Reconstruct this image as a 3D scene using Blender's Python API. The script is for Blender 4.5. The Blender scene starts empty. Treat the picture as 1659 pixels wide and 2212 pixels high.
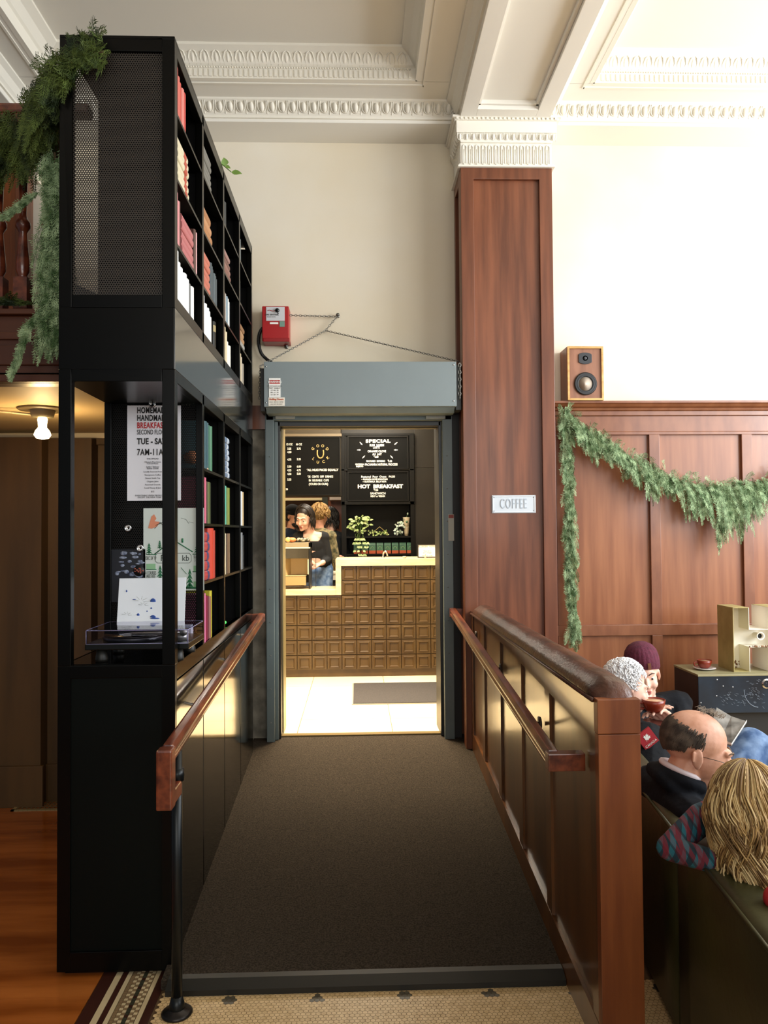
import bpy, bmesh, math, random
from mathutils import Vector, Matrix, noise
random.seed(7)
C = bpy.context.scene.collection
scene = bpy.context.scene
R = math.radians

# ------------------------------------------------------------------ camera
F = 1680.0
cam_d = bpy.data.cameras.new('camera')
cam = bpy.data.objects.new('camera', cam_d); C.objects.link(cam)
cam_d.sensor_fit = 'VERTICAL'; cam_d.sensor_height = 36.0; cam_d.lens = F / 2212.0 * 36.0
cam_d.clip_start = 0.02
CAMP = Vector((0, 0, 1.6))
CR = Matrix.Rotation(R(-1.98), 3, 'Z') @ Matrix.Rotation(R(91.5), 3, 'X') @ Matrix.Rotation(R(-0.44), 3, 'Z')
cam.matrix_world = Matrix.Translation(CAMP) @ CR.to_4x4()
scene.camera = cam

# ------------------------------------------------------------------ light and exposure
scene.view_settings.view_transform = 'Standard'
scene.view_settings.look = 'None'
scene.view_settings.gamma = 1.0
scene.view_settings.exposure = 0.28
world = bpy.data.worlds.new('world'); scene.world = world
world.use_nodes = True
world.node_tree.nodes['Background'].inputs[0].default_value = (0.75, 0.86, 1.0, 1)
world.node_tree.nodes['Background'].inputs[1].default_value = 0.15

def area(name, loc, target, sx, sy, power, col, spread=180):
    l = bpy.data.lights.new(name, 'AREA'); l.shape = 'RECTANGLE'; l.size = sx; l.size_y = sy
    l.energy = power; l.color = col; l.spread = R(spread)
    o = bpy.data.objects.new(name, l); C.objects.link(o)
    o.location = loc
    o.rotation_euler = (Vector(target) - Vector(loc)).to_track_quat('-Z', 'Y').to_euler()
    return o
# tall windows of the room: one bay on the right of the seating, one behind the camera
area('window_daylight_right', (5.2, 2.9, 2.9), (1.2, 5.2, 2.1), 2.6, 3.0, 275, (0.93, 0.97, 1.0))
area('window_daylight_side', (5.0, -0.2, 2.9), (0, 4.2, 2.8), 2.6, 2.6, 120, (0.93, 0.97, 1.0))
area('window_daylight_street', (0.6, -4.2, 2.8), (0, 4, 3.0), 4.5, 2.6, 135, (1.0, 0.98, 0.93))
# cafe ceiling lights beyond the doorway
area('cafe_ceiling_light', (-0.1, 6.15, 3.12), (-0.1, 6.2, 0), 1.2, 0.5, 150, (1.0, 0.84, 0.6), 110)
area('cafe_counter_light', (0.1, 8.25, 3.1), (0.0, 8.3, 0), 2.0, 0.3, 52, (1.0, 0.9, 0.76))
area('cafe_front_light', (-0.2, 6.9, 3.12), (0.0, 9.0, 1.4), 1.6, 0.3, 26, (1.0, 0.88, 0.7))

# ------------------------------------------------------------------ measuring helpers: a pixel of the photo and one known world coordinate give a point
def ray(px, py):
    return CR @ Vector(((px - 829.5) / F, -(py - 1106.0) / F, -1.0))
def at(px, py, Y):
    d = ray(px, py); return CAMP + d * (Y / d.y)
def atX(px, py, X):
    d = ray(px, py); return CAMP + d * (X / d.x)
def atZ(px, py, Z):
    d = ray(px, py); return CAMP + d * ((Z - 1.6) / d.z)

# ------------------------------------------------------------------ materials
def srgb(h):
    if isinstance(h, str):
        h = h.lstrip('#'); v = [int(h[i:i+2], 16) / 255 for i in (0, 2, 4)]
    else:
        v = h
    return tuple((c / 12.92 if c <= 0.04045 else ((c + 0.055) / 1.055) ** 2.4) for c in v) + (1,)
def mat(name, col, rough=0.6, metal=0.0, var=0.0, vscale=8.0, bump=0.0, bscale=60.0, coat=0.0, emit=None, estr=0, stretch=(1, 1, 1), col2=None, spec=None, trans=0, detail=4):
    m = bpy.data.materials.new(name); m.use_nodes = True
    nt = m.node_tree; b = nt.nodes['Principled BSDF']
    c = srgb(col)
    b.inputs['Base Color'].default_value = c
    b.inputs['Roughness'].default_value = rough
    b.inputs['Metallic'].default_value = metal
    if coat: b.inputs['Coat Weight'].default_value = coat; b.inputs['Coat Roughness'].default_value = 0.12
    if spec is not None: b.inputs['Specular IOR Level'].default_value = spec
    if trans: b.inputs['Transmission Weight'].default_value = trans
    if emit: b.inputs['Emission Color'].default_value = srgb(emit); b.inputs['Emission Strength'].default_value = estr
    if var or col2 or bump:
        tc = nt.nodes.new('ShaderNodeTexCoord'); mp = nt.nodes.new('ShaderNodeMapping')
        nt.links.new(tc.outputs['Object'], mp.inputs[0]); mp.inputs['Scale'].default_value = stretch
    if var or col2:
        n = nt.nodes.new('ShaderNodeTexNoise'); n.inputs['Scale'].default_value = vscale; n.inputs['Detail'].default_value = detail
        nt.links.new(mp.outputs[0], n.inputs['Vector'])
        cr = nt.nodes.new('ShaderNodeValToRGB')
        if col2: lo, hi = c, srgb(col2)
        else:
            lo = tuple(x * (1 - var) for x in c[:3]) + (1,); hi = tuple(min(1, x * (1 + var)) for x in c[:3]) + (1,)
        cr.color_ramp.elements[0].color = lo; cr.color_ramp.elements[0].position = 0.36
        cr.color_ramp.elements[1].color = hi; cr.color_ramp.elements[1].position = 0.64
        nt.links.new(n.outputs['Fac'], cr.inputs[0]); nt.links.new(cr.outputs[0], b.inputs['Base Color'])
    if bump:
        n2 = nt.nodes.new('ShaderNodeTexNoise'); n2.inputs['Scale'].default_value = bscale; n2.inputs['Detail'].default_value = 5
        nt.links.new(mp.outputs[0], n2.inputs['Vector'])
        bp = nt.nodes.new('ShaderNodeBump'); bp.inputs['Strength'].default_value = bump; bp.inputs['Distance'].default_value = 0.01
        nt.links.new(n2.outputs['Fac'], bp.inputs['Height']); nt.links.new(bp.outputs[0], b.inputs['Normal'])
    return m
M = {}
def cm(hexcol, rough=0.6, var=0.0):          # a plain colour material, cached
    k = ('c', hexcol, rough, var)
    if k not in M: M[k] = mat('paint_' + hexcol.strip('#'), hexcol, rough, var=var, vscale=30)
    return M[k]
M['plaster'] = mat('cream_plaster', '#dfd2b8', 0.85, col2='#e6dfd0', vscale=0.7, bump=0.06, bscale=25)
M['plaster_white'] = mat('white_plaster', '#e9e4d7', 0.75, bump=0.04, bscale=20)
M['ceil'] = mat('ceiling_plaster', '#e8e4da', 0.8, bump=0.04, bscale=15)
M['mahog'] = mat('mahogany', '#5c2f17', 0.42, col2='#80492c', vscale=3.2, stretch=(5, 5, 0.35), bump=0.03, bscale=30, coat=0.15)
M['mahog_fr'] = mat('mahogany_frame', '#5f3119', 0.42, col2='#774226', vscale=4, stretch=(6, 6, 0.4), coat=0.15)
M['mahog_wall'] = mat('mahogany_wainscot', '#7a4424', 0.4, col2='#965e3a', vscale=2.2, stretch=(6, 6, 0.4), coat=0.2)
M['mahog_wall_fr'] = mat('mahogany_wainscot_rail', '#744226', 0.4, col2='#875334', vscale=4, stretch=(3, 3, 1), coat=0.2)
M['ramp_wood'] = mat('varnished_ramp_panel', '#4c2a0e', 0.28, col2='#6a3f18', vscale=2.5, stretch=(4, 4, 0.5), coat=0.35)
M['newel'] = mat('newel_veneer', '#6a3312', 0.45, col2='#874a20', vscale=3, stretch=(5, 5, 0.5), bump=0.03, bscale=120)
M['rail_wood'] = mat('worn_rail_wood', '#43180b', 0.32, col2='#7c3c22', vscale=9, stretch=(3, 0.6, 3), coat=0.5)
M['leather'] = mat('worn_brown_leather', '#3a1e11', 0.38, col2='#5f3421', vscale=9, bump=0.3, bscale=70)
M['black'] = mat('black_lacquer', '#030302', 0.28, spec=0.18, bump=0.02, bscale=4)
M['black_dark'] = mat('black_paint_inside', '#020202', 0.6, spec=0.15)
M['blackgloss'] = mat('glossy_black_panel', '#0e0d0a', 0.09, bump=0.05, bscale=3, stretch=(1, 1, 0.4), coat=0.3)
M['perf'] = mat('perforated_black_steel', '#2e2720', 0.5)
M['steel_grey'] = mat('grey_painted_steel', '#7b8688', 0.42, var=0.05, vscale=2)
M['frame_grey'] = mat('grey_door_frame', '#5f6a69', 0.45, var=0.15, vscale=3, stretch=(1, 1, 0.6))
M['chrome'] = mat('chrome', '#c8c8c8', 0.2, metal=1.0)
M['wire'] = mat('steel_wire', '#8d8a82', 0.4, metal=0.8)
M['concrete'] = mat('rough_concrete', '#6a655a', 0.9, col2='#a29b8b', vscale=7, bump=0.5, bscale=22)
M['carpet'] = mat('ramp_carpet', '#2a241d', 0.97, col2='#443b31', vscale=160, bump=0.5, bscale=260, spec=0.1)
M['rubber'] = mat('black_rubber', '#15140f', 0.5)
M['floorwood'] = mat('orange_floor_boards', '#854212', 0.25, col2='#b3662a', vscale=2.0, stretch=(0.5, 4, 1), coat=0.4)
M['seam'] = cm('#1d0c04', 0.6)
M['tile'] = mat('cream_hex_tile', '#c7a673', 0.4, col2='#dbbc8a', vscale=40)
M['tile_dark'] = mat('grey_hex_tile', '#4a4335', 0.4, col2='#5c5443', vscale=40)
M['grout'] = cm('#5a4226', 0.9)
M['cafefloor'] = mat('cream_floor_tile', '#dcc9a4', 0.35, col2='#e6d6b4', vscale=2)
M['mat'] = mat('grey_door_mat', '#2b2828', 0.95, col2='#403b3a', vscale=220, bump=0.6, bscale=300)
M['countertile'] = mat('bronze_counter_tile', '#3c290e', 0.38, col2='#483416', vscale=6)
M['countertop'] = mat('pale_wood_worktop', '#bfa67e', 0.5, col2='#ccb591', vscale=6, stretch=(1, 6, 6))
M['board'] = mat('blackboard', '#0a0a08', 0.75, spec=0.15)
M['cafeblack'] = mat('black_cabinetry', '#090805', 0.5, spec=0.2)
M['cafepanel'] = mat('dark_sheet_panel', '#1c1914', 0.45, col2='#26221b', vscale=2, spec=0.3)
M['white'] = cm('#efeee8', 0.5)
M['chalk'] = mat('board_lettering', '#f2efe2', 0.6)
M['gold'] = cm('#b29a5c', 0.5)
M['sofa'] = mat('olive_leather', '#2c2b12', 0.42, col2='#3d3b1c', vscale=5, bump=0.1, bscale=40)
M['skin'] = mat('skin', '#c98e74', 0.5, col2='#d9a58b', vscale=18, bump=0.05, bscale=120)
M['skin_pale'] = mat('skin_pale', '#d9a994', 0.5, col2='#e6bda9', vscale=18)
M['glass'] = mat('clear_acrylic', '#f4f4ff', 0.02, trans=1.0); M['glass'].node_tree.nodes['Principled BSDF'].inputs['IOR'].default_value = 1.08
M['bulb'] = mat('lit_bulb', '#fff0c8', 0.3, emit='#ffdf9e', estr=14)
M['navy'] = mat('navy_cloth', '#080a0f', 0.9, col2='#10141b', vscale=14, spec=0.2, bump=0.25, bscale=40)
M['jacket'] = mat('black_padded_cloth', '#08090c', 0.85, col2='#12151b', vscale=9, spec=0.2, bump=0.5, bscale=22)
M['denim'] = mat('blue_denim', '#3a5680', 0.9, col2='#7690b4', vscale=20)
M['beanie'] = mat('maroon_knit', '#4a1428', 0.9, col2='#5c1d34', vscale=40, bump=0.4, bscale=90)
M['redcup'] = cm('#7d2a16', 0.3)

# ------------------------------------------------------------------ mesh builder
ORG = {}
class MB:
    def __init__(s): s.v = []; s.f = []; s.m = []; s.sm = []; s.cur = 0; s.T = None
    def add(s, vs, fs, smooth=False):
        k = len(s.v)
        s.v += [tuple(s.T @ Vector(p)) for p in vs] if s.T is not None else [tuple(p) for p in vs]
        for f in fs: s.f.append([k + i for i in f]); s.m.append(s.cur); s.sm.append(smooth)
        return s
    def box(s, x0, x1, y0, y1, z0, z1):
        if x0 > x1: x0, x1 = x1, x0
        if y0 > y1: y0, y1 = y1, y0
        if z0 > z1: z0, z1 = z1, z0
        return s.add([(x0,y0,z0),(x1,y0,z0),(x1,y1,z0),(x0,y1,z0),(x0,y0,z1),(x1,y0,z1),(x1,y1,z1),(x0,y1,z1)],
                     [(0,3,2,1),(4,5,6,7),(0,1,5,4),(1,2,6,5),(2,3,7,6),(3,0,4,7)])
    def quad(s, a, b, c, d): return s.add([a, b, c, d], [(0, 1, 2, 3)])
    def prism(s, pts, lo, hi, axis='y'):           # pts 2-D outline, extruded along an axis
        n = len(pts)
        def P(p, t): return {'y': (p[0], t, p[1]), 'x': (t, p[0], p[1]), 'z': (p[0], p[1], t)}[axis]
        vs = [P(p, lo) for p in pts] + [P(p, hi) for p in pts]
        return s.add(vs, [tuple(range(n)), tuple(range(2*n-1, n-1, -1))] + [(i, i+n, (i+1) % n + n, (i+1) % n) for i in range(n)])
    def tube(s, pts, r, n=8, cap=True, smooth=True):
        pts = [Vector(p) for p in pts]; rs = r if isinstance(r, (list, tuple)) else [r] * len(pts)
        vs = []; up = None
        for i, p in enumerate(pts):
            t = (pts[min(i+1, len(pts)-1)] - pts[max(i-1, 0)])
            t = t.normalized() if t.length > 1e-9 else Vector((0, 0, 1))
            if up is None:
                up = Vector((0, 0, 1)) if abs(t.z) < 0.9 else Vector((1, 0, 0))
            u = t.cross(up)
            u = u.normalized() if u.length > 1e-6 else t.orthogonal().normalized()
            w = u.cross(t).normalized(); up = w
            for k in range(n):
                a = 2 * math.pi * k / n
                vs.append(p + (u * math.cos(a) + w * math.sin(a)) * rs[i])
        fs = []
        for i in range(len(pts) - 1):
            for k in range(n):
                fs.append((i*n+k, i*n+(k+1) % n, (i+1)*n+(k+1) % n, (i+1)*n+k))
        if cap: fs += [tuple(range(n-1, -1, -1)), tuple(range((len(pts)-1)*n, len(pts)*n))]
        return s.add(vs, fs, smooth)
    def lathe(s, c, prof, n=24, axis='z', smooth=True, cap=True):   # prof [(r, h)]
        c = Vector(c); vs = []
        for r, h in prof:
            for k in range(n):
                a = 2*math.pi*k/n; x, y = r*math.cos(a), r*math.sin(a)
                vs.append(c + Vector({'z': (x, y, h), 'y': (x, h, y), 'x': (h, x, y)}[axis]))
        fs = []
        for i in range(len(prof)-1):
            for k in range(n): fs.append((i*n+k, i*n+(k+1) % n, (i+1)*n+(k+1) % n, (i+1)*n+k))
        if cap: fs += [tuple(range(n-1, -1, -1)), tuple(range((len(prof)-1)*n, len(prof)*n))]
        return s.add(vs, fs, smooth)
    def ell(s, c, r, rot=None, nu=16, nv=10):
        vs = [(0, 0, 1)]; 
        for j in range(1, nv):
            t = math.pi*j/nv
            for k in range(nu):
                a = 2*math.pi*k/nu; vs.append((math.sin(t)*math.cos(a), math.sin(t)*math.sin(a), math.cos(t)))
        vs.append((0, 0, -1))
        fs = [(0, 1+k, 1+(k+1) % nu) for k in range(nu)]
        for j in range(nv-2):
            for k in range(nu): fs.append((1+j*nu+k, 1+(j+1)*nu+k, 1+(j+1)*nu+(k+1) % nu, 1+j*nu+(k+1) % nu))
        L = len(vs)-1
        fs += [(L, 1+(nv-2)*nu+(k+1) % nu, 1+(nv-2)*nu+k) for k in range(nu)]
        rr = Vector(r) if not isinstance(r, (int, float)) else Vector((r, r, r))
        out = []
        for v in vs:
            p = Vector((v[0]*rr.x, v[1]*rr.y, v[2]*rr.z))
            if rot is not None: p = rot @ p
            out.append(Vector(c) + p)
        return s.add(out, fs, True)
    def cap(s, a, b, r0, r1, n=10):                # tapered capsule
        a, b = Vector(a), Vector(b); d = (b-a).normalized()
        pts = [a - d*r0*0.99, a - d*r0*0.7, a, b, b + d*r1*0.7, b + d*r1*0.99]
        s.tube(pts, [r0*0.14, r0*0.71, r0, r1, r1*0.71, r1*0.14], n)
        return s
    def build(s, name, mats, parent=None, bevel=0, subsurf=0, local=False, smooth=None, seg=2):
        me = bpy.data.meshes.new(name)
        o0 = Vector((0, 0, 0)) if (parent is None or local) else ORG.get(parent.name, Vector((0, 0, 0)))
        me.from_pydata([(p[0]-o0.x, p[1]-o0.y, p[2]-o0.z) for p in s.v] if o0.length > 0 else s.v, [], s.f)
        if not isinstance(mats, (list, tuple)): mats = [mats]
        for m_ in mats: me.materials.append(m_)
        me.polygons.foreach_set('material_index', s.m)
        me.polygons.foreach_set('use_smooth', [True]*len(s.sm) if smooth else s.sm)
        me.update()
        bm = bmesh.new(); bm.from_mesh(me); bmesh.ops.recalc_face_normals(bm, faces=bm.faces)
        if bevel:
            bmesh.ops.remove_doubles(bm, verts=bm.verts, dist=1e-6)
            es = [e for e in bm.edges if len(e.link_faces) == 2 and e.calc_face_angle(0) > 0.6]
            bmesh.ops.bevel(bm, geom=es, offset=bevel, segments=seg, profile=0.6, affect='EDGES', clamp_overlap=True)
        bm.to_mesh(me); bm.free()
        o = bpy.data.objects.new(name, me); C.objects.link(o)
        if parent is not None:
            o.parent = parent
            ORG[o.name] = ORG.get(parent.name, Vector((0, 0, 0))) if not local else Vector((0, 0, 0))
        if subsurf:
            md = o.modifiers.new('sub', 'SUBSURF'); md.levels = subsurf; md.render_levels = subsurf
        return o
def tag(o, label=None, cat=None, group=None, kind=None):
    if label: o['label'] = label
    if cat: o['category'] = cat
    if group: o['group'] = group
    if kind: o['kind'] = kind
    return o
def thing(name, loc, label, cat, group=None):
    o = bpy.data.objects.new(name, None); C.objects.link(o); o.location = loc; o.empty_display_size = 0.05
    ORG[o.name] = Vector(loc)
    return tag(o, label, cat, group)
def struct(o): o['kind'] = 'structure'; return o
def remeshed(mb, name, mats, parent, voxel=0.005, smooth_it=2, local=False):
    o = mb.build(name, mats, parent, local=local)
    md = o.modifiers.new('r', 'REMESH'); md.mode = 'VOXEL'; md.voxel_size = voxel; md.use_smooth_shade = True
    if smooth_it:
        sm = o.modifiers.new('s', 'SMOOTH'); sm.iterations = smooth_it; sm.factor = 0.5
    dg = bpy.context.evaluated_depsgraph_get(); ev = o.evaluated_get(dg)
    me = bpy.data.meshes.new_from_object(ev); me.name = name
    o.modifiers.clear(); o.data = me
    for p in me.polygons: p.use_smooth = True
    return o
def text_into(mb, txt, pos, size, right=(1, 0, 0), up=(0, 0, 1), depth=0.0008, bold=0.0, squeeze=1.0, align='CENTER', spacing=1.0):
    cu = bpy.data.curves.new('t', 'FONT'); cu.body = txt; cu.size = size; cu.align_x = align; cu.align_y = 'CENTER'
    cu.extrude = depth / 2; cu.offset = bold; cu.space_character = spacing; cu.resolution_u = 3
    o = bpy.data.objects.new('t', cu); C.objects.link(o)
    dg = bpy.context.evaluated_depsgraph_get()
    me = bpy.data.meshes.new_from_object(o.evaluated_get(dg))
    r = Vector(right).normalized(); u = Vector(up).normalized(); n = r.cross(u); P = Vector(pos)
    mb.add([P + r*v.co.x*squeeze + u*v.co.y + n*v.co.z for v in me.vertices], [tuple(p.vertices) for p in me.polygons])
    bpy.data.objects.remove(o); bpy.data.curves.remove(cu); bpy.data.meshes.remove(me)
# ------------------------------------------------------------------ the room
YW = 5.35                      # plane of the wall with the doorway
DZ = 0.23                      # level of the cafe floor
# floor: hexagon mosaic, border, boards
struct(MB().box(-5, 6, -4.5, 4.98, -0.08, -0.004).build('floor', M['grout']))
m = MB(); P_ = 0.0172; q = 0
flowers = []
for py in (2.155, 2.62, 2.30, 2.78, 1.95):
    pass
for j in range(-2, 9):
    for i in range(-2, 14):
        flowers.append((-0.60 + i*0.30 + (0.15 if j % 2 else 0), 2.06 + j*0.235*0.94))
x0, x1, y0, y1 = -0.69, 1.75, 1.7, 2.80
rr = P_*0.5*1.1547*0.93
for j in range(int((y1-y0)/(P_*0.866))):
    yy = y0 + j*P_*0.866
    for i in range(int((x1-x0)/P_)):
        xx = x0 + P_/2 + i*P_ + (P_/2 if j % 2 else 0)
        m.cur = 0
        for fx, fy in flowers:
            if (xx-fx)**2 + (yy-fy)**2 < (P_*1.35)**2: m.cur = 1; break
        m.add([(xx+rr*math.sin(k*math.pi/3), yy+rr*math.cos(k*math.pi/3), 0.0) for k in range(6)], [tuple(range(5, -1, -1))])
m.box(1.75, 6, -1, 5.3, -0.003, 0.0); m.box(-0.69, 1.75, -1, 1.69, -0.003, 0.0)
m.cur = 0
struct(m.build('floor_mosaic', [M['tile'], M['tile_dark']]))
# mosaic border running away from the camera
m = MB(); brown, cream, tan, grn = 0, 1, 2, 3
def strip(xa, xb, c): m.cur = c; m.box(xa, xb, 0.5, 4.9, -0.002, 0.0005)
strip(-0.934, -0.889, brown); strip(-0.887, -0.865, cream); strip(-0.863, -0.846, brown); strip(-0.844, -0.829, cream)
strip(-0.742, -0.727, cream); strip(-0.725, -0.697, brown)
pat = [(2, 1, 2, 3, 1, 2), (2, 2, 1, 3, 2, 1)]
for j in range(170):
    for i in range(6):
        xa = -0.827 + i*0.0138; ya = 1.0 + j*0.0135
        row = j % 4
        cc = [[2,2,1,3,1,2],[2,1,2,3,2,1],[2,2,1,0,1,2],[2,1,2,3,2,1]][row][i]
        m.cur = cc; m.box(xa+0.0008, xa+0.013, ya+0.0008, ya+0.0127, -0.002, 0.0005)
struct(m.build('floor_border', [cm('#3c1d14', 0.4), cm('#c9b48c', 0.4), cm('#82694a', 0.4), cm('#39382a', 0.4)]))
m = MB()
for j in range(60):
    ya = 0.4 + j*0.0765
    m.box(-5, -0.937, ya, ya+0.0755, -0.02, 0.0 + 0.0003*(j % 3))
struct(m.build('floor_boards', M['floorwood'], bevel=0))
# floor register let into the boards by the back wall
g = thing('floor_grate', (-1.75, 4.75, 0), 'ornate iron floor grate in the boards beside the back panelling', 'grate')
m = MB(); gx0, gx1, gy0, gy1 = -2.02, -1.42, 4.62, 4.88
m.box(gx0, gx1, gy0, gy0+0.02, 0.0, 0.006).box(gx0, gx1, gy1-0.02, gy1, 0.0, 0.006).box(gx0, gx0+0.02, gy0, gy1, 0.0, 0.006).box(gx1-0.02, gx1, gy0, gy1, 0.0, 0.006)
m.build('rim', cm('#8a7a55', 0.4), g)
m = MB()
for i in range(22): m.tube([(gx0+0.02+i*0.026, gy0, 0.003), (gx0+0.04+i*0.026, gy1, 0.003)], 0.003, 5)
for i in range(8): m.tube([(gx0, gy0+0.03+i*0.03, 0.003), (gx1, gy0+0.03+i*0.03, 0.003)], 0.003, 5)
m.build('grille', cm('#5a4a30', 0.4), g)

# carpeted ramp up to the door
m = MB(); m.prism([(2.80, -0.003), (2.80, 0.03), (5.30, 0.232), (5.30, -0.003)], -0.70, 0.735, 'x')
struct(m.build('floor_ramp', M['carpet']))
m = MB(); m.prism([(2.755, 0.0), (2.755, 0.020), (2.80, 0.036), (2.83, 0.036), (2.83, 0.03), (2.80, 0.0)], -0.675, 0.724, 'x')
struct(m.build('trim_1', M['rubber']))
m = MB(); m.box(-0.56, 0.60, 5.28, 5.34, 0.226, 0.240)
struct(m.build('trim_2', cm('#6d5a34', 0.35)))

# wall with the doorway
opx0, opx1, opz = -0.60, 0.66, 2.44
m = MB()
m.box(-5, -0.72, YW, YW+0.2, 0, 4.6).box(opx1, 6, YW, YW+0.2, 0, 4.6).box(-0.72, opx1, YW, YW+0.2, opz, 4.6)
struct(m.build('wall_back', M['plaster']))
# rough concrete pier left of the steel frame
m = MB(); m.box(-0.72, -0.60, 5.27, YW+0.2, 0.2, 2.36)
struct(m.build('trim_3', M['concrete']))
m = MB(); m.box(-0.80, -0.585, 5.24, YW, 2.30, 2.46)
struct(m.build('trim_4', M['mahog_fr']))

# ------------- ceiling: coffers, beams, mouldings
CZ, SZ, BZ = 4.60, 4.43, 4.31
struct(MB().box(-5, 6, -4.5, YW+0.2, CZ, CZ+0.1).build('ceiling', M['ceil']))
m = MB()
m.box(-5, 6, 4.80, YW+0.2, SZ, CZ)                     # soffit along the wall
m.box(0.394, 1.51, -4.5, 4.81, SZ, CZ)                 # either side of the beam
m.box(-5, -1.90, -4.5, 4.81, SZ, CZ)
m.box(-5, 6, 5.08, YW+0.2, BZ, SZ)                     # lower border
struct(m.build('ceiling_soffit', M['ceil'], bevel=0.004))
m = MB()
bx0, bx1 = 0.685, 1.275
m.box(bx0, bx0+0.10, -4.5, 5.35, 4.29, SZ).box(bx1-0.10, bx1, -4.5, 5.35, 4.29, SZ).box(bx0+0.1, bx1-0.1, 4.86, 5.35, 4.29, SZ).box(bx0+0.1, bx1-0.1, -4.5, 4.86, 4.34, SZ)
m.box(bx0+0.10, bx0+0.12, -4.5, 4.86, 4.315, 4.345).box(bx1-0.12, bx1-0.10, -4.5, 4.86, 4.315, 4.345).box(bx0+0.1, bx1-0.1, 4.84, 4.86, 4.315, 4.345)
struct(m.build('ceiling_beam', M['ceil'], bevel=0.003))
m = MB(); m.box(-2.75, -2.15, -4.5, 5.35, 4.30, SZ).box(-2.66, -2.24, -4.5, 4.9, 4.285, 4.30)
struct(m.build('ceiling_beam', M['ceil'], bevel=0.006))
# coffer coves
m = MB()
def cove_y(xa, xb):
    m.prism([(4.79, SZ-0.001), (4.79, 4.505), (4.775, 4.515), (4.745, 4.56), (4.70, 4.585), (4.70, CZ), (4.82, CZ), (4.82, SZ-0.001)], xa, xb, 'x')
cove_y(-1.90, 0.394); cove_y(1.51, 4.2)
def cove_x(x, sgn):            # cove on a side edge; sgn points into the coffer
    pr = [(x+sgn*0.01, SZ-0.001), (x+sgn*0.01, 4.505), (x+sgn*0.025, 4.515), (x+sgn*0.055, 4.56), (x+sgn*0.10, 4.585), (x+sgn*0.10, CZ), (x-sgn*0.02, CZ), (x-sgn*0.02, SZ-0.001)]
    m.prism(pr, -4.5, 4.8, 'y')
cove_x(0.394, -1); cove_x(1.51, 1); cove_x(-1.90, 1)
struct(m.build('trim_5', M['plaster_white'], smooth=False))
# small fillet rows on the soffit faces
m = MB()
for xa, xb in ((-1.95, 0.44), (1.46, 4.2)): m.box(xa, xb, 4.835, 4.85, SZ-0.006, SZ)
for x in (0.44, 1.46, -1.95): m.box(x-0.007, x+0.007, -4.5, 4.85, SZ-0.006, SZ)
# egg and dart bed along the wall and along the beams
def bed_x(xa, xb): m.prism([(5.08, SZ-0.10), (5.08, SZ), (5.00, SZ), (5.00, SZ-0.012), (5.03, SZ-0.03), (5.05, SZ-0.07), (5.065, SZ-0.085), (5.065, SZ-0.10)], xa, xb, 'x')
bed_x(-2.15, bx0); bed_x(bx1, 4.2)
for x, sg in ((bx0, -1), (bx1, 1), (-2.15, 1)):
    m.prism([(x, SZ-0.10), (x, SZ), (x+sg*0.08, SZ), (x+sg*0.08, SZ-0.012), (x+sg*0.05, SZ-0.03), (x+sg*0.03, SZ-0.07), (x+sg*0.015, SZ-0.085), (x+sg*0.015, SZ-0.10)], -4.5, 5.03, 'y')
struct(m.build('trim_6', M['plaster_white']))
def egg(mb, c, w, h, d, out, n=8):            # one egg in its shell; out = direction of projection
    c = Vector(c); o = Vector(out).normalized(); r_ = Vector((0, 0, 1)).cross(o).normalized() if abs(o.z) < 0.99 else Vector((1, 0, 0))
    u = o.cross(r_)
    if u.z < 0: u = -u
    rot = Matrix((r_, o, u)).transposed()
    mb.ell(c, (w*0.27, d, h*0.42), rot, 8, 6)
    pts = []
    for k in range(7):
        a = math.pi + math.pi*k/6
        pts.append(c + r_*math.cos(a)*w*0.42 + u*(math.sin(a)*h*0.5 + (h*0.12)) + o*d*0.35)
    pts = [pts[0] + u*h*0.38] + pts + [pts[-1] + u*h*0.38]
    mb.tube(pts, w*0.055, 4)
    mb.cap(c + r_*w*0.5 + u*h*0.25 + o*d*0.2, c + r_*w*0.5 - u*h*0.48 + o*d*0.1, w*0.025, w*0.06, 4)
m = MB()
x = -2.1
while x < bx0-0.03:
    egg(m, (x, 5.035, SZ-0.045), 0.068, 0.078, 0.022, (0, -0.8, -0.6)); x += 0.068
x = bx1+0.04
while x < 3.0:
    egg(m, (x, 5.035, SZ-0.045), 0.068, 0.078, 0.022, (0, -0.8, -0.6)); x += 0.068
struct(m.build('trim_7', M['plaster_white'], smooth=True))
# leaf moulding and dentils round the coffer ends
m = MB()
for xa, xb in ((-1.86, 0.36), (1.56, 3.2)):
    x = xa
    while x < xb:
        c = Vector((x, 4.765, 4.545)); o = Vector((0, -0.8, -0.55)).normalized(); u = Vector((0, -0.55, 0.8)).normalized()
        for sx in (-1, 1):
            m.tube([c + Vector((sx*0.022, 0, 0)) - u*0.04 + o*0.004, c + Vector((sx*0.027, 0, 0)) + u*0.0 + o*0.010, c + Vector((sx*0.018, 0, 0)) + u*0.03 + o*0.014, c + u*0.042 + o*0.016], [0.003, 0.004, 0.004, 0.003], 4)
        m.ell(c + u*0.002 + o*0.006, (0.013, 0.008, 0.032), Matrix((Vector((1, 0, 0)), o, u)).transposed(), 6, 6)
        m.cap(c + Vector((0.036, 0, 0)) - u*0.035 + o*0.003, c + Vector((0.036, 0, 0)) + u*0.03 + o*0.008, 0.004, 0.003, 4)
        x += 0.072
    x = xa
    while x < xb:
        m.box(x, x+0.017, 4.781, 4.792, SZ+0.008, SZ+0.052); x += 0.031
    x = xa
    while x < xb:
        m.ell((x, 4.784, SZ+0.066), 0.006, None, 5, 4); x += 0.016
struct(m.build('trim_8', M['plaster_white']))

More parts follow.
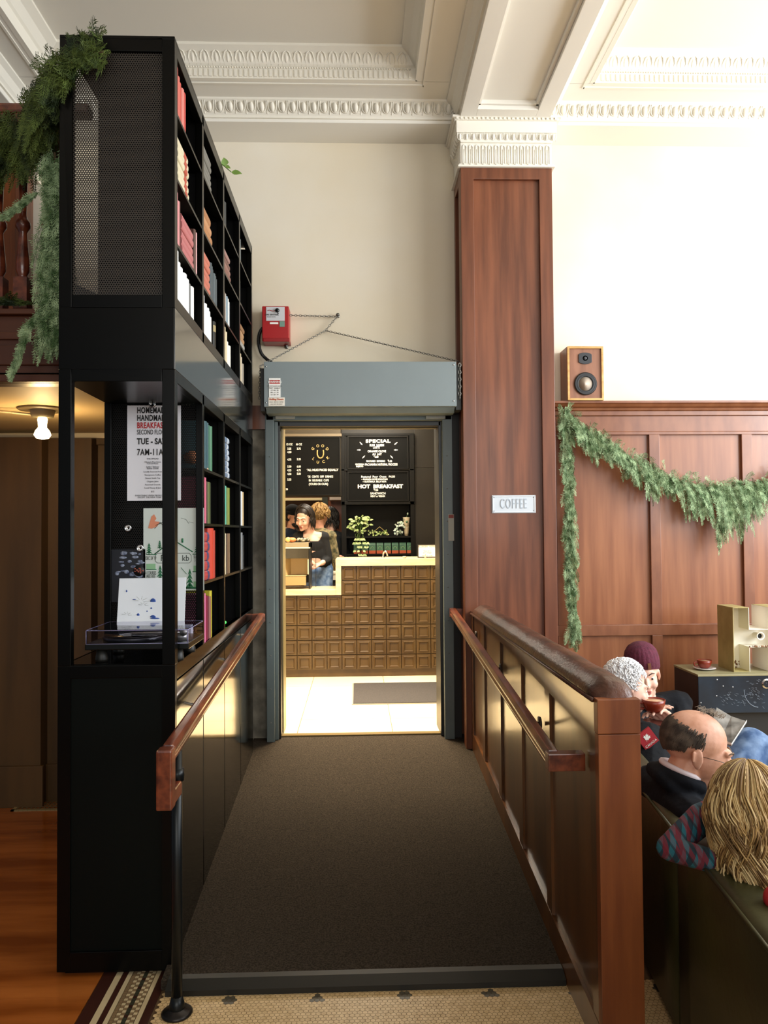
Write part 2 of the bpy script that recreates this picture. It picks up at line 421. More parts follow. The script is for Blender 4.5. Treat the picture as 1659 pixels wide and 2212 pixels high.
# ------------- panelled column with plaster capital
cy0 = 5.00; cx0, cx1 = 0.69, 1.292; ctop = 3.98
m = MB()
m.box(cx0+0.03, cx1-0.03, cy0+0.025, YW+0.01, 0.0, ctop)
col_core = struct(m.build('column', M['mahog']))
m = MB()
m.box(cx0, cx0+0.085, cy0, cy0+0.05, 0, ctop).box(cx1-0.085, cx1, cy0, cy0+0.05, 0, ctop).box(cx0+0.08, cx1-0.08, cy0, cy0+0.05, ctop-0.075, ctop)
m.box(cx0, cx0+0.05, cy0+0.05, cy0+0.11, 0, ctop).box(cx0, cx0+0.05, YW-0.06, YW, 0, ctop).box(cx0, cx0+0.05, cy0+0.11, YW-0.06, ctop-0.075, ctop)
m.box(cx1-0.05, cx1, cy0+0.05, cy0+0.11, 0, ctop).box(cx1-0.05, cx1, YW-0.06, YW, 0, ctop).box(cx1-0.05, cx1, cy0+0.11, YW-0.06, ctop-0.075, ctop)
o = m.build('column_frame', M['mahog_fr'], col_core, bevel=0.003)
m = MB()
def ring(e, z0, z1): m.box(cx0-e, cx1+e, cy0-e, YW, z0, z1)
ring(0.0, ctop, 4.29); ring(0.018, ctop, ctop+0.012); ring(0.010, ctop+0.012, ctop+0.022)
ring(0.028, 4.20, 4.285)
m2 = MB()
m.prism([(cx0, 4.14), (cx0-0.026, 4.205), (cx1+0.026, 4.205), (cx1, 4.14)], cy0-0.016, YW, 'y')
ring(0.042, 4.275, 4.29); ring(0.055, 4.288, 4.302)
cap_o = m.build('capital', M['plaster_white'], col_core, bevel=0.003)
for i in range(14):
    xx = cx0 + 0.027 + i*(cx1-cx0-0.054)/13
    for dx in (-0.012, 0.012): m2.tube([(xx+dx, cy0-0.001, ctop+0.026), (xx+dx, cy0-0.001, 4.115)], 0.0045, 5)
    m2.tube([(xx+0.012*math.cos(a*math.pi/5), cy0-0.001, 4.115+0.012*math.sin(a*math.pi/5)) for a in range(6)], 0.0045, 5)
    m2.tube([(xx, cy0+0.002, ctop+0.026), (xx, cy0+0.002, 4.10)], 0.006, 5)
    m2.box(xx-0.006, xx+0.006, cy0-0.018, cy0, ctop+0.010, ctop+0.02)
for i in range(15):
    egg(m2, (cx0-0.005 + i*(cx1-cx0+0.01)/14, cy0-0.020, 4.172), 0.042, 0.05, 0.014, (0, -0.9, -0.45))
for i in range(24): m2.box(cx0-0.03+i*0.028, cx0-0.016+i*0.028, cy0-0.050, cy0-0.04, 4.276, 4.289)
for i in range(6):
    egg(m2, (cx0-0.018, cy0+0.02+i*0.045, 4.172), 0.042, 0.05, 0.014, (-0.9, 0, -0.45))
    m2.tube([(cx0-0.001, cy0+0.03+i*0.045, ctop+0.026), (cx0-0.001, cy0+0.03+i*0.045, 4.115)], 0.006, 5)
m2.build('capital_ornament', M['plaster_white'], cap_o)

# ------------- wainscot right of the column
wz = 2.48
m = MB(); m.box(cx1, 6, YW-0.05, YW+0.01, 0, wz-0.03)
wc = struct(m.build('wall_wainscot', M['mahog_wall']))
m = MB(); yf = YW-0.075
def rail(z0, z1, y=yf): m.box(cx1, 6, y, YW-0.04, z0, z1)
rail(wz-0.20, wz-0.09, yf+0.004); rail(wz-0.09, wz-0.045, yf-0.01)
zt = 2.26; zl1 = at(1420, 1346, YW).z; zl0 = at(1420, 1369, YW).z
rail(zt, wz-0.20); rail(zl0, zl1); rail(0.0, 0.2)
pitch = 0.648; xs = at(1417, 1200, YW-0.07).x
for k in range(-1, 6):
    xc = xs + k*pitch
    if xc - 0.036 < cx1: continue
    m.box(xc-0.036, xc+0.036, yf, YW-0.04, 0.2, zl0).box(xc-0.036, xc+0.036, yf, YW-0.04, zl1, zt)
m.box(cx1, cx1+0.03, yf, YW-0.04, 0.2, zt)
m.build('stiles', M['mahog_wall_fr'], wc, bevel=0.003)
m = MB(); m.prism([(YW, wz-0.05), (YW, wz), (YW-0.16, wz), (YW-0.16, wz-0.014), (YW-0.145, wz-0.02), (YW-0.13, wz-0.035), (YW-0.105, wz-0.042), (YW-0.10, wz-0.055), (YW-0.085, wz-0.06), (YW-0.075, wz-0.075), (YW-0.04, wz-0.075)], cx1, 6, 'x')
struct(m.build('trim_9', M['mahog_wall_fr']))

# ------------- steel door frame and shutter housing
fr = struct(MB().box(-0.605, -0.552, 5.19, 5.27, 0.22, 2.425).box(-0.552, -0.53, 5.23, 5.36, 0.225, 2.35).box(0.575, 0.64, 5.19, 5.27, 0.22, 2.425)
            .box(-0.605, 0.64, 5.19, 5.27, 2.352, 2.425).build('door_1', M['frame_grey'], bevel=0.004))
MB().box(0.642, 0.692, 5.22, 5.36, 0.21, 2.42).build('painted_shadow_strip', cm('#120d0a', 0.6), fr)  # near-black strip stands in for the shadow between frame and column
MB().box(-0.545, -0.517, 5.25, 5.55, 0.23, 2.35).box(0.555, 0.577, 5.25, 5.55, 0.23, 2.35).box(-0.53, 0.57, 5.25, 5.31, 2.322, 2.354).build('black_guide', cm('#0b0b0a', 0.4), fr, bevel=0.002)
MB().box(-0.517, -0.510, 5.36, 5.55, 0.24, 2.34).box(-0.517, 0.555, 5.36, 5.40, 2.318, 2.335).build('brass_edge', cm('#8a7a50', 0.35), fr)
m = MB()
for px in (723, 832): m.ell(at(px, 897, 5.185), (0.009, 0.006, 0.009))
m.build('bolt', M['wire'], fr)
for a, b in ((595, 637), (920, 962)):
    p, r_ = at(a, 899, 5.18), at(b, 903, 5.18)
    MB().box(p.x, r_.x, 5.172, 5.19, r_.z-0.006, p.z+0.004).build('latch_plate', cm('#8d8c80', 0.4), fr, bevel=0.002)
m = MB()
for k in range(9):
    m.ell((-0.578, 5.19, 0.35+k*0.22), 0.004, None, 8, 6); m.ell((0.605, 5.19, 0.35+k*0.22), 0.004, None, 8, 6)
m.build('rivet', M['wire'], fr)
sh = thing('shutter_housing', (0, 5.1, 2.41), 'long grey steel roll-up shutter housing above the doorway', 'shutter housing')
z1, z0 = at(780, 781, 5.0).z, at(780, 878, 5.0).z
xa, xb = at(570, 830, 5.0).x, at(986, 830, 5.0).x
m = MB(); m.box(xa, xb, 5.0, 5.30, z0, z1); m.build('cover', M['steel_grey'], sh, bevel=0.003)
m = MB(); m.prism([(5.02, z0-0.001), (5.06, z0-0.035), (5.30, z0-0.035), (5.30, z0-0.001)], xa+0.01, xb-0.01, 'x'); m.build('lower_lip', M['frame_grey'], sh)
MB().box(xb-0.002, xb+0.035, 5.03, 5.26, z0-0.02, z1-0.015).build('end_bracket', cm('#2b2e2d', 0.5), sh, bevel=0.003)
MB().box(xa-0.03, xa+0.002, 5.06, 5.26, z0-0.02, z1-0.03).build('end_bracket', cm('#2b2e2d', 0.5), sh, bevel=0.003)
for px, py in ((575, 792), (575, 870), (980, 788), (980, 866)): MB().ell(at(px, py, 4.999), (0.005, 0.003, 0.005), None, 8, 6).build('screw', M['chrome'], sh)
p, q_ = at(581, 817, 4.998), at(606, 858, 4.998)
st = thing('warning_sticker', (p.x, 4.998, q_.z), 'white sticker with a red heading on the grey shutter housing', 'sticker')
MB().box(p.x, q_.x, 4.997, 5.0, q_.z, p.z).build('paper', M['white'], st)
p2, q2 = at(582, 821, 4.996), at(605, 829, 4.996); MB().box(p2.x, q2.x, 4.9962, 4.997, q2.z, p2.z).build('red_band', cm('#b5302c'), st)
m = MB()
text_into(m, 'WARNING', at(593.5, 825, 4.9955), 0.018, bold=0.0004); m.build('heading', M['white'], st)
m = MB()
for i, t in enumerate(['DO NOT BLOCK DOOR', 'TEST  YEARLY', '12  04  18', '06  11  19', '12  03  19']):
    text_into(m, t, at(593.5, 834+i*4.6, 4.9955), 0.0085 if i == 0 else 0.012)
m.build('printing', cm('#3a3a3a'), st)
p, q_ = at(580, 858.5, 4.998), at(615, 877, 4.998)
st = thing('maker_sticker', (p.x, 4.998, q_.z), 'cream sticker with orange lettering at the lower left of the shutter housing', 'sticker')
MB().box(p.x, q_.x, 4.997, 5.0, q_.z, p.z).build('paper', cm('#e6e0d2'), st)
m = MB(); text_into(m, 'Rolling Doors', at(597.5, 862.5, 4.9955), 0.016, bold=0.0005); m.build('heading', cm('#c0582a'), st)
m = MB(); text_into(m, 'SALES - SERVICE - REPAIR', at(597.5, 868.5, 4.9955), 0.008); text_into(m, 'CALL DAY OR NIGHT', at(597.5, 873, 4.9955), 0.008); m.build('printing', cm('#555555'), st)
# sticker on right jamb
p, q_ = at(968, 1111, 5.188), at(981, 1168, 5.188)
st = thing('jamb_sticker', (p.x, 5.188, q_.z), 'narrow pale instruction sticker on the right door jamb', 'sticker')
MB().box(p.x, q_.x, 5.187, 5.19, q_.z, p.z).build('paper', cm('#a8a598'), st)
p, q_ = at(969, 1112, 5.186), at(980, 1119, 5.186); MB().box(p.x, q_.x, 5.186, 5.187, q_.z, p.z).build('heading_band', cm('#8a3a2c'), st)

# ------------- fire door release: red box, chains, conduit
A, B = at(566, 661, YW-0.13), at(624, 737, YW-0.13)
rb = thing('fire_door_release_box', ((A.x+B.x)/2, YW, B.z), 'red metal fire door release box on the cream wall', 'control box')
MB().box(A.x, B.x, YW-0.13, YW, B.z, A.z).build('case', cm('#a31217', 0.35), rb, bevel=0.006)
MB().box(A.x+0.006, B.x+0.004, YW-0.134, YW-0.0, B.z-0.004, B.z+0.022).build('lower_lid', cm('#8e0f14', 0.35), rb, bevel=0.004)
a, b = at(575, 663, YW-0.132), at(615, 693, YW-0.132)
MB().box(a.x, b.x, YW-0.133, YW-0.13, b.z, a.z).build('label_plate', cm('#c9c9cc', 0.4), rb)
a, b = at(583, 696, YW-0.132), at(601, 700, YW-0.132); MB().box(a.x, b.x, YW-0.1325, YW-0.13, b.z, a.z).build('small_label', M['white'], rb)
a, b = at(604, 694, YW-0.132), at(615, 706, YW-0.132); MB().box(a.x, b.x, YW-0.1325, YW-0.13, b.z, a.z).build('green_label', cm('#6f8f80'), rb)
m = MB(); text_into(m, 'FIRE SENTINEL', at(588, 680, YW-0.1335), 0.014, bold=0.0003); text_into(m, 'RELEASE DEVICE', at(586, 684.5, YW-0.1335), 0.008); m.build('printing', cm('#333333'), rb)
m = MB(); m.lathe(at(599, 670.5, YW-0.135), [(0.012, -0.012), (0.015, 0.0)], 12, 'y'); m.tube([at(599, 670, YW-0.15), at(601, 678, YW-0.15)], 0.004); m.build('knob', cm('#0a0a0a', 0.3), rb)
m = MB(); m.tube([at(578+i*3.2, 671-1.2*math.sin(i*1.3), YW-0.134) for i in range(6)], 0.002, 5); m.build('red_wire', cm('#b5302c'), rb)
def cable(name, pts, r, label, mt='wire', extra=None):
    o = MB().tube(pts, r, 6).build(name, M[mt]); return tag(o, label, 'cable')
yc = YW-0.03
ptop = at(728, 684, yc); pmid = at(703, 714, yc); pl = at(563, 790, 5.2); pr = at(992, 781, 5.1)
def chainmesh(a, b, link=0.022, r=0.0022):
    m = MB(); a = Vector(a); b = Vector(b); n = max(2, int((b-a).length/(link*0.72))); d = (b-a).normalized()
    for i in range(n):
        c = a + (b-a)*((i+0.5)/n); side = Vector((0, 1, 0)) if i % 2 else d.cross(Vector((0, 1, 0))).normalized()
        pts = [c + d*math.cos(t)*link*0.5 + side*math.sin(t)*link*0.27 for t in [k*math.pi/4 for k in range(9)]]
        m.tube(pts, r, 4)
    return m
tag(chainmesh(at(626, 681, yc-0.06), ptop).build('release_chain', M['wire']), 'steel chain running sideways from the red box to a wall hook', 'chain')
tag(chainmesh(ptop, pmid).build('release_chain', M['wire']), 'short chain between the wall hook and the two sloping chains', 'chain')
tag(chainmesh(pmid, pl).build('release_chain', M['wire']), 'steel chain sloping down left to the shutter housing', 'chain')
tag(chainmesh(pmid, pr).build('release_chain', M['wire']), 'steel chain sloping down right to the shutter housing', 'chain')
tag(chainmesh(at(562, 790, 5.13), at(560, 862, 5.13)).build('release_chain', M['wire']), 'chain hanging down at the left end of the shutter housing', 'chain')
tag(chainmesh(at(993, 785, 5.0), at(993, 862, 5.0), 0.03, 0.003).build('release_chain', M['wire']), 'heavy chain hanging down at the right end of the shutter housing', 'chain')
for px, py, lb in ((730, 683, 'small steel pulley hook at the right bend of the chain'), (619, 750, 'small steel wall hook guiding the left sloping chain')):
    p = at(px, py, YW); m = MB(); m.lathe(p, [(0.012, -0.006), (0.014, 0.0)], 12, 'y').tube([p, p+Vector((0, -0.04, 0))], 0.005).lathe(p+Vector((0, -0.035, 0)), [(0.012, -0.004), (0.008, 0.0), (0.012, 0.004)], 12, 'y')
    tag(m.build('wall_hook', M['wire']), lb, 'hook')
m = MB(); pts = [at(567, 708, YW-0.03), at(560, 722, YW-0.03), at(559, 742, YW-0.03), at(564, 762, YW-0.03), at(575, 775, YW-0.03), at(590, 786, YW-0.06)]
import itertools
def spline(pts, n=8):
    pts = [Vector(p) for p in pts]; out = []
    for i in range(len(pts)-1):
        p0, p1, p2, p3 = pts[max(i-1, 0)], pts[i], pts[i+1], pts[min(i+2, len(pts)-1)]
        for k in range(n):
            t = k/n
            out.append(0.5*((2*p1) + (p2-p0)*t + (2*p0-5*p1+4*p2-p3)*t*t + (3*p1-p0-3*p2+p3)*t**3))
    return out + [pts[-1]]
sp = spline(pts, 12); m.tube(sp, [0.010 if i % 2 else 0.0125 for i in range(len(sp))], 8)
tag(m.build('flexible_conduit', cm('#1c1d1c', 0.4)), 'black ribbed conduit curving from the red box down to the shutter', 'conduit')

# ------------- sign on the column
A, B = at(1062, 1070, cy0), at(1157, 1108, cy0); yp = cy0+0.025
A, B = at(1062, 1070, yp), at(1157, 1108, yp)
sg = thing('coffee_sign', ((A.x+B.x)/2, yp, B.z), 'small white embossed COFFEE sign on the panelled column', 'sign')
MB().box(A.x, B.x, yp-0.006, yp, B.z, A.z).build('plate', cm('#ccd3da', 0.3), sg, bevel=0.003)
m = MB(); e = 0.006
m.box(A.x+e, B.x-e, yp-0.009, yp-0.006, A.z-e-0.003, A.z-e).box(A.x+e, B.x-e, yp-0.009, yp-0.006, B.z+e, B.z+e+0.003).box(A.x+e, A.x+e+0.003, yp-0.009, yp-0.006, B.z+e, A.z-e).box(B.x-e-0.003, B.x-e, yp-0.009, yp-0.006, B.z+e, A.z-e)
m.build('raised_rim', cm('#dfe5ea', 0.3), sg)
m = MB(); text_into(m, 'COFFEE', ((A.x+B.x)/2-0.002, yp-0.0075, (A.z+B.z)/2), 0.092, squeeze=0.50, depth=0.004, spacing=1.15, bold=-0.0004)
m.build('lettering', cm('#aeb8c2', 0.3), sg)
for xx in (A.x+0.014, B.x-0.014):
    for zz in (A.z-0.014, B.z+0.014): MB().ell((xx, yp-0.007, zz), (0.003, 0.002, 0.003), None, 8, 6).build('screw', cm('#555555', 0.3), sg)

# ------------- half wall beside the ramp
hx0, hx1, hy0, hy1 = 0.726, 0.845, 2.35, 5.02
hw = thing('ramp_half_wall', (0.78, 2.35, 0), 'varnished panelled half wall with a padded top along the right of the ramp', 'half wall')
m = MB(); m.box(hx0+0.012, hx1-0.005, hy0+0.02, hy1, 0, 1.07); m.build('panel', M['ramp_wood'], hw)
m = MB()
# stepped frame on the ramp side: tapering top board, stiles, skirting that follows the ramp
def zt_(y): return 0.955 + (y-2.35)*0.05
def zr(y): return max(0.0, 0.03 + (y-2.80)*0.081) + 0.11
def zr2(y): return 0.02 + (y-2.35)*0.085 + 0.075
m.prism([(hy0+0.02, zt_(hy0)), (hy0+0.02, 1.07), (hy1, 1.07), (hy1, zt_(hy1))], hx0, hx0+0.014, 'x')
m.build('top_board', M['ramp_wood'], hw)
m = MB(); m.prism([(hy0+0.02, 0.0), (hy0+0.02, zr2(hy0)), (hy1, zr2(hy1)), (hy1, 0.0)], hx0, hx0+0.014, 'x'); m.build('skirting', M['ramp_wood'], hw)
for yy in (2.37, 2.96, 3.47, 3.98, 4.49, 4.93):
    a, b = yy-0.0, yy+0.075
    MB().prism([(a, zr2(a)), (a, zt_(a)), (b, zt_(b)), (b, zr2(b))], hx0+0.001, hx0+0.014, 'x').build('stile', M['ramp_wood'], hw)
m = MB(); m.box(hx1-0.004, hx1+0.004, hy0+0.02, hy1, 0, 1.08); m.build('outer_face', M['mahog'], hw)
nw = MB().box(hx0-0.004, hx1+0.006, hy0-0.012, hy0+0.025, 0, 0.985).build('newel_face', M['newel'], hw, bevel=0.002)
MB().box(hx0-0.006, hx1+0.006, hy0-0.014, hy0+0.025, 0.987, 1.09).build('newel_cap', M['newel'], hw, bevel=0.002)
m = MB()
n = 60; prof = []
vs = []; K = 14
for i in range(n+1):
    y = hy0+0.005 + (hy1-0.10-hy0)*i/n
    e = min(1, (min(i, n-i)+0.25)/2.0); e = math.sin(e*math.pi/2)
    for k in range(K):
        a = math.pi*k/(K-1)
        w = 0.072*(0.6+0.4*e) + 0.002*noise.noise(Vector((y*9, k*0.5, 0))); h = 0.068*e + 0.004*noise.noise(Vector((y*6, 3+k*0.4, 1)))
        zz = 1.075 + max(0, math.sin(a))**0.75*h
        # an upholstery seam on the ramp side
        if 9 <= k <= 10: zz -= 0.004
        vs.append((0.786 + math.cos(a)*w, y, zz))
fs = [(i*K+k, i*K+k+1, (i+1)*K+k+1, (i+1)*K+k) for i in range(n) for k in range(K-1)] + [tuple(range(K)), tuple(range(n*K, n*K+K))] + [(i*K+K-1, i*K, (i+1)*K, (i+1)*K+K-1) for i in range(n)]
m.add(vs, fs, True); m.build('padded_top', M['leather'], hw)
m = MB(); m.tube([(0.716, hy0+0.02, 1.082), (0.714, 3.0, 1.083), (0.714, hy1-0.12, 1.083)], 0.007, 6); m.build('piping', M['leather'], hw)

# ------------- hand rails
def railsweep(mb, pts, w=0.024, h=0.030):       # moulded rail section
    pts = [Vector(p) for p in pts]; sec = [(-w*0.7, -h), (w*0.7, -h), (w, -h*0.35), (w*0.8, h*0.1), (w, h*0.5), (w*0.6, h), (-w*0.6, h), (-w, h*0.5), (-w*0.8, h*0.1), (-w, -h*0.35)]
    vs = []; n = len(sec)
    for i, p in enumerate(pts):
        t = (pts[min(i+1, len(pts)-1)] - pts[max(i-1, 0)]).normalized()
        s_ = t.cross(Vector((0, 0, 1)))
        s_ = s_.normalized() if s_.length > 0.15 else Vector((1, 0, 0))
        u = s_.cross(t).normalized()
        for a, b in sec: vs.append(p + s_*a + u*b)
    fs = [(i*n+k, i*n+(k+1) % n, (i+1)*n+(k+1) % n, (i+1)*n+k) for i in range(len(pts)-1) for k in range(n)] + [tuple(range(n)), tuple(range((len(pts)-1)*n, len(pts)*n))]
    mb.add(vs, fs)
rr_ = thing('right_handrail', (0.66, 2.5, 0.85), 'dark red wooden handrail on brackets along the panelled half wall', 'handrail')
rr_.name = 'handrail'; ORG[rr_.name] = Vector((0.66, 2.5, 0.85))
m = MB(); a_, b_ = Vector((0.632, 2.53, 0.858)), Vector((0.632, 5.15, 1.068))
railsweep(m, [a_, b_]); m.box(0.608, hx0+0.002, 2.495, 2.542, a_.z-0.03, a_.z+0.026); m.box(0.608, 0.70, 5.12, 5.165, b_.z-0.03, b_.z+0.026)
m.build('rail', M['rail_wood'], rr_, bevel=0.003)
for yb in (3.1, 3.95, 4.75):
    z = 0.858 + (yb-2.53)*0.0802
    m = MB(); m.tube([(0.632, yb, z-0.026), (0.64, yb, z-0.055), (0.70, yb, z-0.07), (0.728, yb, z-0.07)], 0.008).lathe((0.722, yb, z-0.07), [(0.028, -0.004), (0.026, 0.004)], 14, 'x')
    m.build('bracket', cm('#2b1c12', 0.4), rr_)
lr = thing('left_handrail', (-0.6, 2.6, 0), 'worn reddish wooden handrail with a looped end on the bookcase side', 'handrail')
lr.name = 'handrail'
lr = bpy.data.objects[lr.name]; ORG[lr.name] = Vector((-0.6, 2.6, 0))
m = MB()
a_, b_ = atX(365, 1636, -0.615), atX(566, 1336, -0.615)
a_ = Vector((-0.615, 2.55, at(372, 1628, 2.55).z)); b_ = Vector((-0.615, 5.0, 1.063))
LZ = a_.z
railsweep(m, [a_, a_*0.5+b_*0.5, b_]); m.box(-0.70, -0.592, 4.975, 5.02, b_.z-0.028, b_.z+0.024)
m.box(-0.640, -0.590, 2.495, 2.552, LZ-0.165, LZ+0.024)
m.box(-0.636, -0.594, 2.54, 2.66, LZ-0.165, LZ-0.115)
m.build('rail', M['rail_wood'], lr, bevel=0.006)
for yb in (3.3, 4.1, 4.75):
    z = LZ + (yb-2.55)*(b_.z-LZ)/(5.0-2.55)
    m = MB(); m.tube([(-0.615, yb, z-0.026), (-0.62, yb, z-0.05), (-0.66, yb, z-0.06), (-0.676, yb, z-0.06)], 0.007).lathe((-0.672, yb, z-0.06), [(0.022, -0.003), (0.020, 0.003)], 14, 'x')
    m.build('bracket', M['chrome'], lr)
m = MB(); m.tube([(-0.612, 2.66, 0.0), (-0.612, 2.66, LZ-0.02)], 0.018, 14)
m.lathe((-0.612, 2.66, LZ-0.10), [(0.024, -0.02), (0.026, 0), (0.024, 0.02)], 14).lathe((-0.612, 2.66, 0.06), [(0.018, 0), (0.026, -0.03), (0.026, -0.05), (0.02, -0.058)], 14)
m.build('post', mat('black_iron_pipe', '#16191a', 0.35, metal=0.5), lr)
m = MB(); m.lathe((-0.612, 2.66, 0), [(0.05, 0.0), (0.052, 0.006), (0.045, 0.012), (0.024, 0.02), (0.02, 0.03)], 24); m.build('base_flange', mat('worn_iron', '#2c2826', 0.35, metal=0.7), lr)
# ------------------------------------------------------------------ the tall black bookcase beside the ramp
UX0, UX1, UY0, UB = -1.096, -0.671, 2.89, 0.535
UY1 = UY0 + 4*UB
bc = thing('bookcase', (-0.88, 2.9, 0), 'tall glossy black bookcase with perforated end panel along the left of the ramp', 'bookcase')
T = 0.047
Z_b, Z_d0, Z_d1, Z_m0, Z_m1, Z_u0, Z_u1, Z_top = 0.02, 1.12, 2.165, 2.21, 2.44, 2.487, 3.405, 3.452
# base: front end panel, ramp side panels
m = MB(); m.box(UX0, UX0+T, UY0, UY0+0.03, Z_b, 1.12).box(UX1-T, UX1, UY0, UY0+0.03, Z_b, 1.12).box(UX0+T, UX1-T, UY0, UY0+0.03, Z_b, Z_b+0.07).box(UX0+T, UX1-T, UY0, UY0+0.03, 1.075, 1.12)
m.build('end_frame', M['black'], bc, bevel=0.002)
MB().box(UX0+T-0.005, UX1-T+0.005, UY0+0.008, UY0+0.03, Z_b+0.06, 1.08).build('end_panel', mat('bottle_green_black_panel', '#040806', 0.45, spec=0.12), bc)
MB().box(UX0, UX0+0.012, UY0+0.03, UY1, Z_b, 1.12).build('left_side_panel', M['black'], bc)
for k in range(4):
    ya, yb = UY0 + k*UB + (0.03 if k == 0 else 0.006), UY0+(k+1)*UB-0.006
    MB().box(UX1-0.02, UX1-0.002, ya, yb, 0.0, 1.055).build('side_panel', M['blackgloss'], bc, bevel=0.002)
m = MB(); m.box(UX1-0.03, UX1, UY0+0.03, UY1, 1.062, 1.12); m.build('side_rail', M['blackgloss'], bc, bevel=0.002)
m = MB(); m.box(UX0+0.02, UX1-0.025, UY0+0.03, UY1-0.01, 0.0, 1.05); m.build('plinth_core', M['black_dark'], bc)
# middle band
MB().box(UX0, UX1-0.003, UY0, UY0+0.02, Z_m0, Z_m1).build('end_band', M['black'], bc, bevel=0.002)
MB().box(UX1-0.02, UX1, UY0+0.004, UY1, Z_m0, Z_m1).build('side_band', mat('glossy_black_band', '#16181a', 0.10, bump=0.03, bscale=2, coat=0.6), bc, bevel=0.002)
MB().box(UX0, UX0+0.015, UY0+0.02, UY1, Z_m0, Z_m1).build('left_band', M['black'], bc)
# posts and rails
def frame(z0, z1, zr0, zr1):
    mm = MB()
    mm.box(UX0, UX0+T, UY0, UY0+0.035, z0, z1).box(UX1-T, UX1, UY0, UY0+0.035, z0, z1)
    mm.box(UX0+T, UX1-T, UY0, UY0+0.03, zr1, z1)
    if zr0 > z0: mm.box(UX0+T, UX1-T, UY0, UY0+0.03, z0, zr0)
    return mm
frame(Z_d0, Z_m0, Z_d0, Z_d1).build('end_frame', M['black'], bc, bevel=0.002)
frame(Z_m1, Z_top, Z_u0, Z_u1).build('end_frame', M['black'], bc, bevel=0.002)
for (za, zb) in ((Z_d0, Z_m0), (Z_m1, Z_top)):
    mm = MB()
    for k in range(1, 5):
        y = UY0+k*UB
        w = 0.018 if k < 4 else 0.03
        mm.box(UX1-0.03, UX1, y-w, y+(w if k < 4 else 0), za, zb)
    mm.box(UX1-0.03, UX1, UY0+0.03, UY0+0.045, za, zb)
    mm.box(UX1-0.03, UX1, UY0+0.04, UY1, zb-0.045, zb)
    if za > 2: mm.box(UX1-0.03, UX1, UY0+0.04, UY1, za, Z_u0)
    mm.build('side_frame', M['black'], bc, bevel=0.002)
    mm = MB()
    for k in range(1, 5): mm.box(UX0, UX0+0.03, UY0+k*UB-0.015, UY0+k*UB+0.015, za, zb)
    mm.build('left_post', M['black'], bc, bevel=0.002)
# thin bright edges where light catches the corners of the posts are bevels; dividers and shelves
LEV_L = [1.12, 1.39, 1.646, 1.89]; LEV_U = [2.487, 2.70, 2.95, 3.20]
XB = -0.965
for k in range(1, 5):
    y = UY0+k*UB
    if k > 1: MB().box(UX0+0.02, UX1-0.025, y-0.008, y+0.008, 1.12, 2.20).build('divider', M['black_dark'], bc)
    MB().box(XB, UX1-0.025, y-0.008, y+0.008, 2.45, 3.44).build('divider', M['black_dark'], bc)
MB().box(XB, UX1-0.03, UY0+0.036, UY0+0.042, 2.45, 3.44).build('divider', M['black_dark'], bc)  # board added to make the inside dark behind the perforated sheet
MB().box(XB-0.008, XB, UY0+0.10, UY1-0.01, 2.45, 3.44).build('back_panel', M['black_dark'], bc)
MB().box(UX0+0.012, UX0+0.02, UY0+UB+0.02, UY1-0.01, 1.12, 2.2).build('back_panel', M['black_dark'], bc)
for k in range(4):
    ya, yb = UY0+k*UB+(0.035 if k == 0 else 0.009), UY0+(k+1)*UB-0.009
    for z in LEV_U[1:]: MB().box(XB, UX1-0.002, ya, yb, z-0.012, z).build('shelf', M['black'], bc)
    if k > 0:
        for z in LEV_L[1:]: MB().box(UX0+0.02, UX1-0.002, ya, yb, z-0.012, z).build('shelf', M['black'], bc)
MB().box(UX0+0.01, UX1-0.005, UY0+0.02, UY1, 2.455, 2.487).build('shelf', M['black'], bc)
MB().box(UX0+0.01, UX1-0.005, UY0+0.02, UY1, 2.17, 2.205).build('shelf', M['black'], bc)
MB().box(UX0+0.004, UX1-0.004, UY0+0.015, UY1, 1.10, 1.12).build('display_shelf', mat('glossy_black_shelf', '#0a0a09', 0.07), bc)
MB().box(UX0, UX1, UY0, UY1, Z_top, Z_top+0.012).build('top_board', M['black'], bc, bevel=0.002)
# perforated sheets as real holes
def perforated(xa, xb, za, zb, y, parent, pitch=0.0091, hole=0.33):
    mm = MB(); vs = []; fs = []
    ro = pitch/math.sqrt(3); ri = pitch*hole
    rows = int((zb-za)/(pitch*0.866)); cols = int((xb-xa)/pitch)
    dirs = [(math.cos(math.pi/6+k*math.pi/3), math.sin(math.pi/6+k*math.pi/3)) for k in range(6)]
    for j in range(rows):
        for i in range(cols):
            cx = xa+pitch*(i+0.5+(0.5 if j % 2 else 0)); cz = za+pitch*0.866*(j+0.6); k0 = len(vs)
            for dx, dz in dirs: vs.append((cx+dx*ro, y, cz+dz*ro))
            for dx, dz in dirs: vs.append((cx+dx*ri, y, cz+dz*ri))
            for dx, dz in dirs: vs.append((cx+dx*ri, y+0.0015, cz+dz*ri))
            for k in range(6):
                k2 = (k+1) % 6; fs.append((k0+k, k0+k2, k0+6+k2, k0+6+k)); fs.append((k0+6+k, k0+6+k2, k0+12+k2, k0+12+k))
    mm.add(vs, fs); return mm.build('perforated_panel', M['perf'], parent)
perforated(UX0+T-0.004, UX1-T+0.002, Z_u0-0.002, Z_u1+0.004, UY0+0.012, bc)
perforated(UX0+0.025, UX1-0.02, 1.12, 2.17, UY0+UB, bc).data.materials[0] = mat('perforated_inner_steel', '#0b0907', 0.5, spec=0.2)

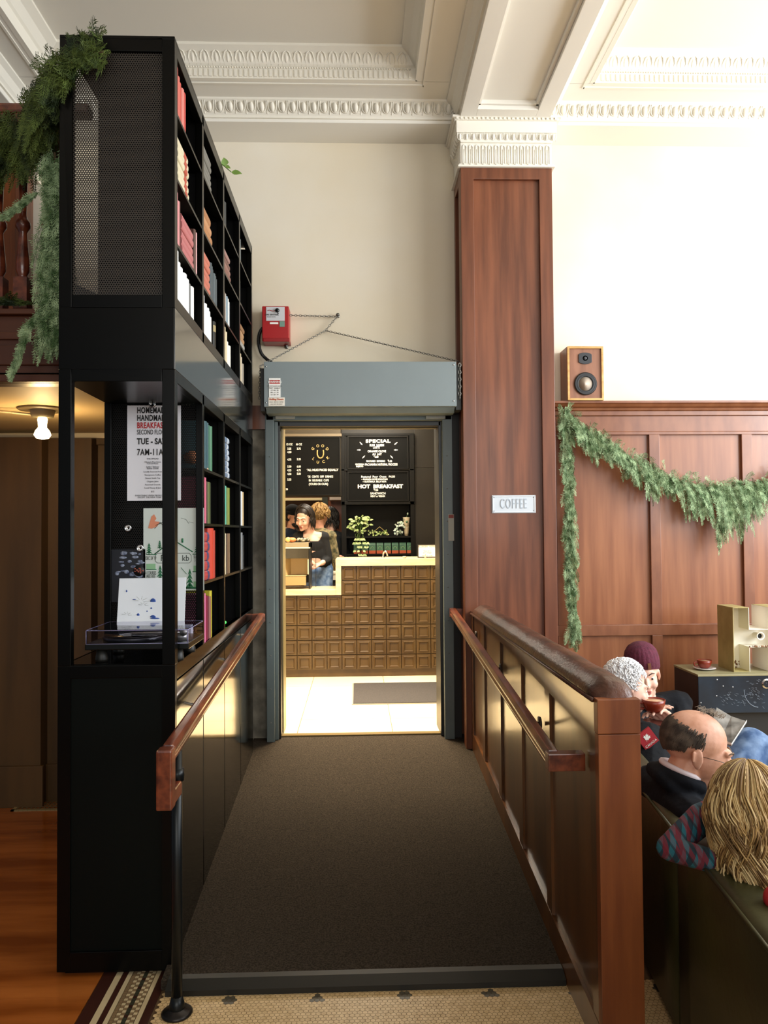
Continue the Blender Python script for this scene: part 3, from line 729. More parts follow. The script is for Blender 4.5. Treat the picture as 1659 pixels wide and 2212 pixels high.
# ------------------------------------------------------------------ books
ORD = ['nearest', 'second', 'third', 'fourth', 'fifth', 'sixth', 'seventh', 'eighth']
BAY = ['first', 'second', 'third', 'farthest']
def book(cols, t, h, d, x_sp, y, z, lying, label, group, band=None, round_=True, lean=0.0):
    """spine faces the ramp (+X); standing: thickness along Y; lying: thickness along Z, length along Y"""
    r = thing('book', (x_sp-d/2, y, z), label, 'book', group)
    arc = t*0.22 if round_ else 0.0
    n = 7; prof = []
    for k in range(n):
        a = -math.pi/2 + math.pi*k/(n-1)
        prof.append((d/2 - arc + arc*math.cos(a), t/2 + t/2*math.sin(a)))
    out = [(-d/2, 0)] + prof + [(-d/2, t)]
    inn = [(-d/2, t-0.0025)] + [(-d/2, t-0.0025), (d/2-arc-0.002, t-0.0025), (d/2-arc-0.002, 0.0025), (-d/2, 0.0025)][1:]
    mm = MB()
    poly = out + inn
    vs = []; 
    N = len(poly)
    for H in (0, h):
        for (a, b) in poly: vs.append((a, b, H) if not lying else (a, H, b))
    fs = [tuple(range(N)), tuple(range(2*N-1, N-1, -1))] + [(i, i+N, (i+1) % N+N, (i+1) % N) for i in range(N)]
    mm.add(vs, fs)
    cv = mm.build('cover', cm(cols, 0.45), r, local=True)
    mm = MB()
    if lying: mm.box(-d/2+0.004, d/2-arc-0.002, 0.004, h-0.004, 0.0025, t-0.0025)
    else: mm.box(-d/2+0.004, d/2-arc-0.002, 0.0025, t-0.0025, 0.002, h-0.004)
    mm.build('pages', cm('#cdc3a8', 0.8), r, local=True)
    if band:
        mm = MB()
        for (f0, f1) in ((0.62, 0.86),):
            pp = [(a+0.0006 if a > 0 else a, b) for (a, b) in prof]
            M_ = len(pp); v2 = []
            for f in (f0, f1):
                for a, b in pp: v2.append((a, b, h*f) if not lying else (a, h*f, b))
            mm.add(v2, [(i, i+1, i+1+M_, i+M_) for i in range(M_-1)])
        mm.build('title_band', cm(band, 0.5), r, local=True)
    if lean: r.rotation_euler = (R(lean), 0, 0)
    return r
def row(upper, bay, lev, y0, specs, names, lying=False, x=None, d0=0.15, where=None):
    """specs: list of (colour, t, h[, band])"""
    base = (LEV_U if upper else LEV_L)[lev] + 0.0006
    lv = ['bottom', 'lower middle', 'upper middle', 'top'][lev]
    ph = '%s shelf of the %s %s bay' % (lv, BAY[bay], 'upper' if upper else 'lower'); ps_ = '%s shelf, %s %s bay' % (lv, BAY[bay], 'upper' if upper else 'lower')
    ys = UY0 + bay*UB + (0.046 if bay == 0 else 0.02) + y0; zz = base
    for i, sp in enumerate(specs):
        c, t, h = sp[0], sp[1], sp[2]; band = sp[3] if len(sp) > 3 else None
        rnd = (i*37 % 11)/11.0
        xs_ = (x if x is not None else UX1-0.004) - 0.006*rnd
        nm = names[i] if isinstance(names, list) else names
        if lying:
            book(c, t, h, d0+0.01*rnd, xs_, ys + 0.006*rnd, zz, True, '%s book lying %s, %s' % (nm, ['lowest in its stack', 'second from bottom', 'third from bottom', 'fourth from bottom', 'fifth from bottom', 'sixth from bottom', 'seventh from bottom'][i], ps_), 'books on the %s' % ph, band); zz += t+0.0004
        else:
            book(c, t, h, d0+0.01*rnd, xs_, ys, zz, False, '%s book standing %s in its row, %s' % (nm, ORD[i], ps_), 'books on the %s' % ph, band); ys += t+0.001
# upper, first bay
row(True, 0, 3, 0.0, [('#8c2a22', .045, .185), ('#c4685c', .03, .17), ('#b9493e', .035, .165), ('#c97a70', .03, .16), ('#b8403a', .045, .165)], ['dark red', 'pale red', 'brick red', 'faded red', 'bright red'])
row(True, 0, 2, 0.03, [('#cfc6a8', .03, .19, '#b0503c')]*6, 'cream patterned', lying=True)
row(True, 0, 1, 0.0, [('#c0767a', .036, .20), ('#c98488', .034, .18), ('#5c3a30', .014, .19)], ['rose pink', 'dusty pink', 'dark brown'])
row(True, 0, 1, 0.10, [('#b0686a', .031, .21)]*5, 'dusty rose', lying=True)
row(True, 0, 1, 0.335, [('#4c2c22', .03, .185), ('#c89a9c', .035, .185)], ['chestnut brown slim', 'washed out pink'])
row(True, 0, 0, 0.0, [('#e6e8e6', .05, .19), ('#dfe2e4', .035, .16), ('#e8ecee', .06, .155), ('#d9dde0', .05, .15), ('#e4e6e4', .05, .145), ('#5d6062', .035, .14), ('#e9e9e5', .05, .14)], ['tall white', 'white', 'wide white', 'cool white', 'chalk white', 'dark grey photographic', 'ivory'], d0=0.17)
# second bay
row(True, 1, 3, 0.0, [('#6d6c66', .03, .2)]*5, 'weathered grey', lying=True)
row(True, 1, 2, 0.0, [('#a8744a', .045, .22), ('#b5845c', .04, .21), ('#a06e46', .045, .2)], ['tan brown', 'light tan', 'orange tan'], lying=True)
row(True, 1, 1, 0.0, [('#b86a58', .034, .17)]*5, 'salmon', lying=True)
row(True, 1, 1, 0.19, [('#3d4a50', .03, .17), ('#465359', .03, .165), ('#2f3b42', .028, .16), ('#4d595e', .03, .15), ('#36434a', .035, .15), ('#465157', .03, .145)], ['slate grey', 'blue grey', 'dark slate', 'mid grey', 'dull blue', 'steel grey'])
row(True, 1, 0, 0.0, [('#e2e6e8', .045, .175), ('#dfe3e2', .04, .15), ('#e6e6e2', .035, .16), ('#cfd6dc', .03, .15), ('#e8e8e6', .04, .145), ('#d8dad8', .04, .13)], ['tall white', 'off white', 'cream white', 'pale blue', 'bright white', 'light grey'])
row(True, 1, 0, 0.28, [('#16150f', .04, .13, '#9a8a60')], ['black and gold spiral bound'])
# third bay
row(True, 2, 3, 0.05, [('#2e3234', .045, .13)], ['dark charcoal'])
row(True, 2, 2, 0.0, [('#7a5148', .036, .22), ('#8a6259', .03, .22), ('#6f4a42', .032, .22), ('#94706a', .03, .2)], ['brown', 'dusty brown', 'reddish brown', 'greyed brown'], lying=True)
row(True, 2, 1, 0.0, [('#b8a688', .04, .15), ('#3a2326', .035, .15), ('#c9c8c0', .03, .155), ('#6f8694', .03, .15), ('#d8d8d2', .05, .15), ('#c4ccd2', .03, .145)], ['beige', 'dark plum', 'pale grey', 'grey blue', 'white', 'frost blue'])
row(True, 2, 0, 0.0, [('#c2b491', .09, .18), ('#cdc0a0', .03, .17), ('#e4e4dc', .06, .13), ('#dadad0', .05, .12)], ['wide khaki', 'light khaki', 'white', 'off white'])
# farthest bay
row(True, 3, 3, 0.02, [('#6d7678', .06, .13)], ['grey'])
row(True, 3, 2, 0.0, [('#4a565c', .05, .13)], ['slate'])
row(True, 3, 1, 0.0, [('#9a9a94', .04, .2), ('#a8825c', .032, .2), ('#b08c66', .032, .19), ('#8c6a48', .03, .2)], ['stone grey', 'tan', 'light brown', 'mid brown'], lying=True)
row(True, 3, 0, 0.0, [('#b06a48', .04, .16), ('#c8b898', .05, .17), ('#bdb09a', .05, .16), ('#8e8576', .04, .13)], ['terracotta', 'cream', 'sand', 'taupe'])
# lower shelves
row(False, 1, 3, 0.05, [('#2c5058', .05, .215), ('#35525a', .045, .215), ('#3c6b54', .04, .21), ('#4a7a5e', .035, .21)], ['dark teal', 'petrol', 'dark green', 'mid green'])
row(False, 1, 2, 0.0, [('#b8506c', .045, .205), ('#c8647c', .04, .205), ('#4a3a2e', .04, .19), ('#56602e', .03, .19), ('#2f3a24', .04, .19)], ['raspberry pink', 'rose pink', 'dark brown', 'olive', 'dark olive'])
row(False, 1, 1, 0.0, [('#b03a3c', .043, .16, '#34406a')]*5, 'red and navy banded', lying=True, d0=0.11)
row(False, 1, 1, 0.185, [('#c2402c', .085, .235), ('#a8382a', .03, .225)], ['large orange red', 'dark orange red'], d0=0.19)
row(False, 1, 0, 0.0, [('#e07aa6', .07, .215), ('#7a1c38', .05, .20), ('#5c2030', .03, .195), ('#8a5a50', .03, .19), ('#b8ac2e', .035, .215)], ['bright pink', 'maroon', 'dark wine', 'dull rose', 'mustard yellow'])
row(False, 2, 3, 0.0, [('#6c8098', .03, .17, '#c8d0d8')]*7, 'blue and white striped', lying=True)
row(False, 2, 2, 0.0, [('#4a9a86', .05, .20), ('#66b8a0', .04, .20), ('#5a6a2a', .05, .195), ('#7a8438', .045, .195)], ['sea green', 'mint green', 'olive green', 'lime green'])
row(False, 2, 1, 0.0, [('#d8c8a0', .04, .215), ('#e0d4b4', .03, .21), ('#3a2c20', .04, .205), ('#6a4e34', .03, .21), ('#8a7258', .07, .21)], ['cream', 'pale cream', 'dark brown', 'walnut', 'marbled tan'])
row(False, 3, 2, 0.04, [('#d8dcde', .08, .2), ('#c8b084', .06, .2)], ['white', 'sand'])
row(False, 3, 1, 0.04, [('#8a8f92', .09, .215), ('#2e3234', .05, .2)], ['grey photographic', 'charcoal'])
# small things on the lower shelves
y0 = UY0+UB+0.02
h = thing('folded_leather_hat', (-0.75, y0+0.1, LEV_L[3]), 'peach and tan folded cloth cap in front of the green books', 'hat')
mm = MB(); mm.ell((-0.735, y0+0.10, LEV_L[3]+0.05), (0.05, 0.09, 0.036)); mm.build('crown', cm('#b8724a', 0.7), h)
mm = MB(); mm.lathe((-0.735, y0+0.12, LEV_L[3]+0.001), [(0.055, 0), (0.06, 0.004), (0.055, 0.01), (0.03, 0.03)], 20); mm.build('brim', cm('#c9a27c', 0.7), h)
y0 = UY0+2*UB+0.02
jar = thing('lidded_jar', (-0.76, y0+0.08, LEV_L[0]), 'dark blue jar with a white lid on the bottom shelf', 'jar')
mm = MB(); mm.lathe((-0.76, y0+0.09, LEV_L[0]+0.001), [(0.055, 0), (0.065, 0.01), (0.068, 0.16), (0.06, 0.175)], 24); mm.build('body', mat('dark_blue_jar', '#232a3c', 0.35), jar)
mm = MB(); mm.lathe((-0.76, y0+0.09, LEV_L[0]+0.176), [(0.07, 0), (0.072, 0.02), (0.06, 0.032), (0.01, 0.036)], 24); mm.build('lid', cm('#c9c6ba', 0.5), jar)
mm = MB(); mm.tube([(-0.70, y0+0.16, LEV_L[0]+0.01), (-0.70, y0+0.17, LEV_L[0]+0.012)], 0.006); tag(mm.build('green_indicator_light', mat('green_led', '#30d040', 0.4, emit='#40ff50', estr=3)), 'tiny green light on the bottom shelf beside the lidded jar', 'light')
# little plant on top of the bookcase
pt = thing('trailing_plant', (-0.80, 3.95, Z_top+0.012), 'small green plant peeking over the top edge of the bookcase', 'plant')
mm = MB(); mm.lathe((-0.84, 3.98, Z_top+0.013), [(0.04, 0), (0.055, 0.07), (0.05, 0.075)], 16); mm.build('pot', cm('#2a2a28'), pt)
def leaf(mb, c, d, L, W, nrm=(0, 0, 1), fold=0.2):
    c = Vector(c); d = Vector(d).normalized(); s_ = d.cross(Vector(nrm))
    s_ = s_.normalized() if s_.length > 1e-4 else d.orthogonal().normalized()
    n_ = s_.cross(d); vs = [c]; k0 = 0
    prof = [(0.12, 0.55), (0.32, 0.95), (0.55, 0.85), (0.8, 0.45)]
    for t, w in prof:
        vs += [c + d*L*t - s_*W*w*0.5 + n_*W*fold*w*0.5, c + d*L*t - n_*0.001, c + d*L*t + s_*W*w*0.5 + n_*W*fold*w*0.5]
    vs.append(c + d*L - n_*L*0.08)
    fs = [(0, 1, 2), (0, 2, 3)]
    for i in range(3):
        a = 1+3*i; fs += [(a, a+3, a+4, a+1), (a+1, a+4, a+5, a+2)]
    fs += [(10, 13, 11), (11, 13, 12)]
    mb.add(vs, fs, True)
p0 = Vector((-0.80, 3.98, Z_top+0.07)); tip = at(500, 372, 4.0); tip2 = at(487, 358, 3.98)
mm = MB(); mm.tube(spline([p0, (p0+tip)/2+Vector((0, 0, 0.03)), tip]), 0.0025, 5); mm.tube(spline([p0, tip2]), 0.0025, 5); mm.build('stem', cm('#5d7a3a'), pt)
mm = MB(); leaf(mm, tip, (1, 0, -0.1), 0.055, 0.034, (0, -1, 0.3)); leaf(mm, tip2, (-0.1, -0.2, 0.6), 0.04, 0.04, (0.2, -1, 0)); leaf(mm, tip2, (0.8, 0, -0.4), 0.03, 0.02, (0, -1, 0.3)); leaf(mm, tip2, (-0.6, 0, 0.4), 0.03, 0.02, (0, -1, 0.3))
mm.build('leaf', mat('plant_leaf_green', '#6f8f3e', 0.5), pt)

# ------------------------------------------------------------------ display bay: posters, record player
yp = UY0+UB-0.006
def poster(name, pa, pb, label, col='#e4e4ea'):
    A, B = at(pa[0], pa[1], yp), at(pb[0], pb[1], yp)
    r = thing(name, ((A.x+B.x)/2, yp, B.z), label, 'poster')
    MB().box(A.x, B.x, yp-0.001, yp, B.z, A.z).build('sheet', cm(col, 0.6), r)
    return r, A, B
ps, A, B = poster('breakfast_poster', (275, 876), (391, 1081), 'white breakfast poster with big black and red lettering on the perforated panel')
blk, red = MB(), MB(); ls = MB(); yt = yp-0.0016
def tl(mb, s_, px, py, hpx, sq=0.8, sp=1.05, bold=0.0006):
    text_into(mb, s_, at(px, py, yt), hpx*yt/F*1.42, squeeze=sq, align='LEFT', spacing=sp, bold=bold)
tl(blk, 'HOMEMADE', 296, 887, 12.5, 0.62, 1.12, 0.0012); tl(blk, 'HANDMADE', 296, 903.5, 12.5, 0.62, 1.12, 0.0012); tl(red, 'BREAKFAST', 296, 919.5, 12.5, 0.62, 1.12, 0.0012)
tl(blk, 'SECOND FLOOR', 296, 934, 10.5, 0.56, 1.05, 0.0003); tl(blk, 'TUE - SAT', 296, 954, 12.5, 0.75, 1.05, 0.0012); tl(blk, '7AM-11AM', 296, 977.5, 13.5, 0.68, 1.1, 0.0008)
for i, (s_, y) in enumerate([('THE SPREAD', 991), ('Olympia Provisions', 998), ('Cured Meats', 1001.5), ('Little T Bakery', 1008.5), ('Baked Goods', 1012), ('Locally Sourced Fruit', 1019), ('Stumptown Coffee', 1026), ('Steven Smith Tea', 1033), ('Organic Juice', 1040), ('Assorted Granola', 1047), ('Local Honey & Jam', 1054), ('$12', 1062), ('EVERYTHING FRESH FROM OREGON', 1070.5), ('EXCEPT THE NEW YORK TIMES', 1074.5)]):
    text_into(ls, s_, at(330, y, yt), 3.4*yt/F*1.4, squeeze=0.95)
blk.build('lettering', cm('#111111'), ps); red.build('red_lettering', cm('#b3252b'), ps); ls.build('small_print', cm('#55555c'), ps)
ps, A, B = poster('poster_strip', (276, 822), (391, 832.5), 'lower edge of a poster cut off by the top of the display bay', '#8f8f90')
mm = MB(); tl(mm, 'HOMEMADE', 296, 826, 9, 0.62, 1.1); mm.build('lettering', cm('#26282a'), ps)
ps, A, B = poster('supper_poster', (310, 1098), (441, 1275), 'pale poster with orange leaf, green fir trees and a cabin', '#d3dcd6')
g = MB(); yg = yt
def p2(px, py, y=None): return at(px, py, y or yg)
def tree_g(mb, cx, cy, w, h):
    for k in range(4):
        y0_ = cy - h/2 + k*h/4.6; ww = w*(0.45+0.2*k)/1.1
        mb.prism([(p2(cx-ww, y0_+h/3.2).x, p2(cx, y0_+h/3.2).z), (p2(cx, y0_).x, p2(cx, y0_).z), (p2(cx+ww, y0_+h/3.2).x, p2(cx, y0_+h/3.2).z), (p2(cx, y0_+h/4.5).x, p2(cx, y0_+h/4.5).z)], yg-0.0005, yg, 'y')
    mb.prism([(p2(cx-1, cy).x, p2(cx, cy+h/2).z), (p2(cx+1, cy).x, p2(cx, cy+h/2).z), (p2(cx+1, cy).x, p2(cx, cy+h/4).z), (p2(cx-1, cy).x, p2(cx, cy+h/4).z)], yg-0.0005, yg, 'y')
for t_ in ((322, 1185, 8, 24), (345, 1176, 6, 18), (426, 1183, 8, 24), (346, 1238, 9, 34), (410, 1250, 10, 44)): tree_g(g, *t_)
def seg(mb, a, b, w=1.0):
    a, b = p2(*a), p2(*b); mb.tube([a, b], w*yg/F*0.5, 4)
seg(g, (334, 1197), (374, 1166), 2.2); seg(g, (374, 1166), (416, 1192), 2.2); seg(g, (316, 1198), (338, 1198), 2); seg(g, (416, 1197), (436, 1197), 2); seg(g, (316, 1230), (338, 1230), 2); seg(g, (416, 1235), (437, 1235), 2); seg(g, (400, 1270), (437, 1270), 4); seg(g, (394, 1163), (394, 1172), 4)
seg(g, (355, 1240), (374, 1226), 1); seg(g, (391, 1226), (403, 1240), 1)
g.build('green_drawing', cm('#1d6b43'), ps)
for (a, b, c, d) in ((316, 1218, 336, 1229), (418, 1222, 437, 1234), (418, 1256, 437, 1268)):
    u_, v_ = p2(a, b), p2(c, d); MB().box(u_.x, v_.x, yg-0.0003, yg, v_.z, u_.z).build('pale_green_block', cm('#8fbf92'), ps)
g = MB()
g.prism([(p2(a, b).x, p2(a, b).z) for a, b in ((320, 1141), (327, 1116), (333, 1111), (338, 1120), (334, 1126), (345, 1127), (340, 1137), (328, 1142))], yg-0.0004, yg, 'y')
g.build('orange_leaf', cm('#dd8d6b'), ps)
g = MB()
pts = [(340, 1195), (372, 1195), (409, 1195), (413, 1200), (413, 1212), (409, 1216), (340, 1216), (336, 1212), (336, 1200), (340, 1195)]
for a, b in zip(pts[:-1], pts[1:]): seg(g, a, b, 0.8)
seg(g, (334, 1142), (346, 1128), 1); seg(g, (346, 1128), (353, 1136), 1); seg(g, (336, 1135), (353, 1128), 1.4); seg(g, (391, 1119), (402, 1122), 0.5); seg(g, (402, 1122), (408, 1131), 0.5); seg(g, (408, 1127), (418, 1130), 0.5)
g.ell(p2(355, 1137), (0.008, 0.0005, 0.006))
text_into(g, 'P', p2(351, 1206), 0.04, squeeze=0.8); text_into(g, 'kb', p2(401, 1206), 0.036, squeeze=0.9)
text_into(g, "DEC 24 '19", p2(326, 1206), 0.022, squeeze=0.45); text_into(g, '4 COURSES', p2(326, 1238), 0.022, squeeze=0.42); text_into(g, 'PRIX FIXE', p2(326, 1246), 0.020, squeeze=0.45)
text_into(g, 'SEATING', p2(427, 1203), 0.018, squeeze=0.5); text_into(g, '5 - 7:15', p2(427, 1210), 0.018, squeeze=0.5)
g.build('black_drawing', cm('#26302c'), ps)
ps, A, B = poster('campfire_poster', (236, 1187), (314, 1300), 'dark blue photographic poster of food over coals', '#10151f')
g = MB(); random.seed(3)
for k in range(26):
    c = p2(random.uniform(250, 308), random.uniform(1192, 1246)); g.ell(c, (random.uniform(.006, .018), 0.0006, random.uniform(.003, .009)), None, 7, 5)
g.build('pale_ash', mat('print_ash', '#47506a', 0.6, col2='#9aa4b8', vscale=60), ps)
g = MB(); g.lathe(p2(300, 1233, yg-0.0004), [(0.024, -0.0004), (0.024, 0.0004)], 18, 'y'); g.build('pan', cm('#0a0a0c'), ps)
g = MB()
for k in range(14): g.ell(p2(random.uniform(291, 309), random.uniform(1228, 1238), yg-0.001), (0.004, 0.0006, 0.003), None, 6, 4)
g.build('embers', cm('#9a4a3a'), ps)
for px, py, lb in ((331, 832, 'round magnet clip on the strip at the top of the display bay'), (330, 874, 'round magnet clip holding the top of the breakfast poster'), (278, 1141, 'round magnet clip alone on the perforated panel'), (304, 1184, 'round magnet clip between the dark and the pale poster')):
    p = at(px, py, yp-0.002); g = MB(); g.lathe(p, [(0.013, -0.004), (0.016, -0.012), (0.011, -0.016), (0.010, -0.006), (0.004, -0.004)], 18, 'y')
    tag(g.build('magnet_clip', M['chrome']), lb, 'magnet')
# record sleeve leaning behind the turntable lid
s0, s1, s2, s3 = at(252, 1352, 3.22), at(398, 1352, 3.22), at(402, 1248, 3.33), at(258, 1250, 3.33)
rs = thing('record_sleeve', tuple((s0+s1)/2), 'white record sleeve with small blue drawings leaning behind the record player', 'record sleeve')
mm = MB(); off = Vector((0, 0.004, 0.001)); mm.add([s0, s1, s2, s3, s0+off, s1+off, s2+off, s3+off], [(0, 1, 2, 3), (7, 6, 5, 4), (0, 4, 5, 1), (1, 5, 6, 2), (2, 6, 7, 3), (3, 7, 4, 0)])
mm.build('card', cm('#dfe4ea', 0.6), rs)
def onsleeve(u, v): return s0*(1-u)*(1-v)+s1*u*(1-v)+s2*u*v+s3*(1-u)*v + Vector((0, -0.001, 0))
g = MB()
for (u, v, a, b) in ((.52, .50, .012, .014), (.53, .18, .012, .008), (.56, .15, .02, .004), (.31, .22, .006, .008), (.12, .72, .003, .007), (.44, .3, .003, .003), (.5, .36, .004, .004), (.24, .55, .008, .002)):
    g.ell(onsleeve(u, v), (a, 0.0008, b), None, 8, 6)
g.build('blue_figures', cm('#2c4f9a'), rs)
g = MB()
for (u, v, a) in ((.38, .42, .03), (.14, .22, .03), (.34, .5, .05)):
    c = onsleeve(u, v)
    for k in range(9):
        t = k*math.pi/9*2; g.tube([c + Vector((math.cos(t), 0, math.sin(t)))*a*0.2, c + Vector((math.cos(t), 0, math.sin(t)*0.7))*a*0.7], 0.0005, 4)
g.build('fine_drawing', cm('#8c918a'), rs)
# record player
A = at(182, 1400, 2.945); zpl = 1.12
xl, xr = A.x, -0.765; ya, yb = 2.945, 3.20
tt = thing('record_player', ((xl+xr)/2, 3.05, zpl), 'record player with a clear acrylic lid on the glossy black shelf', 'record player')
xl = at(183, 1400, 2.95).x; xr = xl + 0.385
zb0 = at(270, 1404, 2.95).z; zb1 = at(270, 1391, 2.95).z; zl1 = at(270, 1362, 2.95).z
MB().box(xl, xr, 2.95, 3.24, zb0, zb1).build('plinth', mat('dark_green_plinth', '#060a08', 0.25), tt, bevel=0.003)
for (fx, fy) in ((xl+0.05, 2.99), (xr-0.05, 2.99), (xl+0.05, 3.2), (xr-0.05, 3.2)):
    MB().lathe((fx, fy, zpl+0.0005), [(0.022, 0), (0.024, 0.01), (0.018, zb0-zpl)], 16).build('foot', M['rubber'], tt)
MB().lathe((xl+0.15, 3.09, zb1), [(0.12, 0.0), (0.122, 0.012), (0.12, 0.016), (0.03, 0.018)], 40).build('platter', cm('#1c1c1e', 0.3), tt)
MB().lathe((xl+0.15, 3.09, zb1+0.0185), [(0.118, 0.0), (0.118, 0.002), (0.04, 0.0022)], 40).build('record', cm('#0a0a0a', 0.15), tt)
g = MB(); g.lathe((xr-0.05, 3.05, zb1), [(0.028, 0), (0.026, 0.02), (0.014, 0.03)], 18).tube([(xr-0.05, 3.02, zb1+0.032), (xr-0.10, 3.0, zb1+0.034), (xl+0.15, 3.02, zb1+0.028)], 0.005).box(xl+0.125, xl+0.155, 3.01, 3.03, zb1+0.02, zb1+0.03).lathe((xr-0.035, 3.03, zb1+0.032), [(0.014, -0.012), (0.014, 0.012)], 14, 'y')
g.build('tone_arm', M['wire'], tt)
lid = MB(); t_ = 0.003
lid.box(xl+0.004, xr-0.004, 2.952, 2.952+t_, zb1, zl1).box(xl+0.004, xr-0.004, 3.235, 3.238, zb1, zl1).box(xl+0.004, xl+0.007, 2.955, 3.235, zb1, zl1).box(xr-0.007, xr-0.004, 2.955, 3.235, zb1, zl1).box(xl+0.004, xr-0.004, 2.952, 3.238, zl1, zl1+t_)
lid_o = lid.build('lid', M['glass'], tt)
g = MB()
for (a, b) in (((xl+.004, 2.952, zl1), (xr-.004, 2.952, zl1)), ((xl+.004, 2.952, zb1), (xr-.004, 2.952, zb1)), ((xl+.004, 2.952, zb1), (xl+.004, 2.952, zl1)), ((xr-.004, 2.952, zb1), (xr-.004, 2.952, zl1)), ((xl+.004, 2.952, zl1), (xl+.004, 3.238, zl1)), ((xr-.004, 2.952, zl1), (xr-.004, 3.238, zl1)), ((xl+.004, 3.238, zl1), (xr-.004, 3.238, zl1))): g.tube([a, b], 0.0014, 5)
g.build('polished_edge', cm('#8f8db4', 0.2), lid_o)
g = MB(); g.box(-0.735, -0.70, 3.30, 3.34, 1.16, 1.215).box(-0.728, -0.708, 3.31, 3.33, 1.12, 1.16); tag(g.build('plug_adapter', cm('#b9bec6', 0.3), None, bevel=0.003), 'small pale plug adapter beside the record sleeve', 'adapter')
# ------------------------------------------------------------------ mezzanine on the left
cmahog = mat('dark_cherry_fascia', '#4a2410', 0.4, col2='#5c3016', vscale=3, stretch=(.5, 4, 4))  # darker, less red wood colour for the mezzanine edge
MY, MZ0, MZ1 = 3.22, 2.235, 2.50
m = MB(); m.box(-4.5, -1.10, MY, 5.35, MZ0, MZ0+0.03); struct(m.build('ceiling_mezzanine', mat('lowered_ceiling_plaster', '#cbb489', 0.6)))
m = MB(); m.box(-4.5, -1.102, MY, MY+0.10, MZ0-0.01, MZ1).box(-4.5, -1.102, MY-0.012, MY, MZ0+0.06, MZ0+0.14).box(-4.5, -1.102, MY-0.02, MY+0.02, MZ0-0.01, MZ0+0.02).box(-4.5, -1.102, MY-0.014, MY, MZ1-0.10, MZ1-0.07)
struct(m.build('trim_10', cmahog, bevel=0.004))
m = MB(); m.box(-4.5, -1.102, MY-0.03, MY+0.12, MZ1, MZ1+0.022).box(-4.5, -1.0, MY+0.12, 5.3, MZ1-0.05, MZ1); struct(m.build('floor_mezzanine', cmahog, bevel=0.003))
# back wall under the mezzanine
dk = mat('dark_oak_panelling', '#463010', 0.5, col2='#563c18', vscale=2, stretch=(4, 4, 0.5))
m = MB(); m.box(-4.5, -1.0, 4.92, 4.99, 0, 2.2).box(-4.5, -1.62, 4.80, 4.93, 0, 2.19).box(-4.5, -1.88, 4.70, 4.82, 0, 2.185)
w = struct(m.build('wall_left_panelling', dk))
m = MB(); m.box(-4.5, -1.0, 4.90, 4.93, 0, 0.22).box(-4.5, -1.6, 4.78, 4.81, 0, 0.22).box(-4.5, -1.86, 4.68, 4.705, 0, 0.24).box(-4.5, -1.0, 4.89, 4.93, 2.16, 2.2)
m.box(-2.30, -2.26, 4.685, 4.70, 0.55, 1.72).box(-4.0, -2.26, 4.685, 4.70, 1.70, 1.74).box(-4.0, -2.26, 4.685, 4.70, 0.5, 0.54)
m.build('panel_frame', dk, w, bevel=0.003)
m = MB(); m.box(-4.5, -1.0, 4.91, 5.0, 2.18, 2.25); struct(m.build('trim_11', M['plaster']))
# ceiling bulb
p = at(92, 875, 4.0); zc = MZ0
px_ = at(92, 870, 3.95).x
lb = thing('bare_bulb_lamp', (px_, 3.95, zc), 'bare lit bulb on a round ceiling base under the mezzanine', 'ceiling lamp')
MB().lathe((px_, 3.95, zc-0.045), [(0.05, 0), (0.055, 0.012), (0.06, 0.03), (0.062, 0.044)], 24).build('base', cm('#8f8268', 0.4), lb)
MB().lathe((px_, 3.95, zc-0.009), [(0.115, 0.0), (0.12, 0.006), (0.115, 0.0088)], 32).build('ceiling_plate', cm('#75664a', 0.5), lb)
MB().lathe((px_, 3.95, zc-0.155), [(0.004, 0), (0.03, 0.006), (0.041, 0.022), (0.034, 0.042), (0.02, 0.06), (0.021, 0.078), (0.024, 0.10), (0.02, 0.11)], 24).build('bulb', M['bulb'], lb)
MB().tube([(px_-0.05, 3.95, zc-0.03), (px_-0.3, 3.9, zc-0.008), (px_-0.9, 3.8, zc-0.007)], 0.006).build('cord', cm('#b9a888', 0.5), lb)
l = bpy.data.lights.new('bulb_light', 'POINT'); l.energy = 7; l.color = (1.0, 0.66, 0.3); l.shadow_soft_size = 0.04
o = bpy.data.objects.new('bulb_light', l); C.objects.link(o); o.location = (px_, 3.95, zc-0.19)

# balustrade
RZ = 3.40
def baluster_mesh():
    m = MB(); m.box(-0.028, 0.028, -0.028, 0.028, 0, 0.15)
    m.lathe((0, 0, 0.15), [(0.024, 0), (0.018, 0.01), (0.027, 0.03), (0.028, 0.06), (0.022, 0.12), (0.016, 0.19), (0.02, 0.2), (0.03, 0.215), (0.03, 0.235), (0.02, 0.25), (0.014, 0.27), (0.018, 0.42), (0.024, 0.56), (0.018, 0.60), (0.026, 0.62)], 20)
    m.box(-0.026, 0.026, -0.026, 0.026, 0.77, 0.86)
    return m
bl = thing('balustrade', (-1.6, MY+0.05, MZ1+0.022), 'turned mahogany balustrade along the mezzanine edge under the garland', 'balustrade')
bm_ = baluster_mesh()
b0 = bm_.build('baluster', M['rail_wood'], bl, local=True); by = MY+0.055
bx = at(49, 620, by).x
xs_ = [bx, bx-0.098, bx+0.108, bx-0.196, bx-0.294]
for i, x in enumerate(xs_):
    o = b0 if i == 0 else b0.copy()
    if i: C.objects.link(o); o.parent = bl
    o.location = (x+1.6, 0.005, 0.0)
MB().box(-4.5, -1.11, by-0.035, by+0.035, RZ-0.04, RZ).build('hand_rail', M['rail_wood'], bl, bevel=0.01)
MB().box(-1.245-0.016, -1.245+0.016, by-0.03, by+0.03, MZ1+0.022, RZ).build('end_post', M['rail_wood'], bl, bevel=0.003)
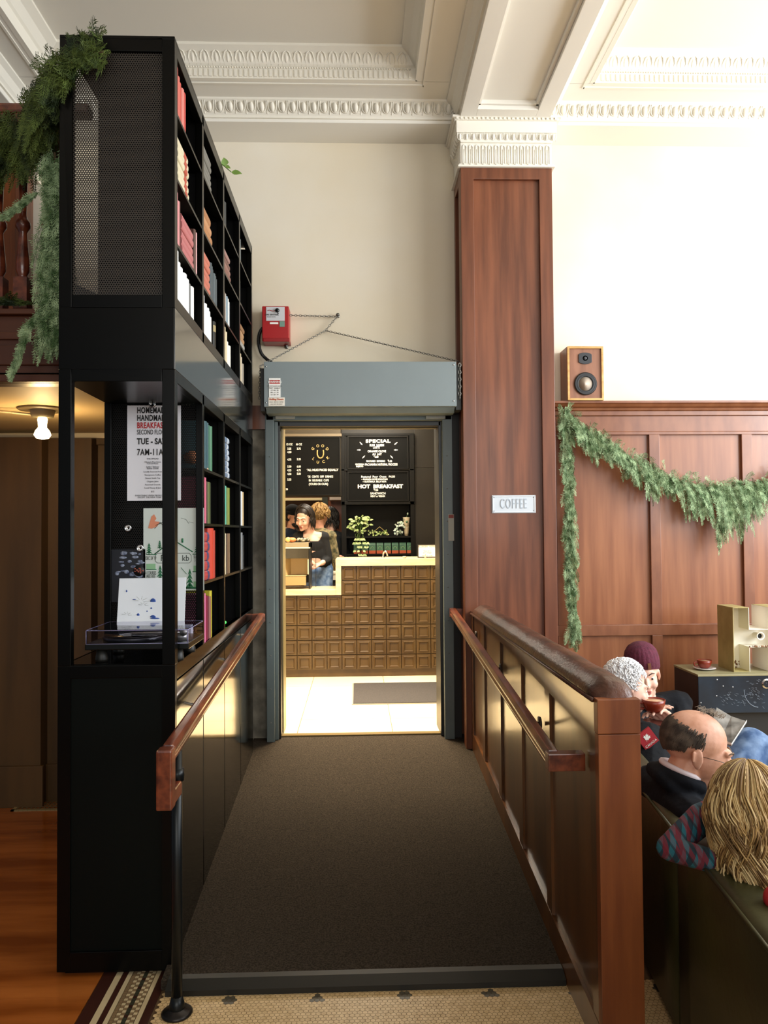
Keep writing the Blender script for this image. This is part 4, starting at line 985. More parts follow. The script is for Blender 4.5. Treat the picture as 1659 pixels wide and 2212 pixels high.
# behind: cream wall, warm wooden door case, stair step with pale carpet
wd = mat('warm_door_wood', '#7a3c14', 0.35, col2='#9a5420', vscale=3, stretch=(5, 5, .4), coat=0.2)
m = MB(); xd = at(72, 500, 4.6).x; m.box(-4.0, xd-0.10, 4.55, 4.65, MZ1, 4.06).box(xd-0.09, xd-0.045, 4.50, 4.6, MZ1, 4.06)
struct(m.build('door_2', wd, bevel=0.004))
m = MB(); m.box(xd-0.045, xd, 4.46, 4.6, MZ1, 4.06); struct(m.build('trim_12', M['mahog_fr'], bevel=0.004))
m = MB(); m.box(-4, xd, 3.9, 4.5, MZ1, MZ1+0.13); o = m.build('stair_step', M['mahog_fr'], bevel=0.004); tag(o, 'dark wooden step behind the balusters of the mezzanine', 'step')
m = MB(); m.box(-4, -1.25, 3.70, 4.5, MZ1+0.13, MZ1+0.16); tag(m.build('stair_carpet', cm('#a89a84', 0.95), bevel=0.012), 'pale carpet strip on the step behind the balusters', 'carpet')
m = MB(); m.prism([(-1.42, MZ1), (-1.12, MZ1), (-1.12, MZ1+0.20), (-1.42, MZ1+0.34)], 3.75, 3.80, 'y'); tag(m.build('dark_blue_seat', cm('#2e3446', 0.7), bevel=0.006), 'sloping dark blue seat edge behind the end baluster', 'seat')
m = MB(); m.box(-4.6, -2.15, 5.2, 5.35, 4.0, 4.30)
struct(m.build('trim_13', M['plaster']))

# ------------------------------------------------------------------ garlands
def sprig(mb, p, d, L, n=11, bl=0.022, bw=0.0055, droop=0.9):
    """flat cedar spray: a drooping stem with paired side twigs, each carrying scale leaves"""
    p = Vector(p); d = Vector(d).normalized(); st = L/n
    side = d.cross(Vector((random.uniform(-.5, .5), random.uniform(-1, -.2), random.uniform(-0.5, 0.5)))).normalized()
    for i in range(n):
        d2 = (d + Vector((random.uniform(-.06, .06), 0, -droop*st*6))).normalized(); p1 = p + d2*st
        side = (side - d2*side.dot(d2)).normalized(); nn = d2.cross(side)
        f = i/n; w = bl*1.5*math.sin(math.pi*(0.22+0.74*f))*random.uniform(.8, 1.15)
        for s_ in (-1, 1):
            bd = (d2*0.95 + side*s_*0.62 + nn*random.uniform(-0.3, 0.3)).normalized()
            q = d2*bw; bend = Vector((0, 0, -0.12*w))
            m1 = p + bd*w*0.5
            mb.add([p, m1 + q*0.8, p + bd*w + bend, m1 - q*0.7], [(0, 1, 2, 3)])
            sd = bd.cross(nn).normalized()
            for u in (0.35, 0.7):
                b2 = (bd*0.9 + sd*(0.7 if u < .5 else -.7) + nn*random.uniform(-.4, .4)).normalized(); pm = p + bd*w*u
                mb.add([pm, pm + b2*w*0.2 + bd*bw*0.6, pm + b2*w*0.42, pm + b2*w*0.2 - bd*bw*0.5], [(0, 1, 2, 3)])
        mb.add([p - side*0.0013, p + side*0.0013, p1 + side*0.0013, p1 - side*0.0013], [(0, 1, 2, 3)])
        p = p1; d = d2
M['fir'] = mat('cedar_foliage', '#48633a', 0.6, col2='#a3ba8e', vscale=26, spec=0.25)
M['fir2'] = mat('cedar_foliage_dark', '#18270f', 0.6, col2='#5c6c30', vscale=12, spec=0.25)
M['twig'] = cm('#4a3a22', 0.8)
def path_samples(pts, step):
    sp = spline(pts, 14); out = []; acc = 0
    for a, b in zip(sp[:-1], sp[1:]):
        L = (b-a).length; t = -acc
        while t + step <= L:
            t += step; out.append((a.lerp(b, max(0, t/L)), (b-a).normalized()))
        acc = L - t if t >= 0 else acc + L
    return out, sp
def garland(name, label, pts, mat_, hang, density, spread=0.035, seed=1, lf=0.022, sz=1.0, extra=None, out=Vector((0, -1, 0)), straight=False, up=0.15):
    random.seed(seed)
    g = thing(name, tuple(pts[0]), label, 'garland')
    sm, sp = path_samples(pts, density)
    MB().tube(sp, 0.006, 6).build('twine', M['twig'], g)
    mb = MB(); N = len(sm)
    for i, (p, t) in enumerate(sm):
        L = hang(i/N)*random.uniform(0.6, 1.15)
        if random.random() < up: d = (t*random.uniform(-1, 1) + Vector((0, 0, random.uniform(.3, 1))) + out*random.uniform(0, .6)).normalized(); L = min(L, 0.075)
        elif straight: d = (Vector((random.uniform(-.45, .45), 0, -1)) + out*random.uniform(0, .5)).normalized()
        else: d = (t*random.uniform(0.1, 0.9) + Vector((random.uniform(-.2, .2), 0, -random.uniform(0.5, 1.1))) + out*random.uniform(0, .6)).normalized()
        q = p + Vector((random.uniform(-1, 1), random.uniform(-0.8, 0.3), random.uniform(-1, 1)))*spread
        sprig(mb, q, d, L*sz, max(6, int(L*sz/0.011)), lf, 0.0045)
    if extra: extra(mb)
    mb.build('foliage', mat_, g)
    return g
YG = YW-0.14
gp = [at(x, y, YG) for x, y in ((1216, 882), (1245, 912), (1290, 945), (1345, 982), (1400, 1010), (1450, 1036), (1510, 1052), (1570, 1052), (1620, 1044), (1680, 1030), (1800, 950))]
random.seed(11); lobes = [random.uniform(0.35, 1.5) for _ in range(30)]
def hang_r(t): return (0.13 + 0.12*min(1, t*1.6)) * lobes[int(t*29)]
def ex_r(mb):
    for k in range(10):
        sprig(mb, at(1215+k*3, 885+k*2, YG), (0.5-k*0.05, -0.3, -0.4), 0.22, 20)
    for k in range(8):
        p = at(1552+random.uniform(-6, 6), 1075+k*8, YG-0.02); sprig(mb, p, (random.uniform(-.3, .2), -0.2, -1), 0.22, 20)
garland('swag_garland', 'green cedar garland swagging across the mahogany wainscot', gp, M['fir'], hang_r, 0.0034, 0.034, 5, 0.024, extra=ex_r, up=.12)
gv = [at(x, y, YG+0.01) for x, y in ((1219, 885), (1225, 960), (1228, 1050), (1229, 1150), (1232, 1250), (1236, 1330), (1240, 1368))]
garland('hanging_garland', 'narrow cedar garland hanging straight down beside the column', gv, M['fir'], lambda t: 0.14, 0.0045, 0.022, 9, 0.022, straight=True, up=0.0)
# left: over the corner of the bookcase, along the balustrade rail, with a long hanging tail
YL = MY-0.02
gl = [at(225, 112, 2.875), at(175, 122, 2.87), at(130, 160, 2.90), at(98, 225, 3.08), at(60, 280, YL), at(0, 290, YL), at(-90, 275, YL), at(-220, 290, YL)]
def hang_l(t): return 0.07 if t < 0.14 else (0.15 if t < .25 else 0.24)
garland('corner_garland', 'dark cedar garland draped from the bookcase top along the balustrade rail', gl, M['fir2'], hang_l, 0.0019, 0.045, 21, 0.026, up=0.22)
gt = [at(x, y, 3.05) for x, y in ((118, 330), (122, 380), (125, 440), (124, 520), (122, 600), (118, 660))]
def ex_l(mb):
    for k in range(46):
        p = at(112+random.uniform(-10, 12), 620+random.uniform(0, 70), 3.04); sprig(mb, p, (random.uniform(-.12, .1), -.1, -1), random.uniform(.1, .2), 18)
    tail = [(95, 655), (82, 680), (62, 700), (52, 730), (40, 765), (28, 790)]
    for a, b in zip(tail[:-1], tail[1:]):
        for k in range(9):
            t = k/9; p = at(a[0]*(1-t)+b[0]*t, a[1]*(1-t)+b[1]*t, 3.03); A_, B_ = at(a[0], a[1], 3.03), at(b[0], b[1], 3.03)
            sprig(mb, p, (B_-A_).normalized()+Vector((random.uniform(-.25, .25), 0, random.uniform(-.2, .1))), 0.07, 8, 0.016)
    for k in range(26):
        t = k/26; p = at(85*(1-t)+22*t, 415*(1-t)+462*t, 3.1); sprig(mb, p, (-0.8, -.1, -0.5+random.uniform(-.3, .2)), 0.06, 7, 0.016, droop=0.3)
garland('hanging_garland', 'thick pale green cedar tail hanging beside the left edge of the bookcase', gt, M['fir'], lambda t: 0.12+0.14*min(1, t*2), 0.0026, 0.036, 31, 0.023, straight=True, up=0.0, extra=ex_l)
m = MB(); random.seed(4)
for k in range(30): sprig(m, at(random.uniform(0, 70), 662, 3.2)+Vector((0, 0, 0.01)), (random.uniform(-1, 1), -0.1, 0.05), 0.08, 8, 0.012, droop=0.05)
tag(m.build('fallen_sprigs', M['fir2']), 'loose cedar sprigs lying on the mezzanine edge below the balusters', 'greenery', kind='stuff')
# ------------------------------------------------------------------ the cafe beyond the doorway
YC = 7.42
m = MB()
for i in range(-3, 4):
    for j in range(0, 6):
        xa = -0.42 + i*0.655 + 0.002; ya = 5.345 + j*0.62 - 0.2
        m.box(xa, xa+0.650, max(5.34, ya), ya+0.615, DZ-0.01, DZ)
struct(m.build('floor_cafe', M['cafefloor']))
struct(MB().box(-2.6, 2.6, 5.30, 11.5, DZ-0.08, DZ-0.005).build('floor_cafe_grout', cm('#6b5c42', 0.8)))
A, B = atZ(763, 1522, DZ), atZ(775, 1478, DZ)
dm = thing('door_mat', (0.3, A.y, DZ), 'dark grey flecked door mat on the bright cafe tiles', 'door mat')
MB().box(A.x, A.x+1.3, A.y, B.y, DZ, DZ+0.012).build('pile', M['mat'], dm, bevel=0.003)
MB().box(A.x-0.012, A.x+1.31, A.y-0.012, B.y+0.012, DZ, DZ+0.006).build('border', cm('#8f8474', 0.8), dm)
struct(MB().box(-2.6, -2.5, YW+0.2, 11.5, DZ, 3.3).build('wall_cafe_left', M['plaster']))
struct(MB().box(2.5, 2.6, YW+0.2, 11.5, DZ, 3.3).build('wall_cafe_right', M['cafepanel']))
struct(MB().box(-2.6, 2.6, YW+0.2, 11.5, 3.25, 3.35).build('ceiling_cafe', M['plaster_white']))

# counter: patinated tiles, pale worktop with a step
ct = thing('bar_counter', (0, YC, DZ), 'long bar counter faced with bronze square-relief tiles and a stepped pale worktop', 'counter')
zt = at(820, 1207, YC).z; ztb = at(820, 1222, YC).z; zl = at(660, 1274, YC).z; zlb = at(660, 1286, YC).z; zbt = at(780, 1446, YC).z
xs0 = at(725, 1240, YC).x; xs1 = at(737, 1240, YC).x
m = MB(); pit = 0.1413; xc0 = at(753.6, 1238, YC).x; zc0 = at(753.6, 1237.6, YC).z
m.box(-1.3, 2.3, YC+0.03, YC+0.10, DZ, zlb).box(xs1-0.01, 2.3, YC+0.03, YC+0.10, zlb-0.01, ztb)
for i in range(-7, 12):
    for j in range(0, 7):
        cx, cz = xc0+i*pit, zc0-j*pit
        top = ztb if cx > xs1 else zlb
        if cz + 0.04 > top: continue
        h = pit/2-0.0015; y = YC+0.012
        a, b, c_ = h, 0.043, 0.036
        def rg(r, yy): return [(cx-r, yy, cz-r), (cx+r, yy, cz-r), (cx+r, yy, min(cz+r, top)), (cx-r, yy, min(cz+r, top))]
        vs = rg(h, YC+0.03) + rg(h-0.003, y) + rg(0.05, y-0.001) + rg(0.046, y-0.007) + rg(0.041, y-0.006) + rg(0.036, y+0.004)
        fs = []
        for q in range(5):
            for k in range(4): fs.append((q*4+k, q*4+(k+1) % 4, (q+1)*4+(k+1) % 4, (q+1)*4+k))
        fs.append((20, 21, 22, 23)); m.add(vs, fs)
m.build('tile_front', M['countertile'], ct)
MB().box(-1.3, 2.3, YC+0.05, YC+0.1, DZ, zbt).build('toe_kick', cm('#1c1812', 0.5), ct)
m = MB(); m.box(xs0, 2.3, YC-0.012, YC+0.62, ztb, zt); m.build('upper_worktop', M['countertop'], ct, bevel=0.002)
m = MB(); m.box(xs0, xs1, YC-0.012, YC+0.62, zlb, ztb+0.001); m.build('step_panel', M['countertop'], ct, bevel=0.002)
m = MB(); m.box(-1.3, xs0-0.0005, YC-0.012, YC+0.50, zlb, zl); m.build('lower_worktop', M['countertop'], ct, bevel=0.002)

# back wall cabinetry
YB = 9.0
cb = thing('back_bar_cabinet', (0.3, YB, DZ), 'tall black back bar cabinet with open shelves and framed boards', 'cabinet')
xa, xb = at(737, 1000, YB).x, at(894, 1000, YB).x
def zz(py, Y=YB): return at(800, py, Y).z
x_l, x_r = at(748, 1100, YB).x, at(887, 1100, YB).x
m = MB(); m.box(xa, xb, YB+0.02, YB+0.35, zz(1090), zz(936)).box(xa, x_l, YB, YB+0.35, DZ, zz(936)).box(x_r, xb, YB, YB+0.35, DZ, zz(936)).box(x_l, x_r, YB+0.33, YB+0.35, DZ, zz(1090))
m.box(x_l, x_r, YB, YB+0.33, DZ, zz(1210)); m.build('carcass', M['cafeblack'], cb)
for (a, b) in ((1158.5, 1162), (1196, 1200)): MB().box(x_l, x_r, YB+0.005, YB+0.33, zz(b), zz(a)).build('shelf', M['cafeblack'], cb)
m = MB(); m.box(xa-0.005, xb+0.005, YB-0.012, YB+0.02, zz(941), zz(936)).box(xa-0.005, xa+0.04, YB-0.012, YB+0.02, zz(1090), zz(941)).box(xb-0.05, xb+0.005, YB-0.012, YB+0.02, zz(1090), zz(941)).box(xa, xb, YB-0.012, YB+0.02, zz(1017), zz(1013)).box(xa, xb, YB-0.012, YB+0.02, zz(1090), zz(1083)); m.build('face_frame', M['cafeblack'], cb, bevel=0.003)
struct(MB().box(at(737, 900, YB).x, 2.5, YB+0.04, YB+0.42, zz(936), 3.25).box(xb, at(893, 900, YB).x+0.06, YB+0.05, YB+0.3, DZ, zz(925)).build('wall_cafe_back', M['cafepanel']))
struct(MB().box(xb+0.012, 2.5, YB+0.03, YB+0.30, zz(1010), zz(922)).box(xb+0.012, 2.5, YB+0.03, YB+0.30, DZ, zz(1010.6)).build('wall_cafe_panel', M['cafepanel'], bevel=0.002))
struct(MB().box(-2.5, xa-0.002, 8.91, YB+0.1, zz(1072), 3.25).build('wall_cafe_header', mat('dim_header', '#4a3f2a', 0.6)))
p, q = at(607, 938, 8.9), at(738, 941, 8.9)
tag(MB().box(-2.0, q.x, 8.86, 8.95, q.z-0.012, p.z).build('header_rail', cm('#6c5c3e', 0.4)), 'thin pale rail above the large menu board', 'rail')

def board(name, pa, pb, Y, label):
    A, B = at(pa[0], pa[1], Y), at(pb[0], pb[1], Y)
    r = thing(name, ((A.x+B.x)/2, Y, B.z), label, 'menu board')
    MB().box(A.x, B.x, Y, Y+0.03, B.z, A.z).build('panel', M['board'], r)
    e = 0.014; m = MB(); m.box(A.x, B.x, Y-0.010, Y, A.z-e, A.z).box(A.x, B.x, Y-0.010, Y, B.z, B.z+e).box(A.x, A.x+e, Y-0.010, Y, B.z+e, A.z-e).box(B.x-e, B.x, Y-0.010, Y, B.z+e, A.z-e)
    m.build('frame', M['cafeblack'], r, bevel=0.002)
    return r
def tx(mb, s_, px, py, hpx, Y, sq=0.9, al='CENTER', bold=0.001, sp=1.0):
    text_into(mb, s_, at(px, py, Y-0.002), hpx*Y/F*1.42, squeeze=sq, align=al, bold=bold, depth=0.002, spacing=sp)
YM = 8.88
b1 = board('menu_board', (540, 943), (736, 1070), YM, 'large black menu board with prices and a golden horseshoe')
m = MB()
cols_ = {604: [(960, '12'), (969, '.75'), (986, '.75'), (993, '.25'), (1000, '.25'), (1008, '.00'), (1016, '.75'), (1024, '.50'), (1032, '.50'), (1043, '.5'), (1051, '.00')],
         625: [(960, '12 OZ'), (969.5, '3.25'), (977, '4.50'), (993, '4.75'), (1008, '5.50'), (1016, '4.25'), (1024, '4.50'), (1036, '5.25')],
         645.5: [(960, '16 OZ'), (969.5, '3.75'), (992, '5.25'), (1008, '6.00'), (1016, '4.75'), (1023.5, '5.00')]}
for x, l_ in cols_.items():
    for y, s_ in l_: tx(m, s_, x, y, 4.4, YM, 0.8)
tx(m, 'CAN BE 50', 611, 1057, 4, YM, 0.8)
for s_, x, y in (('*ALL MILKS PRICED EQUALLY', 662.5, 1015.5), ('*25  CENTS  OFF  DRINKS', 664, 1030), ('IN  REUSABLE  CUPS', 667, 1038), ('(YOURS OR OURS)', 667, 1046)):
    w = {1015.5: 66, 1030: 57, 1038: 44, 1046: 38}[y]
    tx(m, s_, x, y, 4.6, YM, 66*1.0/66*0.92*(w/66.0)*(25.0/len(s_))*0.86, al='LEFT')
m.build('lettering', M['chalk'], b1)
m = MB()
for s_, x, y, a in (('G', 676, 969.5, 45), ('O', 686.5, 963.5, 15), ('O', 697, 963.5, -12), ('D', 706.5, 970, -45), ('L', 677, 991, -40), ('U', 686.5, 998.5, -10), ('C', 699, 997.5, 15), ('K', 708, 989, 40)):
    ca, sa = math.cos(R(a)), math.sin(R(a)); text_into(m, s_, at(x, y, YM-0.002), 6.0*YM/F*1.35, right=(ca, 0, sa), up=(-sa, 0, ca), bold=0.001, depth=0.002)
m.build('circular_lettering', M['gold'], b1)
m = MB(); c = at(692, 978, YM-0.003); pp = []
for k in range(15):
    t = R(-50) + (R(180+50) - R(-50))*0; 
hs = [(-6.2, -6), (-6.8, -1), (-6.6, 4), (-5.2, 8.5), (-2.8, 11), (0, 11.8), (2.8, 11), (5.2, 8.5), (6.6, 4), (6.8, -1), (6.2, -6)]
m.tube([c + Vector((a*YM/F, 0, -b*YM/F)) for a, b in hs], 0.0075, 8); m.build('horseshoe', M['gold'], b1)
YS = YB-0.014
b2 = board('special_board', (750.5, 942), (882.5, 1013), YS, 'black SPECIAL board listing rum raisin latte, upper of the two boards')
m = MB()
tx(m, 'SPECIAL', 816.5, 953, 6.8, YS, 1.4, bold=0.0022, sp=1.12)
for s_, x, y, h_, q in (('RUM  RAISIN', 814, 962, 4.6, .85), ('LATTE', 813, 967, 4.4, .8), ('ORANGE CLOVE', 814, 975, 4.4, .85), ('AU  LAIT', 814.5, 981.5, 4.2, .85), ('$', 808, 985, 3, .8), ('6.00', 813.5, 987, 4, .8), ('FEATURED  ESPRESSO', 811.5, 996.3, 3.6, .83), ('$', 838.5, 994.5, 3, .8), ('3.50', 843, 996.5, 4, .8), ('PACAMARA NATURAL PROCESS', 823.5, 1003.5, 4.8, .72), ('GUATEMALA', 777, 1003, 3.2, .72), ('INJERTO', 777, 1007.5, 3.2, .9)):
    tx(m, s_, x, y, h_, YS, q)
def arrow(mb, x, y, ang, Y):
    c = at(x, y, Y-0.002); d = Vector((math.cos(ang), 0, math.sin(ang))); n_ = Vector((-d.z, 0, d.x)); k = Y/F
    P_ = [c-d*4.2*k-n_*0.5*k, c-d*4.2*k+n_*0.5*k, c+d*0*k+n_*0.9*k, c+d*0*k+n_*1.7*k, c+d*4.5*k, c-n_*1.7*k, c-n_*0.9*k]
    mb.add(P_, [tuple(range(7))])
for x, y, a in ((780, 958, 135-180), (855, 958, 45), (775, 972, 180), (855, 972, 0), (785.5, 987, 225), (846, 987, -40)):
    pass
for x, y, a in ((780, 958, -48), (855, 958, 218), (775.5, 972, 0), (855, 972, 180), (785.5, 987, 45), (846, 987, 130)): arrow(m, x, y, R(a), YS)
m.build('lettering', M['chalk'], b2)
b3 = board('breakfast_board', (750.5, 1018.5), (883, 1082), YS, 'black HOT BREAKFAST board, lower of the two boards')
m = MB()
tx(m, 'HOT  BREAKFAST', 821.5, 1051, 7.8, YS, 1.12, bold=0.003)
for s_, x, y, h_, q in (('Featured  Pour  Overs   $4.50', 816.5, 1030, 4.2, 1.0), ('~ RWANDA HUYE MOUNTAIN', 809, 1035.5, 3.4, .85), ('~ GUATEMALA  BELLA VISTA', 809, 1040.5, 3.6, .78), ('$', 808, 1057, 3, .8), ('7.50', 813, 1059, 4, .8), ('SANDWICH', 816.5, 1066, 4.6, .95), ('MEAT or VEGAN', 816, 1072, 4, .75)): tx(m, s_, x, y, h_, YS, q)
m.build('lettering', M['chalk'], b3)

# coffee bags on the lower shelf
bag_g = mat('green_coffee_bag', '#2f5a42', 0.45, col2='#3f7052', vscale=14); bag_o = cm('#b5512c', 0.5)
zsh = zz(1196)
for i in range(8):
    pxc = 771.5 + i*16.4
    c = at(pxc, 1190, YB+0.05); w = 0.077 if i < 7 else 0.06
    r = thing('coffee_bag', (c.x, YB+0.05, zsh), '%s green and orange coffee bag from the left, back bar shelf' % ['first', 'second', 'third', 'fourth', 'fifth', 'sixth', 'seventh', 'eighth'][i], 'coffee bag', 'coffee bags on the back bar shelf')
    if i == 0:
        m = MB(); hgt = 0.125
        for z0_, z1_, w0, w1, d0, d1, mi in ((0, 0.036, .077, .078, .05, .052, 1), (0.036, 0.10, .078, .077, .052, .04, 0), (0.10, hgt, .077, .076, .04, .006, 0)):
            m.cur = mi
            v = [(-w0/2, -d0/2, z0_), (w0/2, -d0/2, z0_), (w0/2, d0/2, z0_), (-w0/2, d0/2, z0_), (-w1/2, -d1/2, z1_), (w1/2, -d1/2, z1_), (w1/2, d1/2, z1_), (-w1/2, d1/2, z1_)]
            m.add(v, [(0, 3, 2, 1), (4, 5, 6, 7), (0, 1, 5, 4), (1, 2, 6, 5), (2, 3, 7, 6), (3, 0, 4, 7)])
        bag0 = m.build('pouch', [bag_g, bag_o], r, local=True)
        m = MB(); m.tube([(0.02*math.cos(a*math.pi/8), -0.0255+0.002, 0.05+0.03*math.sin(a*math.pi/8)) for a in range(9)], 0.0022, 5)
        arc0 = m.build('arch_print', cm('#8fae7a', 0.5), r, local=True)
    else:
        for src in (bag0, arc0):
            o = src.copy(); C.objects.link(o); o.parent = r
# plants on the upper shelf
zp = zz(1158.5)
LV = mat('variegated_leaf', '#7f9f4a', 0.45, col2='#d3dc9c', vscale=30); LVd = mat('pothos_leaf', '#5e8044', 0.45, col2='#a9c08a', vscale=30)
def bushy(name, label, px, py, rad, n, matl, trail, seed):
    random.seed(seed); c = at(px, py, YB+0.08)
    r = thing(name, (c.x, c.y, zp), label, 'plant')
    MB().lathe((c.x, c.y, zp+0.001), [(0.03, 0), (0.045, 0.06), (0.043, 0.065)], 16).build('pot', cm('#3a352a', 0.6), r)
    lf, stm = MB(), MB()
    for k in range(n):
        a = random.uniform(0, 6.28); u = random.uniform(-0.6, 1)
        e = c + Vector((math.cos(a)*rad*random.uniform(.3, 1), -abs(math.sin(a))*rad*0.8, u*rad*0.9))
        stm.tube(spline([Vector((c.x, c.y, zp+0.05)), c + (e-c)*0.5 + Vector((0, 0, 0.02)), e], 4), 0.002, 4)
        leaf(lf, e, (math.cos(a), -0.5, random.uniform(-0.9, 0.2)), random.uniform(.035, .055), random.uniform(.025, .038), (0, -1, 0.5))
    for k in range(trail):
        x = c.x + random.uniform(-.05, .09); p = Vector((x, YB-0.02, zp+0.02)); pts = [Vector((c.x, c.y, zp+0.05)), p]
        for j in range(random.randint(2, 5)):
            p = p + Vector((random.uniform(-.02, .03), 0, -0.045)); pts.append(p.copy()); leaf(lf, p, (random.choice((-1, 1)), -.3, -.7), .04, .028, (0, -1, .3))
        stm.tube(spline(pts, 4), 0.002, 4)
    stm.build('stem', cm('#5d7a3a', 0.6), r); lf.build('foliage', matl, r)
bushy('variegated_plant', 'large yellow-green trailing plant at the left of the back bar shelf', 775, 1136, 0.13, 60, LV, 8, 5)
c = at(822, 1150, YB+0.05)
r = thing('low_vine', (c.x, c.y, zp), 'low leafy vine with a bent wire triangle in the middle of the shelf', 'plant')
lf, stm = MB(), MB(); random.seed(8)
for k in range(46):
    p = at(random.uniform(795, 838), random.uniform(1148, 1157), YB+random.uniform(.02, .1)); leaf(lf, p, (random.uniform(-1, 1), -.4, random.uniform(-.2, 1)), .03, .018, (0, -1, .3))
stm.tube(spline([at(795, 1157, YB+.06), at(810, 1150, YB+.06), at(838, 1157, YB+.06)]), 0.002, 4)
lf.build('foliage', LV, r); stm.build('stem', cm('#5d7a3a', 0.6), r)
MB().tube([at(806, 1150, YB+.05), at(820, 1138, YB+.05), at(837, 1152, YB+.05), at(836, 1157, YB+.05)], 0.003, 5).build('wire_triangle', cm('#b9a25c', 0.4), r)
c = at(878, 1150, YB+0.06)
r = thing('cup_planter', (c.x, c.y, zp), 'two stacked pale cups with a trailing plant at the right of the shelf', 'plant')
MB().lathe((c.x, c.y, zp+0.001), [(0.022, 0), (0.026, 0.04), (0.034, 0.10), (0.036, 0.105)], 18).build('lower_cup', cm('#b5a88c', 0.5), r)
MB().lathe((c.x+0.002, c.y, zp+0.107), [(0.028, 0), (0.034, 0.05), (0.042, 0.105), (0.044, 0.11)], 18).build('upper_cup', cm('#cfc2a4', 0.5), r)
MB().lathe((c.x+0.002, c.y-0.037, zp+0.165), [(0.014, -0.001), (0.014, 0.001)], 16, 'y').build('round_mark', cm('#4a6a4a', 0.5), r)
lf, stm = MB(), MB()
for k in range(26):
    p = at(random.uniform(852, 872), random.uniform(1124, 1152), YB+random.uniform(-.01, .06)); leaf(lf, p, (random.uniform(-1, .6), -.4, random.uniform(-1, .4)), .038, .026, (0, -1, .3))
stm.tube(spline([at(876, 1122, YB+.06), at(866, 1130, YB+.03), at(858, 1145, YB+.0), at(868, 1156, YB)]), 0.002, 4); stm.tube(spline([at(876, 1122, YB+.06), at(878, 1116, YB+.06), at(881, 1111, YB+.06)]), 0.002, 4)
leaf(lf, at(880, 1112, YB+.05), (0.2, -.3, 1), .03, .02, (0, -1, 0)); lf.build('foliage', mat('pale_leaf', '#86a08a', 0.45, col2='#d6dccc', vscale=30), r); stm.build('stem', cm('#5d7a3a', 0.6), r)

# things on the counter
ztop = zt
A, B = at(902, 1176, 7.6), at(944, 1208, 7.6)
r = thing('framed_notice', ((A.x+B.x)/2, 7.6, ztop), 'small framed white notice standing on the right of the counter', 'framed notice')
MB().box(A.x+0.006, B.x-0.006, 7.60, 7.605, ztop+0.01, A.z-0.006).build('sheet', M['white'], r)
m = MB(); m.box(A.x, B.x, 7.595, 7.615, A.z-0.008, A.z).box(A.x, B.x, 7.595, 7.615, ztop+0.001, ztop+0.010).box(A.x, A.x+0.008, 7.595, 7.615, ztop+0.01, A.z-0.008).box(B.x-0.008, B.x, 7.595, 7.615, ztop+0.01, A.z-0.008).box(A.x, B.x, 7.606, 7.615, ztop+0.005, A.z); m.build('frame', cm('#2a2620', 0.4), r)
m = MB()
for y, s_ in ((1181, 'ALLERGEN  NOTICE'), (1190, 'Please tell us'), (1194, 'about allergies'), (1200, 'before you order')): text_into(m, s_, at(923, y, 7.598), 0.02 if y == 1181 else 0.015)
m.build('printing', cm('#b06050'), r)
p = at(951, 1208, 7.62)
r = thing('spray_bottle', (p.x, 7.62, ztop), 'slim white bottle beside the framed notice', 'bottle'); MB().lathe((p.x, 7.62, ztop+0.001), [(0.02, 0), (0.022, 0.09), (0.012, 0.115), (0.008, 0.13)], 16).build('body', cm('#d8d8d4', 0.4), r); MB().lathe((p.x, 7.62, ztop+0.131), [(0.008, 0), (0.009, 0.02), (0.003, 0.024)], 12).build('cap', M['white'], r)
p = at(832, 1209, 7.72)
r = thing('chrome_tap', (p.x, 7.72, ztop), 'curved chrome tap rising behind the counter', 'tap'); MB().tube(spline([Vector((p.x-0.02, 7.72, ztop)), Vector((p.x-0.018, 7.72, ztop+0.045)), Vector((p.x, 7.70, ztop+0.065)), Vector((p.x+0.018, 7.69, ztop+0.045)), Vector((p.x+0.022, 7.69, ztop+0.02))]), 0.009, 10).build('spout', M['chrome'], r)
MB().lathe((p.x-0.02, 7.72, ztop+0.0005), [(0.018, 0), (0.016, 0.01)], 14).build('base', M['chrome'], r)
for px, lb in ((873, 'small white dish'), (918, 'tiny pale figure')):
    p = at(px, 1209, 7.55); m = MB(); m.lathe((p.x, 7.5, ztop+0.0005), [(0.012, 0), (0.02, 0.012), (0.016, 0.02)] if px == 873 else [(0.008, 0), (0.01, 0.01), (0.004, 0.02), (0.008, 0.03), (0.003, 0.042)], 14)
    tag(m.build('small_dish' if px == 873 else 'small_ornament', cm('#b8aa90', 0.4)), lb + (' near the right end of the counter' if px == 873 else ' standing before the framed notice'), 'dish' if px == 873 else 'ornament')
# pastry case / till box at left of the lower worktop
def q7(px, py, Y=7.55): return at(px, py, Y)
r = thing('display_case', (q7(635, 1274).x, 7.55, zl), 'black framed case with tan inner panels on the lower worktop', 'display case')
xL, xR = -1.05, q7(671, 1220).x
def zq(py, Y=7.55): return at(640, py, Y).z
MB().box(xL, xR, 7.50, 7.80, zq(1183.5), zq(1172)).build('top_deck', mat('brushed_deck', '#8c7f66', 0.35, metal=0.4), r, bevel=0.002)
MB().box(xL, xR, 7.495, 7.50, zq(1184.5), zq(1182)).build('bright_edge', cm('#d8cba8', 0.4), r)
MB().box(xL, xR-0.01, 7.50, 7.52, zq(1206), zq(1184.5)).build('dark_glass', mat('smoked_glass', '#2f2a20', 0.15), r)
m = MB(); m.box(xR-0.016, xR, 7.50, 7.80, zl, zq(1172)).box(xR+0.036, xR+0.04, 7.78, 7.80, zl, zq(1180)).box(xL, xR, 7.78, 7.80, zq(1262), zq(1184)); m.build('black_frame', cm('#0c0b09', 0.4), r, bevel=0.001)
tanm = cm('#cbb080', 0.6)  # inner tan painted lighter to make up for shade in the case
m = MB(); a = q7(612, 1207); b = q7(668, 1207)
